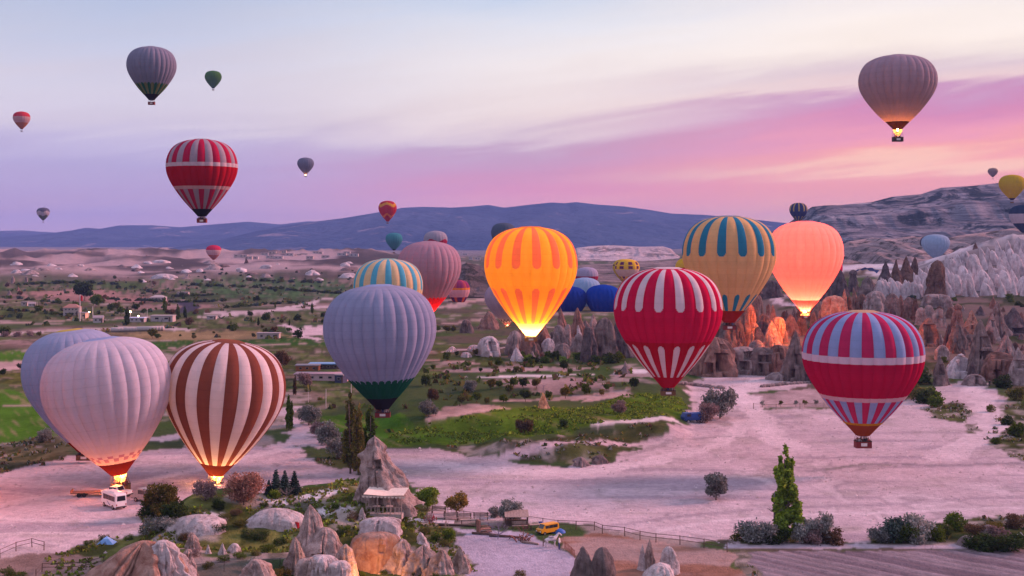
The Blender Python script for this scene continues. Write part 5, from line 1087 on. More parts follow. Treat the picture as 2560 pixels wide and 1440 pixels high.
for px, yb, hh, c, s, lb in ((772, 1062, 52, 'sage', 60, 'pale grey willow bush at the fork of the track'), (822, 1112, 56, 'sage', 61, 'large round grey willow bush left of the poplars'), (800, 1092, 40, 'mauve', 62, 'dusky bush between the two grey willow bushes'), (842, 1146, 54, 'sage', 63, 'grey willow bush touching the dark tall poplar'), (1072, 1042, 40, 'sage', 64, 'pale round willow right of the green skirted balloon'), (1176, 980, 30, 'sage', 65, 'wide grey willow in the middle of the orchard'),
    (1800, 1046, 72, 'sage', 66, 'large grey green tree at the mouth of the dusty square'), (1768, 1056, 50, 'mauve', 67, 'shadowy bush under the large grey green tree'), (1546, 1036, 34, 'mauve', 68, 'mauve bare bush in the green field'), (112, 1106, 34, 'sage', 69, 'blossoming grey bush at the edge of the green field beside the balloons'), (1085, 1000, 30, 'brown', 70, 'brown bush behind the green skirted balloon'), (760, 968, 36, 'mauve', 71, 'smoky bush behind the striped balloon'), (700, 920, 44, 'brown', 72, 'brown thicket behind the pink walled farm')):
    tree(px, yb, hh, 'willow', c, lb, seed=s, h=5, r=2.9, n=2200, size=.26)
# orchard between the field and the chimneys
OR = ((245, 440, 85), (500, 400, 70), (440, 500, 55), (545, 545, 45), (635, 490, 50), (705, 500, 90), (870, 545, 65), (1010, 495, 75), (1300, 520, 90), (640, 700, 100), (712, 690, 80), (800, 740, 90), (840, 670, 85), (930, 690, 100), (1050, 690, 100), (510, 815, 95), (605, 825, 60), (755, 825, 85), (950, 810, 120), (1310, 780, 110), (1500, 745, 105), (1630, 620, 60), (1680, 710, 70), (1925, 700, 110), (1640, 750, 60), (1160, 790, 80), (375, 835, 85), (120, 530, 60), (50, 670, 110), (410, 770, 60), (210, 580, 40), (150, 600, 40), (1350, 560, 60), (330, 400, 50), (240, 190, 75), (160, 180, 60), (300, 180, 60), (660, 150, 45))
for i, (X, Y, h_) in enumerate(OR):
    tree(1050 + X / 3.606, 780 + Y / 3.606, h_ / 3.606, 'round' if i % 4 else 'willow', ('green', 'olive', 'green', 'dark', 'autumn')[i % 5], 'small orchard tree on the terraced slope between the green field and the rock ridge', 'orchard trees on the terraced slope', seed=80 + i % 4, h=5, r=2.2, n=700, size=.36)
tree(1312, 1086, 40, 'round', 'brown', 'big dark spreading tree in the bright green field', seed=85, h=5, r=3.0, n=1800, size=.28); tree(1410, 1070, 22, 'round', 'dark', 'smaller dark tree above the spreading one in the green field', seed=86, h=5, r=3, n=900, size=.34)
tree(1358, 976, 22, 'bare', 'green', 'bare violet tree above the solitary red cone', seed=87, h=4.5, r=1.8, name='bare_tree', bark=plain((.14, .11, .18), .8))
for i in range(26):
    tree(random.uniform(1290, 1560), random.uniform(893, 912), random.uniform(14, 26), 'shrub', ('green', 'dark', 'bright', 'green')[i % 4], 'leafy green shrub at the foot of the rock ridge below the orange balloon', 'green shrubs below the rock ridge', seed=90 + i % 3, h=3, r=2.1, n=600, size=.3, name='bush', cat='bush')
for i in range(24):
    tree(random.uniform(2060, 2560), random.uniform(745, 775) if i % 2 else random.uniform(860, 960), random.uniform(8, 18), 'shrub', ('dark', 'green', 'conifer')[i % 3], 'dark shrub between the chimneys of the slope', 'dark shrubs on the chimney slope', seed=90 + i % 3, h=3, r=2.1, n=600, size=.3, name='bush', cat='bush')
for i, (px, yb, h_) in enumerate(((2310, 1008, 40), (2340, 1018, 30), (2285, 1000, 40), (2300, 960, 50), (2330, 1000, 34), (2540, 1000, 34), (2510, 970, 36), (2545, 1090, 36), (2480, 1030, 20), (2520, 1062, 26), (2490, 1110, 18))):
    tree(px, yb, h_, 'shrub', ('dark', 'green', 'olive')[i % 3], 'dark leafy bush lining the dusty path to the cave houses', 'bushes lining the path to the cave houses', seed=90 + i % 3, h=3, r=2.1, n=900, size=.22, name='bush', cat='bush')
for i, px in enumerate((1906, 1952, 1990, 2012, 2040)):
    tree(px, 1018 - i * .5, 18, 'round', ('sage', 'olive')[i % 2], 'tiny sapling in the walled garden before the cave dwellings', 'saplings in the walled garden', seed=95, h=5, r=1.8, n=240, size=.4)
# the far valley
VT = []
while len(VT) < 120:
    px = random.uniform(0, 860); yb = 690 + random.random() ** .8 * 160
    if 805 < yb < 840 and px < 420: continue
    if 490 < px and 740 < yb < 800 and random.random() < .7: continue
    VT.append((px, yb))
for i, (px, yb) in enumerate(VT):
    big = random.random(); k = ('round', 'shrub', 'round', 'willow')[i % 4]
    tree(px, yb, (5 + 15 * big ** 2) * (.5 + (yb - 690) / 160), k, ('dark', 'green', 'olive', 'dark', 'brown')[i % 5], 'small dark tree scattered over the far valley floor', 'trees on the far valley floor', seed=100 + i % 4, h=5, r=2.6, n=260, size=.55)
for hl in (pg(40, 714, 170, 708, 300, 712), pg(330, 722, 430, 738), pg(480, 714, 640, 720, 860, 736), pg(250, 748, 420, 756, 560, 754), pg(20, 776, 180, 790), pg(560, 770, 760, 756), pg(0, 744, 90, 752, 160, 762), pg(430, 742, 540, 738), pg(620, 702, 800, 708)):
    for (x0, y0), (x1, y1) in zip(hl[:-1], hl[1:]):
        n = int(abs(x1 - x0) / 8)
        for k in range(n):
            t = (k + random.random()) / n
            if random.random() < .22: continue
            tree(x0 + (x1 - x0) * t, y0 + (y1 - y0) * t + random.uniform(-1, 1), random.uniform(4, 9), 'shrub', ('dark', 'conifer', 'green', 'dark')[k % 4], 'dark bush in the hedge rows between the far fields', 'bushes of the far hedge rows', seed=106 + k % 2, h=3, r=2.6, n=160, size=.6, name='bush', cat='bush', wsc=1.3)
for i in range(60):
    yb = random.uniform(672, 720); px = random.uniform(430, 900)
    tree(px, yb, random.uniform(3, 6), 'shrub', 'conifer' if i % 2 else 'dark', 'dot like bush in the hazy green plain before the blue mountain', 'bushes of the hazy plain', seed=105, h=3, r=2.4, n=120, size=.6, name='bush', cat='bush')
for i, (px, yb, hh, lb) in enumerate(((444, 800, 38, 'thick poplar of the pair behind the white flat roofed halls'), (462, 796, 30, 'thin poplar of the pair behind the white flat roofed halls'), (412, 780, 36, 'poplar beside the far asphalt bend'), (318, 814, 46, 'broad poplar below the lit street lamp'), (780, 784, 26, 'lone dark poplar on the pale track, left of the lavender balloon'), (646, 814, 20, 'small poplar on the brown meadow'), (628, 806, 14, 'smaller poplar left of the small one on the brown meadow'), (724, 814, 16, 'little poplar beside the winding pale path'), (688, 770, 14, 'faint poplar in the misty plain'))):
    tree(px, yb, hh, 'poplar', 'dark' if i % 2 else 'green', lb, seed=110 + i % 3, h=8, r=1.7, n=700, size=.5, name='poplar_tree')
tree(212, 752, 48, 'round', 'dark', 'great dark tree behind the flagpole in the valley', seed=112, h=6, r=3.2, n=1100, size=.5); tree(240, 770, 36, 'round', 'green', 'green tree next to the great dark one near the flagpole', seed=113, h=6, r=2.4, n=800, size=.5)
for i, (px, yb, h_) in enumerate(((50, 925, 18), (8, 940, 20), (54, 920, 14))):
    if i < 2: tree(px, yb, h_, 'round', 'dark', ('dark round tree on the fallow strip beside the balloons', 'dark tree at the left border of the green field')[i], seed=114, h=5, r=2.3, n=700, size=.35)
for px, yb in pg(10, 842, 40, 842, 78, 840): tree(px, yb, 14, 'shrub', 'mauve', 'smoky bush along the pale track behind the hidden lavender balloon', 'smoky bushes on the pale track', seed=115, h=3, r=2.4, n=400, size=.35, name='bush', cat='bush')
# bushes on the front knoll
KN = ((392, 1330, 44, 'sage'), (425, 1320, 30, 'sage'), (366, 1338, 24, 'dark'), (460, 1350, 22, 'brown'), (480, 1392, 24, 'mauve'), (548, 1330, 24, 'dark'), (600, 1318, 22, 'olive'), (620, 1344, 24, 'dark'), (655, 1350, 26, 'dark'), (668, 1382, 24, 'green'), (700, 1362, 20, 'dark'), (880, 1300, 22, 'brown'), (905, 1288, 20, 'olive'), (860, 1330, 22, 'green'), (845, 1342, 20, 'dark'), (890, 1372, 22, 'dark'), (1010, 1300, 18, 'green'), (1020, 1322, 20, 'green'), (1060, 1336, 20, 'olive'), (1090, 1352, 20, 'green'), (1110, 1364, 18, 'olive'), (560, 1300, 20, 'olive'), (590, 1288, 18, 'brown'), (650, 1290, 16, 'sage'), (260, 1352, 18, 'dark'), (220, 1362, 14, 'green'), (200, 1376, 14, 'olive'), (320, 1350, 16, 'green'), (20, 1440, 24, 'green'), (50, 1446, 20, 'green'), (716, 1436, 24, 'autumn'), (690, 1444, 22, 'autumn'), (900, 1440, 16, 'green'), (960, 1436, 12, 'green'), (1030, 1440, 12, 'dark'), (1090, 1442, 12, 'green'), (520, 1420, 18, 'olive'), (560, 1404, 18, 'green'), (600, 1396, 20, 'green'), (640, 1388, 18, 'olive'), (540, 1270, 14, 'dark'), (660, 1268, 14, 'dark'), (840, 1272, 14, 'green'), (800, 1296, 16, 'dark'))
for i, (px, yb, h_, c) in enumerate(KN): tree(px, yb, h_, 'shrub', c, {'sage': 'silvery', 'dark': 'very dark', 'brown': 'brown', 'mauve': 'mauve', 'olive': 'olive', 'green': 'green', 'autumn': 'yellowish'}[c] + ' low shrub growing on the grassy knoll in front', {'sage': 'silvery', 'dark': 'very dark', 'brown': 'brown', 'mauve': 'mauve', 'olive': 'olive', 'green': 'green', 'autumn': 'yellowish'}[c] + ' shrubs of the grassy knoll', seed=120 + i % 4, h=3, r=2.3, n=1100, size=.16, name='bush', cat='bush', wsc=1.2)
# grass and scrub tufts that nobody could count
def tufts(name, dn, polys, size, mats, seed, dens=None):
    g = np.random.default_rng(seed); P = []
    for poly in polys:
        a = np.array(poly); n = int(dn * .5 * abs(np.dot(a[:, 0], np.roll(a[:, 1], 1)) - np.dot(a[:, 1], np.roll(a[:, 0], 1)))); lo, hi = a.min(0), a.max(0); q = lo + (hi - lo) * g.random((n * 4, 2)); q = q[inside(poly, q[:, 0], q[:, 1])]
        f = fbm2(q[:, 0] / 5, q[:, 1] / 6, 3, seed); q = q[f > (.42 if dens is None else dens)][:n]; P.append(q)
    P = np.concatenate(P); k = 5; P = np.repeat(P, k, 0); m = len(P); s = size * (.4 + g.random(m) ** 2 * 1.4)
    P = P + g.normal(size=P.shape) * size * .45; z = Hgt(P[:, 0], P[:, 1]); a = g.random(m) * 2 * pi; w = s * .5; l = g.normal(size=(m, 2)) * s[:, None] * .35
    v0 = np.stack([P[:, 0] - np.cos(a) * w, P[:, 1] - np.sin(a) * w, z - .05], 1); v1 = np.stack([P[:, 0] + np.cos(a) * w, P[:, 1] + np.sin(a) * w, z - .05], 1)
    v2 = np.stack([P[:, 0] + np.cos(a) * w * .5 + l[:, 0], P[:, 1] + np.sin(a) * w * .5 + l[:, 1], z + s * .8], 1); v3 = np.stack([P[:, 0] - np.cos(a) * w * .8 + l[:, 0], P[:, 1] - np.sin(a) * w * .8 + l[:, 1], z + s * .6], 1)
    v = np.stack([v0, v1, v2, v3], 1).reshape(-1, 3); i = np.arange(m) * 4; f = np.stack([np.stack([i, i + 1, i + 2], 1), np.stack([i, i + 2, i + 3], 1)], 1).reshape(-1, 3)
    return tag(ob(name, mesh(name, v, f, mats, g.integers(0, len(mats), len(f)), False)), kind='stuff')
ZP = lambda nm: [z[2] for z in Z if z[0] == nm]
tufts('grass', 1.3, ZP('hillside'), .30, [LG['green'], LG['olive'], LG['bright'], LG['autumn']], 5, .40)
tufts('scrub', .22, ZP('scrub_bank'), .5, [LG['olive'], LG['dark'], LG['brown'], LG['sage']], 6, .45)
tufts('scrub', .03, [px_poly(pg(780, 1000, 1000, 960, 1100, 900, 1560, 880, 1600, 960, 1420, 1000, 1260, 1010, 1060, 1040, 960, 1090))], 1.0, [LG['olive'], LG['dark'], LG['brown'], LG['green']], 7, .54)
tufts('scrub', .0022, [px_poly(pg(0, 840, 0, 700, 900, 700, 880, 900, 760, 1000, 720, 900, 420, 830))], 1.6, [LG['olive'], LG['dark'], LG['brown'], LG['conifer']], 8, .55)
tufts('grass', .8, ZP('green_field')[4:6], .35, [LG['green'], LG['bright']], 9, .40)

# pebbles and dry weeds strewn over the dust
def pebbles(name, dn, polys, mats, seed):
    g = np.random.default_rng(seed); P = []
    for poly in polys:
        a = np.array(poly); n = int(dn * .5 * abs(np.dot(a[:, 0], np.roll(a[:, 1], 1)) - np.dot(a[:, 1], np.roll(a[:, 0], 1)))); lo, hi = a.min(0), a.max(0); q = lo + (hi - lo) * g.random((n * 3, 2)); q = q[inside(poly, q[:, 0], q[:, 1])]
        f = fbm2(q[:, 0] / 9, q[:, 1] / 9, 3, seed); P.append(q[f > .46][:n])
    P = np.concatenate(P); m = len(P); s = .07 + .26 * g.random(m) ** 4; z = Hgt(P[:, 0], P[:, 1]); c = np.stack([P[:, 0], P[:, 1], z], 1)
    o = np.array([(-1, -.8, -.2), (1, -.7, -.2), (.9, .8, -.2), (-.9, .9, -.2), (0, 0, .8)]); th = g.random(m) * 2 * pi; R2 = np.stack([np.cos(th), -np.sin(th), np.sin(th), np.cos(th)], 1).reshape(m, 2, 2)
    v = np.einsum('mij,kj->mki', R2, o[:, :2]); v = np.concatenate([v, np.broadcast_to(o[None, :, 2:], (m, 5, 1))], 2) * s[:, None, None] + c[:, None, :]
    i = np.arange(m) * 5; f = np.stack([np.stack([i + a, i + (a + 1) % 4, i + 4], 1) for a in range(4)], 1).reshape(-1, 3)
    tag(ob(name, mesh(name, v.reshape(-1, 3), f, mats, np.repeat(g.integers(0, len(mats), m), 4), False)), kind='stuff')
pebbles('gravel', .25, ZP('dusty_plain'), [plain((.40, .33, .34), .9), plain((.56, .48, .49), .9), plain((.34, .28, .28), .9)], 11)
# ------------------------------------------------------------------ vehicles
GLASS = plain((.02, .025, .035), .12, var=.05, spec=.6); TYRE = plain((.02, .02, .022), .85); RIM = plain((.35, .35, .37), .35, .7); LAMPR = plain((.35, .02, .02), .35); LAMPW = plain((.75, .75, .7), .25); DARKP = plain((.03, .03, .035), .6)
def vehicle(name, label, cat, loc, rz, prof, wd, paint, side_win, wheels, wr=.34, rear_win=None, front_win=None, k_=1.0):
    o = thing(name, label, cat, loc, (0, 0, rz), None, (k_, k_, k_)); zt = max(z for x, z in prof); zb = min(z for x, z in prof)
    b = MB(); n = len(prof); secs = [(-wd / 2, 0), (-wd / 2 + .0, 1), (wd / 2, 1), (wd / 2, 0)]
    inset = lambda z: .10 * max(0, (z - (zb + zt) * .5) / (zt - zb) * 2)
    cx_ = sum(x for x, z in prof) / n; cz_ = (zt + zb) / 2
    vs = []
    for sgn, k in ((-1, .95), (-1, 1), (1, 1), (1, .95)):
        for x, z in prof: vs.append((cx_ + (x - cx_) * (k if k < 1 else 1), sgn * (wd / 2 - inset(z) - (0 if k < 1 else .05)) if k < 1 else sgn * (wd / 2 - inset(z) - .05), cz_ + (z - cz_) * k))
    fs = [tuple(range(n))[::-1]] + [(i + j * n, (i + 1) % n + j * n, (i + 1) % n + (j + 1) * n, i + (j + 1) * n) for j in range(3) for i in range(n)] + [tuple(range(3 * n, 4 * n))]
    b.add(vs, fs); b.obj('body', [paint], o)
    for x0, x1, z0, z1 in side_win:
        for sgn in (-1, 1):
            y = sgn * (wd / 2 - inset((z0 + z1) / 2) + .012); q = MB(); q.box(x0, x1, y - .01, y + .01, z0, z1); q.obj('window', [GLASS], o)
    for wn, nm in ((rear_win, 'rear_window'), (front_win, 'windscreen')):
        if wn: x0, z0, x1, z1, h = wn; q = MB(); q.add([(x0, -h, z0), (x0, h, z0), (x1, h * .92, z1), (x1, -h * .92, z1)], [(0, 1, 2, 3)]); q.obj(nm, [GLASS], o)
    for x in wheels:
        for sgn in (-1, 1):
            q = MB(); q.lathe([(.001, -.11), (wr, -.11), (wr, .11), (.001, .11)], 18); w_ = q.obj('wheel', [TYRE], o, (x, sgn * (wd / 2 - .06), wr), (pi / 2, 0, 0)); q = MB(); q.lathe([(.001, -.13), (wr * .58, -.125), (wr * .58, .125), (.001, .13)], 14); q.obj('rim', [RIM], w_)
    xmin = min(x for x, z in prof); xmax = max(x for x, z in prof)
    for sgn in (-1, 1):
        q = MB(); q.box(xmin - .03, xmin + .02, sgn * wd * .40 - .08, sgn * wd * .40 + .08, .75, 1.05); q.obj('tail_light', [LAMPR], o)
        q = MB(); q.box(xmax - .02, xmax + .03, sgn * wd * .36 - .14, sgn * wd * .36 + .14, .62, .82); q.obj('headlight', [LAMPW], o)
    for x in (xmin - .06, xmax - .04): q = MB(); q.box(x, x + .1, -wd * .46, wd * .46, zb + .02, zb + .2); q.obj('bumper', [DARKP], o)
    return o
VW = plain((.72, .70, .72), .3, var=.03)
g = ground(285, 1268)
bus = vehicle('minibus', 'white minibus with dark windows parked on the dust beside the olive brown tree', 'minibus', g, R(132), [(-2.9, .42), (2.7, .42), (2.95, 1.0), (2.9, 1.55), (2.55, 2.62), (2.3, 2.75), (-2.75, 2.75), (-2.9, 2.5)], 2.1, VW,
    [(-2.5, -1.3, 1.45, 2.3), (-1.24, -.05, 1.45, 2.3), (.01, 1.2, 1.45, 2.3), (1.26, 2.1, 1.4, 2.3)], (-1.75, 1.7), .40, rear_win=(-2.925, 1.55, -2.915, 2.4, .78), front_win=(2.93, 1.45, 2.62, 2.55, .9), k_=.86)
q = MB(); q.box(-1.6, .8, -.7, .7, 2.76, 2.92); q.obj('roof_unit', [VW], bus)
q = MB()
for sgn in (-1, 1): q.add([(-.9, sgn * 1.062, .6), (-.5, sgn * 1.062, .6), (.6, sgn * 1.062, 1.25), (.35, sgn * 1.062, 1.25)], [(0, 1, 2, 3)])
q.obj('stripe', [plain((.06, .08, .3), .5)], bus)
g = ground(292, 1242)
pk = vehicle('pickup_truck', 'white pickup truck behind the minibus at the foot of the glowing balloon', 'pickup truck', g, R(160), [(-2.4, .45), (2.3, .45), (2.4, .95), (1.3, 1.1), (.7, 1.72), (-.6, 1.72), (-.85, 1.1), (-2.4, 1.1)], 1.8, VW, [(-.5, .05, 1.15, 1.6), (.1, .8, 1.15, 1.6)], (-1.5, 1.45), .37, front_win=(1.29, 1.12, .74, 1.68, .7), rear_win=(-.87, 1.12, -.64, 1.66, .7))
g = ground(222, 1240)
tl = thing('trailer', 'long flat balloon trailer standing left of the white pickup', 'trailer', g, (0, 0, R(8))); q = MB(); q.box(-2.6, 2.2, -.95, .95, .55, .7); q.box(-2.6, -2.5, -.95, .95, .7, 1.1); q.obj('deck', [plain((.28, .13, .08), .7)], tl); q = MB(); q.tube([(2.2, 0, .6), (3.8, 0, .5)], .06); q.obj('drawbar', [DARKP], tl)
for x in (-.5, -1.3):
    for sgn in (-1, 1): q = MB(); q.lathe([(.001, -.1), (.34, -.1), (.34, .1), (.001, .1)], 14); q.obj('wheel', [TYRE], tl, (x, sgn * .98, .34), (pi / 2, 0, 0))
g = ground(366, 1254)
vehicle('grey_van', 'grey van half hidden behind the olive brown tree', 'van', g, R(150), [(-2.2, .4), (2.1, .4), (2.25, 1.0), (1.6, 1.3), (1.1, 2.05), (-2.1, 2.05)], 1.8, plain((.30, .29, .30), .4), [(-1.8, -.5, 1.25, 1.85), (-.4, .9, 1.25, 1.85)], (-1.4, 1.35), .34)
g = ground(1369, 1334)
vehicle('yellow_van', 'bright yellow van parked at the fence corner', 'van', g, R(215), [(-2.1, .38), (2.05, .38), (2.15, 1.05), (1.65, 1.2), (1.15, 1.95), (-1.95, 1.98), (-2.1, 1.6)], 1.75, plain((.60, .28, .015), .4, var=.06), [(-1.75, -.7, 1.2, 1.78), (-.62, .25, 1.2, 1.78), (.33, 1.1, 1.2, 1.75)], (-1.35, 1.3), .33, front_win=(1.655, 1.22, 1.19, 1.9, .72), rear_win=(-2.075, 1.2, -1.98, 1.8, .68), k_=.72)
g = ground(1732, 1056)
bt = vehicle('blue_truck', 'small blue truck at the edge of the green field under the large grey tree', 'truck', g, R(200), [(-2.6, .6), (2.4, .6), (2.5, 1.3), (2.1, 2.2), (.9, 2.25), (.85, 1.2), (-2.6, 1.2)], 2.0, plain((.02, .06, .22), .5), [(1.0, 1.9, 1.45, 2.0)], (-1.6, 1.6), .42); q = MB(); q.box(-2.55, .75, -.98, .98, 1.21, 2.1); q.obj('cargo_box', [plain((.03, .08, .30), .6)], bt)
# ------------------------------------------------------------------ people and the white horse
SKIN = plain((.42, .24, .17), .6)
def person_mesh(shirt, legs, pose=0):
    a = .25 if pose == 0 else .42
    v = [(0, 0, .95), (0, 0, 1.18), (0, 0, 1.42), (0, -.01, 1.53), (0, -.02, 1.64), (0, -.02, 1.74), (.10, 0, .90), (.11, -.01, .50), (.11, .02, .08), (.11, -.12, .04), (-.10, 0, .90), (-.11, -.01, .50), (-.11, .02, .08), (-.11, -.12, .04), (.19, 0, 1.42), (a, 0, 1.14), (a - .02, -.14, .92), (a - .03, -.2, .84), (-.19, 0, 1.42), (-a, 0, 1.14), (-a + .02, -.14, .92), (-a + .03, -.2, .84)]
    e_ = [(0, 1), (1, 2), (2, 3), (3, 4), (4, 5), (0, 6), (6, 7), (7, 8), (8, 9), (0, 10), (10, 11), (11, 12), (12, 13), (2, 14), (14, 15), (15, 16), (16, 17), (2, 18), (18, 19), (19, 20), (20, 21)]
    r = [.15, .145, .15, .06, .105, .085, .095, .07, .05, .045, .095, .07, .05, .045, .07, .055, .04, .04, .07, .055, .04, .04]
    return skin_mesh_build('person', v, e_, r, [shirt, legs, SKIN, plain((.03, .022, .018), .8)], lambda c: (3 if c.z > 1.70 or (c.z > 1.6 and c.y > .03) else 2) if c.z > 1.50 else (1 if c.z < .93 and abs(c.x) < .24 and c.y > -.13 or c.z < .12 else (2 if c.z < .9 else 0)))
import bmesh
def skin_mesh_build(name, verts, edges, radii, mats, pick, sub=1):
    bm = bmesh.new(); L = bm.verts.layers.skin.verify(); vs = []
    for i, p in enumerate(verts):
        q = bm.verts.new(p); q[L].radius = (radii[i], radii[i]); q[L].use_root = (i == 0); vs.append(q)
    for a, c in edges: bm.edges.new((vs[a], vs[c]))
    me = D.meshes.new(name); bm.to_mesh(me); bm.free(); o = D.objects.new(name, me); COL.objects.link(o)
    o.modifiers.new('skin', 'SKIN'); s = o.modifiers.new('sub', 'SUBSURF'); s.levels = s.render_levels = sub
    out = D.meshes.new_from_object(o.evaluated_get(bpy.context.evaluated_depsgraph_get())); D.objects.remove(o); D.meshes.remove(me); out.name = name; out.materials.clear()
    for m in mats: out.materials.append(m)
    for p in out.polygons: p.use_smooth = True; p.material_index = pick(p.center)
    return out
CL = [plain(c, .8) for c in ((.03, .03, .04), (.20, .03, .03), (.04, .06, .16), (.30, .28, .28), (.10, .05, .03))]
PM = [person_mesh(CL[i], CL[(i * 2) % 5], i % 2) for i in range(5)]
for base, bw, bd, n, lab in PEOPLE:
    for k in range(n):
        x = (-.5 + (k // 2 + .5) / ((n + 1) // 2)) * (bw - .6); y = (-.42 if k % 2 == 0 else .42)
        o = ob('person', PM[(k * 3 + n) % 5], None, base + Vector((x + random.uniform(-.08, .08), y, .09)), (0, 0, random.uniform(-.7, .7) + (0 if k % 2 == 0 else pi))); sc_ = random.uniform(.92, 1.03); o.scale = (sc_, sc_, sc_)
        tag(o, 'person, ' + ('first', 'second', 'third', 'fourth', 'fifth')[k // 2] + ' from the left in the ' + ('front' if k % 2 == 0 else 'back') + ' row, ' + ' '.join(lab.split()[:5]).rstrip(',') + ' basket', 'person', 'passengers of the ' + ' '.join(lab.split()[:7]).rstrip(','))
g = ground(1398, 1374)
me = person_mesh(plain((.62, .6, .6), .8), plain((.03, .05, .18), .8)); tag(ob('person', me, None, g, (0, 0, R(70))), 'person in a white shirt and dark blue trousers leading the white horse', 'person')
HW = plain((.60, .56, .58), .8, var=.08); HD_ = plain((.22, .19, .21), .85)
v = [(-.65, 0, 1.12), (-.2, 0, 1.10), (.35, 0, 1.14), (.62, 0, 1.25), (.9, 0, 1.62), (1.08, 0, 1.78), (1.38, 0, 1.50), (1.5, 0, 1.38),
     (.48, .16, .95), (.52, .17, .52), (.50, .17, .06), (.48, -.16, .95), (.44, -.17, .52), (.46, -.17, .06),
     (-.68, .17, .95), (-.60, .18, .68), (-.76, .18, .46), (-.72, .18, .06), (-.68, -.17, .95), (-.56, -.18, .68), (-.70, -.18, .46), (-.66, -.18, .06), (-.92, 0, 1.08), (-1.05, 0, .62)]
e_ = [(0, 1), (1, 2), (2, 3), (3, 4), (4, 5), (5, 6), (6, 7), (2, 8), (8, 9), (9, 10), (2, 11), (11, 12), (12, 13), (0, 14), (14, 15), (15, 16), (16, 17), (0, 18), (18, 19), (19, 20), (20, 21), (0, 22), (22, 23)]
r_ = [.28, .27, .29, .24, .15, .12, .09, .08, .13, .07, .06, .13, .07, .06, .16, .10, .06, .06, .16, .10, .06, .06, .07, .04]
HM = skin_mesh_build('horse', v, e_, r_, [HW, HD_], lambda c: 1 if c.x < -.9 or c.z < .10 else 0)
g = ground(1378, 1368); hs = tag(ob('horse', HM, None, g, (0, 0, R(20))), 'white horse standing beside its handler in the yard', 'horse')
q = MB(); q.box(-.3, .25, -.3, .3, 1.30, 1.42); q.obj('saddle', [plain((.3, .28, .32), .8)], hs)
q = MB(); q.add([(.70, -.03, 1.5), (.70, .03, 1.5), (1.0, .03, 1.93), (1.0, -.03, 1.93), (.6, 0, 1.30)], [(0, 1, 2, 3), (0, 4, 1)]); q.obj('mane', [HD_], hs)
g = ground(2474, 966); tag(ob('person', PM[0], None, g), 'person in dark clothes before the low dwelling at the path end', 'person')
# ------------------------------------------------------------------ buildings
WALLW = plain((.38, .34, .34), .8, var=.06); WALLP = plain((.45, .32, .33), .8, var=.1); WALLS = plain((.36, .31, .29), .85, var=.15); ROOFR = plain((.30, .16, .13), .8, var=.2); ROOFG = plain((.28, .25, .27), .8, var=.15); WOOD = plain((.11, .075, .06), .85, var=.3, scale=5); WOODP = plain((.30, .23, .20), .85, var=.25, scale=5)
def house(label, px, yb, w, dp, h, roof='flat', wall=WALLW, rz=0.0, nwin=3, door=True, name='house', cat='house', group=None, rm=ROOFG, storeys=1, lit=False):
    w, dp, h = w * .5, dp * .55, h * .52; g = ground(px, yb); o = thing(name, label, cat, g, (0, 0, rz), group)
    b = MB(); b.box(-w / 2, w / 2, -dp / 2, dp / 2, -.5, h); b.obj('wall', [wall], o)
    if roof == 'flat': b = MB(); b.box(-w / 2 - .25, w / 2 + .25, -dp / 2 - .25, dp / 2 + .25, h + .004, h + .3)
    elif roof == 'hip': b = MB(); e_ = .4; b.add([(-w / 2 - e_, -dp / 2 - e_, h + .01), (w / 2 + e_, -dp / 2 - e_, h + .01), (w / 2 + e_, dp / 2 + e_, h + .01), (-w / 2 - e_, dp / 2 + e_, h + .01), (-w * .2, 0, h + dp * .28), (w * .2, 0, h + dp * .28)], [(0, 1, 5, 4), (1, 2, 5), (2, 3, 4, 5), (3, 0, 4), (0, 3, 2, 1)])
    else: b = MB(); e_ = .3; b.prism([(-dp / 2 - e_, h + .01), (dp / 2 + e_, h + .01), (0, h + dp * .3)], -w / 2 - e_, w / 2 + e_); b.v = [(y, x, z) for x, y, z in b.v]
    b.obj('roof', [rm], o)
    for s_ in range(storeys):
        for k in range(nwin):
            x = (-.5 + (k + .5) / nwin) * w * .86; z0 = h * (s_ + .38) / storeys; wh = h / storeys * .36; ww = w / nwin * .38
            b = MB(); b.box(x - ww / 2, x + ww / 2, -dp / 2 - .05, -dp / 2 + .02, z0, z0 + wh); fr = b.obj('window', [WALLS], o)
            b = MB(); b.box(x - ww * .42, x + ww * .42, -dp / 2 - .07, -dp / 2 - .045, z0 + wh * .08, z0 + wh * .92); b.obj('pane', [GLASS], fr)
    if door: b = MB(); b.box(w * .32, w * .32 + min(1.0, w * .16), -dp / 2 - .06, -dp / 2 + .02, 0, min(2.2, h * .8)); b.obj('door', [WOOD], o)
    return o
house('two storey stone house with a low hipped roof behind the flagpole', 181, 788, 16, 12, 8, 'hip', WALLS, .12, 4, storeys=2, rm=ROOFR)
house('small annex lit peach by a lamp beside the stone house', 208, 796, 8, 7, 5.5, 'flat', plain((.62, .42, .30), .8), -.1, 2)  # peach lamplight is painted into the wall colour
house('little white hut with a pale roof on the far left slope', 80, 766, 8, 6, 3.2, 'gable', WALLW, .3, 2)
house('small grey hut next to the little white hut', 62, 764, 7, 6, 4, 'flat', WALLS, .1, 1)
house('white farmhouse by the far asphalt bend', 396, 752, 20, 10, 4.5, 'hip', WALLW, .05, 4, rm=WALLW)
house('tiny white shed beside the white farmhouse', 370, 752, 8, 5, 2.5, 'flat', WALLW, 0, 1)
house('long white flat roofed hall with a dark wide opening', 408, 803, 22, 9, 5.2, 'flat', WALLW, -.05, 2, rm=WALLW)
house('lower white hall with a bluish roof left of the long hall', 345, 804, 15, 8, 3.5, 'flat', WALLW, -.05, 3, rm=plain((.5, .55, .75), .6))
house('white shed at the roadside left of the lower hall', 246, 806, 9, 7, 4.5, 'gable', WALLW, .2, 2)
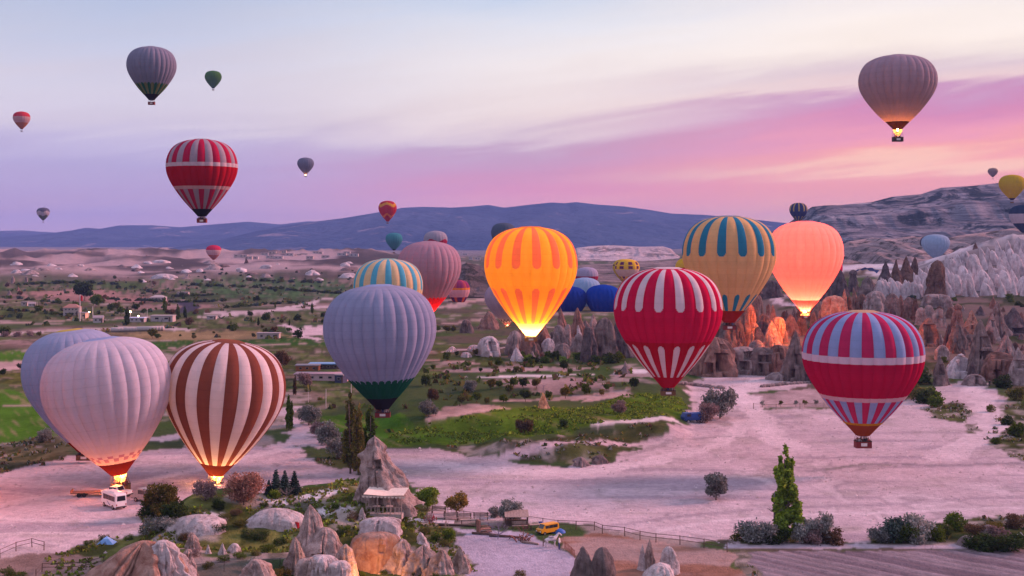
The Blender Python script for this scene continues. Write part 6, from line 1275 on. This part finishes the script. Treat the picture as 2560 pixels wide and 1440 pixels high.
house('tiny pale hut far out in the green plain', 530, 798, 9, 6, 3, 'flat', WALLW, 0, 1)
house('stone sheep shed with a dark doorway by the winding pale path', 672, 846, 18, 7, 4, 'flat', WALLS, 0, 3)
house('pale shed beside the bend in the valley', 458, 738, 16, 8, 4, 'flat', WALLS, 0, 2)
house('long rose walled farm building behind the striped balloon', 806, 950, 30, 8, 3.4, 'flat', WALLP, -.04, 5, rm=plain((.42, .28, .32), .8))
house('dark blue end shed of the rose walled farm', 852, 956, 5, 5, 4, 'flat', plain((.04, .05, .10), .7), -.3, 1)
house('open farm shed with a blue tarpaulin roof behind the rose walled farm', 815, 922, 20, 8, 3.0, 'flat', plain((.07, .055, .055), .8), 0, 4, rm=plain((.16, .34, .55), .6))
house('farm store stacked with orange goods behind the rose walled farm', 770, 926, 14, 7, 3, 'flat', plain((.26, .10, .04), .8), .02, 3)
for i in range(30):
    px = random.uniform(560, 900) if i % 3 else random.uniform(1060, 1200); house('tiny pale house of the distant town under the blue mountain', px, random.uniform(632, 650), random.uniform(14, 28), 14, random.uniform(6, 9), 'flat', WALLW if i % 2 else WALLS, 0, 2, False, group='houses of the distant town')
# white wrapped bales along the meadow edge
for i in range(16):
    px = 290 + i * 7.2; g = ground(px, 830 - i * .22); b = MB(); b.lathe([(.001, -2.1), (.95, -2.1), (1.05, -1.9), (1.05, 1.9), (.95, 2.1), (.001, 2.1)], 10); o = b.obj('bale', [WALLW], None, g + Vector((0, 0, 1.0)), (0, pi / 2, random.uniform(-.1, .1)), True); tag(o, 'white wrapped bale, ' + 'first second third fourth fifth sixth seventh eighth ninth tenth eleventh twelfth thirteenth fourteenth fifteenth sixteenth'.split()[i] + ' from the left in the long row', 'bale', 'white bales in a row')
# ------------------------------------------------------------------ canopy pavilion at the church like cone
def mid(px, yb): return ground(px, yb)
g = ground(966, 1280)
pv_ = thing('pavilion', 'cream canopy on posts over a small terrace at the foot of the pointed cone', 'pavilion', g, (0, 0, R(-8)))
b = MB(); n = 8; vs = []
for j in range(5):
    for i in range(n + 1): x = -2.5 + 5 * i / n; y = -1.5 + 3 * j / 4; vs.append((x, y, 2.25 + .35 * (y + 1.5) / 3 - .22 * sin(pi * i / n) * sin(pi * j / 4) + .12 * abs(x) / 2.5))
fs = [(j * (n + 1) + i, j * (n + 1) + i + 1, (j + 1) * (n + 1) + i + 1, (j + 1) * (n + 1) + i) for j in range(4) for i in range(n)]; b.add(vs, fs); b.add([(x, y, z + .05) for x, y, z in vs], [q[::-1] for q in fs])
b.obj('canopy', [plain((.70, .60, .50), .8)], pv_, smooth=True)
b = MB()
for i in range(12): x = -2.5 + 5 * i / 11; b.add([(x - .22, -1.51, 2.26), (x + .22, -1.51, 2.26), (x + .12, -1.53, 2.02), (x - .12, -1.53, 2.02)], [(0, 1, 2, 3)])
b.obj('valance', [plain((.62, .5, .42), .8)], pv_)
for x in (-2.2, -.8, .8, 2.2): b = MB(); b.tube([(x, -1.4, -.5), (x, -1.4, 2.25)], .06); b.obj('post', [WOODP], pv_)
b = MB(); b.box(-2.2, 2.2, -1.3, 1.4, -.6, .03); b.obj('terrace', [WALLS], pv_)
for k in range(9): x = -2.1 + k * .5; b = MB(); b.box(x - .03, x + .03, -1.36, -1.31, .03, .85); b.obj('baluster', [WALLW], pv_)
b = MB(); b.box(-2.2, 2.1, -1.38, -1.3, .86, .93); b.obj('handrail', [WOODP], pv_)
for k, x in enumerate((-1.2, .4)):
    t_ = thing('table', ('small table under the canopy near its sunny end', 'small table under the canopy near the rock')[k], 'table', g + Vector((x, -.2, .03))); b = MB(); b.lathe([(.001, .72), (.45, .72), (.45, .77), (.001, .77)], 14); b.obj('table_top', [WALLW], t_); b = MB(); b.tube([(0, 0, 0), (0, 0, .72)], .05); b.obj('leg', [DARKP], t_)
# flags, poles, lamps
def pole(label, px, yb, hpx, r, mat, flag=None, name='pole', cat='pole', lamp=False, arm=False):
    g = ground(px, yb); h = hpx * g.y / F; o = thing(name, label, cat, g); b = MB(); b.tube([(0, 0, -.3), (0, 0, h)], r, r * .7, 8); b.obj('mast', [mat], o)
    if flag:
        b = MB(); c, fw, fh = flag; n = 6; vs = [(r + fw * i / n, .12 * fw * sin(i * 1.3), h - .3 - fh * j - .25 * fw * (i / n) ** 1.5) for j in (0, 1) for i in range(n + 1)]; b.add(vs, [(i, i + 1, n + 2 + i, n + 1 + i) for i in range(n)]); b.obj('flag', [plain(c, .8)], o)
    if arm: b = MB(); b.tube([(0, 0, h), (1.2 * r * 10, 0, h + .1)], r * .6); b.obj('arm', [mat], o)
    if lamp:
        b = MB(); b.lathe([(.001, -.35), (.35, -.2), (.4, .1), (.001, .35)], 12); b.obj('lamp_head', [emit((1, .72, .35), lamp)], o, (0, -.1, h))
    return o
FP = plain((.55, .5, .5), .5)
pole('tall flagpole with a red flag beside the stone house in the valley', 200, 803, 66, .28, FP, ((.5, .02, .03), 1.0, 2.6), 'flagpole', 'flagpole')
pole('short pole with a red flag on the horn shaped peak', 737, 1322, 24, .04, FP, ((.5, .015, .02), .5, .75), 'flagpole', 'flagpole')
pole('white mast with a small red flag on the slope of the white hump', 413, 1318, 26, .04, WALLW, ((.45, .04, .03), .3, .5), 'flagpole', 'flagpole')
pole('pale wooden pole left of the poplars behind the farm track', 815, 1022, 50, .10, FP); pole('pale wooden pole under the edge of the lavender balloon', 878, 996, 46, .10, FP)
pole('thin mast in the orchard meadow behind the grey willow', 771, 1006, 26, .07, FP)
pole('street lamp glowing above the broad poplar in the valley', 326, 800, 21, .18, FP, name='street_lamp', cat='street lamp', lamp=40); pole('small lit lamp over the lower white hall', 346, 802, 12, .12, FP, name='street_lamp', cat='street lamp', lamp=14); pole('small lit lamp near the peach annex', 223, 790, 10, .12, FP, name='street_lamp', cat='street lamp', lamp=12)
pole('tall thin mast beside the stone house annex', 232, 790, 24, .2, FP); pole('thin mast over the roadside trees', 368, 796, 26, .12, FP); pole('thin mast near the white hut on the far left slope', 93, 770, 16, .12, FP)
pole('black lamp post before the orange lit wall', 966, 1418, 66, .035, DARKP, name='lamp_post', cat='lamp post'); pole('dark stake of the wire fence before the orange lit wall', 943, 1416, 20, .05, DARKP, name='fence_stake', cat='stake')
L = D.lights.new('wall_lamp', 'POINT'); L.energy = 750; L.color = (1, .36, .10); L.shadow_soft_size = .15
g = ground(934, 1462); wl = thing('wall_lamp', 'low lamp that lights the rock wall orange', 'lamp', g); b = MB(); b.lathe([(.06, 0), (.06, .3), (.11, .32), (.11, .45), (.02, .5)], 10); b.obj('lamp_body', [DARKP], wl); b = MB(); b.lathe([(.001, .33), (.09, .36), (.001, .44)], 8); b.obj('bulb', [emit((1, .55, .2), 30)], wl); ob('lamp_light', L, wl, (0, .35, .9))
# tent
g = ground(267, 1358); b = MB(); b.add([(-1.1, -.8, 0), (1.1, -.8, 0), (1.1, .8, 0), (-1.1, .8, 0), (0, 0, .95), (-.4, -.5, .65), (.4, -.5, .65)], [(0, 1, 6, 5), (5, 6, 4), (1, 2, 4, 6), (2, 3, 4), (3, 0, 5, 4)]); tn = thing('tent', 'small blue dome tent in the grass near the rail fence', 'tent', g); b.obj('canopy', [plain((.22, .42, .75), .7)], tn); b = MB(); b.add([(-.3, -.82, .02), (.3, -.82, .02), (0, -.70, .42)], [(0, 1, 2)]); b.obj('door_flap', [plain((.12, .22, .42), .7)], tn)
g = ground(2165, 690); b = MB(); n = 10; vs = [(-8 + 16 * i / n, -3 + 3 * j, 3.5 + 2.2 * sin(pi * i / n) - .8 * j + .4 * sin(i * 2.1 + j)) for j in range(3) for i in range(n + 1)]; b.add(vs, [(j * 11 + i, j * 11 + i + 1, j * 11 + 12 + i, j * 11 + 11 + i) for j in range(2) for i in range(n)]); tag(b.obj('tarpaulin', [plain((.05, .16, .5), .6)], None, g), 'crumpled blue tarpaulin spread behind the dark knobbed rock', 'tarpaulin')
# ------------------------------------------------------------------ fences and yard furniture
def fence(label, pts, step, h, mat, rails=(.55, 1.0), r=.05, name='fence'):
    gs = [ground(*p) for p in pts]; o = thing(name, label, 'fence', gs[0]); P = []
    for a, c in zip(gs[:-1], gs[1:]):
        n = max(1, int(round((c - a).length / step))); P += [a.lerp(c, k / n) for k in range(n)]
    P.append(gs[-1]); P = [Vector((p.x, p.y, float(Hgt(p.x, p.y)))) - gs[0] for p in P]
    pm = None
    b = MB(); b.tube([(0, 0, -.3), (0, 0, h + .08)], r * 1.3, r * 1.1, 6); pm = b.mesh('post', [mat])
    for p in P: ob('post', pm, o, p, (random.uniform(-.04, .04), random.uniform(-.04, .04), 0))
    for z in rails:
        for a, c in zip(P[:-1], P[1:]): b = MB(); b.tube([a + Vector((0, 0, z * h + random.uniform(-.03, .03))), c + Vector((0, 0, z * h + random.uniform(-.03, .03)))], r * .75, n=5); b.obj('rail', [mat], o)
    return o
fence('long brown rail fence between the yard and the dusty plain', pg(1395, 1322, 1486, 1326, 1506, 1334, 1562, 1340, 1600, 1350, 1640, 1356, 1700, 1362, 1760, 1370, 1818, 1380), 2.6, 1.15, WOOD)
fence('dark wire fence from the shelter to the fence corner', pg(1080, 1284, 1120, 1290, 1200, 1300, 1320, 1308, 1395, 1320), 3.0, 1.0, WOOD, (1.0,), .04)
fence('low rust picket fence at the corner of the yard', pg(1412, 1372, 1424, 1382, 1436, 1394), .5, .9, plain((.25, .10, .06), .8), (.35, .9), .035)
fence('brown rail fence round the sheepfold at the left', pg(0, 1396, 40, 1378, 80, 1368, 110, 1376), 2.6, 1.1, WOOD)
fence('rail fence of the lower sheepfold pen at the bottom edge', pg(90, 1446, 105, 1430, 180, 1428, 215, 1424, 260, 1412), 2.2, 1.0, WOOD)
fence('wire fence along the orange lit wall', pg(893, 1420, 930, 1424, 980, 1425, 1030, 1428, 1090, 1432), 3.4, 1.0, DARKP, (.55, 1.0), .025)
fence('wire fence across the bottom slope below the tuff hillside', pg(480, 1436, 560, 1430, 640, 1424, 700, 1420), 3.2, 1.0, DARKP, (1.0,), .025)
fence('garden fence of the walled garden before the cave dwellings', pg(1884, 1022, 1940, 1024, 2000, 1022, 2060, 1020), 4.5, 1.3, WOODP, (.9,), .07)
def bench(label, px, yb, rz, w=2.2):
    g = ground(px, yb); o = thing('bench', label, 'bench', g, (0, 0, rz))
    for k in range(3): b = MB(); b.box(-w / 2, w / 2, -.24 + k * .17, -.1 + k * .17, .42, .47); b.obj('seat_slat', [WOODP], o)
    for k in range(3): b = MB(); b.box(-w / 2, w / 2, .27, .31, .55 + k * .17, .68 + k * .17); b.obj('back_slat', [WOODP], o)
    for x in (-w / 2 + .15, w / 2 - .15):
        b = MB(); b.box(x - .05, x + .05, -.25, -.17, 0, .42); b.obj('leg', [WOOD], o); b = MB(); b.box(x - .05, x + .05, .22, .30, 0, 1.05); b.obj('leg', [WOOD], o)
    return o
bench('wooden bench below the golden tipped tree', 1128, 1300, .2); bench('wooden bench next to the golden tipped tree on its far side', 1160, 1302, .1); bench('brown bench standing alone by the post', 1202, 1300, 0); bench('bench half hidden by the bright green tree', 1096, 1284, -.2)
bench('bench in front of the wooden shelter roof', 1300, 1322, .1)
# carved timber seat
g = ground(1200, 1334); st = thing('timber_seat', 'rough timber seat with a tall carved back in the yard', 'seat', g, (0, 0, R(25)))
for nm, bx in (('seat_plank', (-.1, 1.5, -.4, .4, .5, .62)), ('back_plank', (-.35, -.1, -.45, .45, 0, 1.9)), ('foot_plank', (.1, 1.7, -.3, .3, .12, .25)), ('arm_plank', (0, 1.4, .42, .52, .85, .95)), ('arm_plank', (0, 1.4, -.52, -.42, .85, .95))): b = MB(); b.box(*bx); b.obj(nm, [plain((.24, .13, .10), .85, var=.3)], st)
# shelter with a plank roof
g = ground(1290, 1316); sh = thing('shelter', 'low wooden shelter with a plank roof beneath the leaning grey tree', 'shelter', g, (0, 0, .05))
for k in range(8): b = MB(); b.add([(-1.6 + k * .42, -1.1, 1.5), (-1.2 + k * .42, -1.1, 1.5), (-1.2 + k * .42, 1.1, 2.05), (-1.6 + k * .42, 1.1, 2.05), (-1.6 + k * .42, -1.1, 1.56), (-1.2 + k * .42, -1.1, 1.56), (-1.2 + k * .42, 1.1, 2.11), (-1.6 + k * .42, 1.1, 2.11)], [(3, 2, 1, 0), (4, 5, 6, 7), (0, 1, 5, 4), (2, 3, 7, 6), (1, 2, 6, 5), (3, 0, 4, 7)]); b.obj('roof_plank', [WOODP], sh)
for x in (-1.5, 1.6):
    for y, z in ((-1, 1.5), (1, 2.03)): b = MB(); b.box(x - .06, x + .06, y - .06, y + .06, 0, z); b.obj('post', [WOOD], sh)
b = MB(); b.box(-1.4, 1.5, .4, .95, 0, .8); b.obj('back_wall', [WOOD], sh)
# table, logs, heap, tarp bundle, boat shaped trough
for k, (px, yb, lb) in enumerate(((1240, 1318, 'long plank table by the bare bluish tree'), (1172, 1312, 'plank table behind the timber seat'), (1345, 1324, 'plank table next to the blue drum'))):
    g = ground(px, yb); t_ = thing('table', lb, 'table', g, (0, 0, .1 * k)); b = MB(); b.box(-1.2, 1.2, -.4, .4, .7, .77); b.obj('table_top', [WOODP], t_)
    for x in (-1, 1):
        for y in (-.3, .3): b = MB(); b.box(x - .04, x + .04, y - .04, y + .04, 0, .7); b.obj('leg', [WOOD], t_)
b = MB(); b.lathe([(.001, 0), (.3, 0), (.31, .3), (.3, .32), (.31, .6), (.3, .88), (.001, .9)], 14); tag(b.obj('drum', [plain((.03, .04, .18), .4)], None, ground(1352, 1320), smooth=True), 'dark blue drum just behind the yellow van', 'drum')
b = MB(); b.lathe([(1.0, 0), (.9, .3), (.5, .55), (.001, .62)], 12, sx=1.0, sy=.6); tag(b.obj('tarpaulin_bundle', [plain((.03, .12, .42), .6)], None, ground(1396, 1332), smooth=True), 'blue tarpaulin bundle beside the yellow van', 'bundle')
for k, (px, yb, l_, rz, lb) in enumerate(((1268, 1344, 5, -.25, 'long mossy log lying between the two bare trees'), (1325, 1360, 2.5, -.5, 'pale split log near the reddish bare tree'), (1150, 1316, 6, -.1, 'dark border log along the upper side of the yard'), (1215, 1338, 4, -.3, 'short border log by the timber seat'))):
    b = MB(); b.tube([(-l_ / 2, 0, .16), (0, .06, .18), (l_ / 2, 0, .14)], .17, .13, 8); tag(b.obj('log', [WOOD if k != 1 else WOODP], None, ground(px, yb), (0, 0, rz), True), lb, 'log')
for k in range(14):
    px = 1298 + random.uniform(-14, 22); yb = 1352 + random.uniform(-6, 6); g = ground(px, yb); b = MB(); a = random.uniform(0, 6.28); b.tube([(0, 0, .1), (cos(a) * .8, sin(a) * .8, random.uniform(.3, 1.0)), (cos(a) * 1.4, sin(a) * 1.4, random.uniform(.2, .8))], .09, .05, 5); tag(b.obj('branch', [plain((.20, .09, .075), .85)], None, g, (0, 0, 0), True), 'dead reddish branch in the heap under the reddish bare tree', 'branch', 'branches in the heap')
pole('leaning dark stake beside the white horse', 1358, 1366, 24, .07, WOOD, name='stake', cat='stake')
# tripod swing pole
g = ground(1115, 1318); sw = thing('swing_frame', 'thin pale pole on tripod feet with a long slanting beam', 'frame', g); b = MB(); b.tube([(0, 0, 0), (0, 0, 2.7)], .05); b.obj('mast', [WOODP], sw); b = MB(); b.tube([(-2.2, 0, 2.3), (.25, 0, 2.8)], .045); b.obj('beam', [WOODP], sw)
for a in (.3, 2.4, 4.5): b = MB(); b.tube([(cos(a) * .45, sin(a) * .45, 0), (0, 0, .9)], .03); b.obj('leg', [WOODP], sw)
for k in range(9): g = ground(1075, 1314); b = MB(); a = random.uniform(0, 6.28); r = random.uniform(.3, 1.0); b.add([(0, 0, 0), (.09, .02, 0), (.12, .05, -.5), (.02, .03, -.5)], [(0, 1, 2, 3)]); tag(b.obj('ribbon', [plain((.55, .015, .05), .7)], None, g + Vector((cos(a) * r, sin(a) * r - .4, random.uniform(.9, 1.7)))), 'red ribbon hanging in the small blossoming tree', 'ribbon', 'red ribbons in the blossoming tree')
# paved terrace by the canopy cone
g = ground(1010, 1298)
b = MB(); k = 0
for i in range(9):
    for j in range(3): x = i * .85 - .3; y = -j * .7 + i * -.25; z = float(Hgt(g.x + x, g.y + y)) - g.z + .08 + random.uniform(0, .05); b.box(x, x + .8, y, y + .65, z - .3, z)
tag(b.obj('terrace', [plain((.50, .45, .47), .8, var=.2)], None, g), kind='structure')
# dry stone wall of the square
for (lb, pts, nst) in (('dry stone wall round the bend of the dusty square', pg(1690, 958, 1730, 962, 1770, 968, 1806, 972), 26), ('dry stone wall along the top of the walled garden', pg(1905, 968, 1960, 962, 2020, 958), 22)):
    gs = [ground(*p) for p in pts]; o = thing('stone_wall', lb, 'wall', gs[0]); b = MB(); b.lathe([(.001, 0), (.7, .05), (.75, .5), (.4, .8), (.001, .82)], 7); sm_ = b.mesh('stone', [PALE])
    for k in range(nst):
        t = k / (nst - 1) * (len(gs) - 1); i = min(int(t), len(gs) - 2); p = gs[i].lerp(gs[i + 1], t - i); ob('stone', sm_, o, p - gs[0] + Vector((0, random.uniform(-.3, .3), -.1)), (random.uniform(-.2, .2), 0, random.uniform(0, 6)), (random.uniform(.9, 1.4), random.uniform(.7, 1), random.uniform(.7, 1.2)))
# ------------------------------------------------------------------ labels that tell repeats apart by the landmark they stand nearest to
def proj(o):
    p = o.location; return CX + p.x / p.y * F, HY - (p.z - CH) / p.y * F
ORD = 'nearest,second nearest,third nearest,fourth nearest,fifth nearest,sixth nearest,seventh nearest,eighth nearest,ninth nearest,tenth nearest,eleventh nearest,twelfth nearest,thirteenth nearest,fourteenth nearest,fifteenth nearest,sixteenth nearest,seventeenth nearest,eighteenth nearest,nineteenth nearest,twentieth nearest,twenty first nearest,twenty second nearest,twenty third nearest,twenty fourth nearest,twenty fifth nearest,twenty sixth nearest,twenty seventh nearest,twenty eighth nearest,twenty ninth nearest,thirtieth nearest'.split(',')
LM_FIELD = (('the solitary red cone', 1360, 1005), ('the grey orchard willow', 1176, 972), ('the white topped knob', 1225, 880), ('the crimson balloon basket', 1668, 980), ('the lavender balloon', 1000, 930), ('the mauve field bush', 1546, 1028), ('the white pyramid rock', 1563, 925), ('the pale willow', 1072, 1036), ('the sugarloaf rock', 1293, 896))
LM_RIDGE = (('the sugarloaf rock', 1293, 896), ('the smooth pale hump', 1404, 888), ('the massive broad chimney', 1512, 895), ('the orange balloon basket', 1327, 853), ('the tall dark pillar', 1478, 900), ('the egg shaped boulder', 1370, 880))
LM_VALLEY = (('the flagpole', 200, 800), ('the stone house', 181, 780), ('the long white hall', 408, 800), ('the white farmhouse', 396, 750), ('the asphalt bend', 465, 765), ('the sheep shed', 672, 842), ('the cherry red balloon', 534, 640), ('the street lamp', 326, 795), ('the little white hut', 80, 764), ('the great dark tree', 212, 745), ('the lone dark poplar', 780, 780), ('the jagged brown crag', 616, 675), ('the castle rock', 366, 650), ('the striped cream balloon', 970, 720), ('the white leaning rock', 24, 735), ('the yellow crown', 195, 825), ('the pale pillar', 32, 700), ('the fan shaped mound', 525, 680))
LM_SLOPE = (('the arched chimney', 2346, 800), ('the rust coloured cone', 2428, 820), ('the white roofed cave house', 2402, 930), ('the pale tent rock', 2516, 880), ('the brown sentinel', 2341, 740), ('the pink stone hat', 2393, 770), ('the tallest rock house', 2456, 920), ('the low dwelling', 2492, 940), ('the striped balloon crown', 2157, 777), ('the blue tarpaulin', 2165, 690), ('the powder blue balloon', 2339, 640), ('the brown pyramid', 2438, 630), ('the purplish cone', 2536, 820))
LM_SQUARE = (('the pink balloon basket', 2013, 795), ('the blocky orange tower', 1946, 830), ('the tan balloon basket', 1823, 820), ('the tallest pinkish column', 1868, 820), ('the slit window chimney', 1990, 900), ('the big pinkish dome', 1786, 900), ('the walled garden fence', 1980, 1020))
LM_KNOLL = (('the horn shaped peak', 780, 1330), ('the canopy', 962, 1250), ('the whaleback rock', 952, 1320), ('the white hump', 500, 1300), ('the white mound', 690, 1290), ('the blue tent', 267, 1355), ('the fresh green shrub', 1122, 1345), ('the tent like rocks', 545, 1375), ('the silvery shrub', 636, 1425), ('the white mast', 413, 1310), ('the pale hillside', 400, 1400), ('the slanting boulder', 1060, 1350))
LM_PATH = (('the white roofed cave house', 2402, 930), ('the striped balloon', 2230, 960), ('the low dwelling', 2492, 940), ('the grassy island', 2370, 1030))
NEARBY = {'orchard trees on the terraced slope': LM_FIELD, 'trees on the far valley floor': LM_VALLEY, 'bushes of the far hedge rows': LM_VALLEY, 'bushes of the hazy plain': LM_VALLEY, 'far badland humps': LM_VALLEY, 'houses of the distant town': LM_VALLEY, 'white cones of the chalk ridge': LM_SLOPE, 'small rock stumps on the chimney slope': LM_SLOPE,
          'dark shrubs on the chimney slope': LM_SLOPE, 'small rocks below the orange balloon': LM_RIDGE, 'green shrubs below the rock ridge': LM_RIDGE, 'small chimneys behind the dwellings': LM_SQUARE, 'bushes lining the path to the cave houses': LM_PATH, 'saplings in the walled garden': LM_SQUARE, 'white stones in the grass': LM_KNOLL}
SHORT = {'orchard trees on the terraced slope': 'small orchard tree', 'trees on the far valley floor': 'dark valley tree', 'bushes of the far hedge rows': 'dark hedge bush', 'bushes of the hazy plain': 'dot like bush', 'far badland humps': 'low pale hump', 'houses of the distant town': 'tiny pale house', 'white cones of the chalk ridge': 'white chalk cone', 'small rock stumps on the chimney slope': 'small rock stump',
         'dark shrubs on the chimney slope': 'dark slope shrub', 'small rocks below the orange balloon': 'small ridge rock', 'green shrubs below the rock ridge': 'leafy green shrub', 'small chimneys behind the dwellings': 'small chimney', 'bushes lining the path to the cave houses': 'dark path bush', 'saplings in the walled garden': 'tiny garden sapling', 'white stones in the grass': 'white stone'}
GR = {}
for o in SC.objects:
    if o.parent is None and o.get('group'): GR.setdefault(o['group'], []).append(o)
for gname, obs in GR.items():
    if gname in NEARBY: lm, short = NEARBY[gname], SHORT[gname]
    elif gname.endswith('shrubs of the grassy knoll'): lm, short = LM_KNOLL, gname.replace(' shrubs of the grassy knoll', '') + ' knoll shrub'
    else: continue
    B = {}
    for o in obs:
        x, y = proj(o); q = min(lm, key=lambda l: (l[1] - x) ** 2 + (l[2] - y) ** 2 * 2.5); dx, dy = x - q[1], y - q[2]
        side = ('to the right of ' if dx > 0 else 'to the left of ') if abs(dx) > abs(dy) * 1.3 else ('in front of ' if dy > 0 else 'behind ')
        B.setdefault((side, q[0]), []).append((dx * dx + dy * dy, o))
    for (side, nm), l in B.items():
        l.sort(key=lambda t: t[0])
        for k, (_, o) in enumerate(l): o['label'] = short + ', ' + (ORD[min(k, len(ORD) - 1)] if len(l) > 1 else 'only one') + ' ' + side + nm
# ------------------------------------------------------------------ haze
HD = 6.5e-5
hm, ht, ho = newmat('air'); pv = ht.nodes.new('ShaderNodeVolumePrincipled')
pv.inputs['Color'].default_value = lin(150, 178, 255) + (1,); pv.inputs['Density'].default_value = HD; pv.inputs['Anisotropy'].default_value = 0.0
ht.links.new(pv.outputs[0], ho.inputs['Volume'])
hb = MB().box(-14000, 14000, -3500, 14000, -40, 330)
tag(hb.obj('haze', [hm]), kind='stuff')
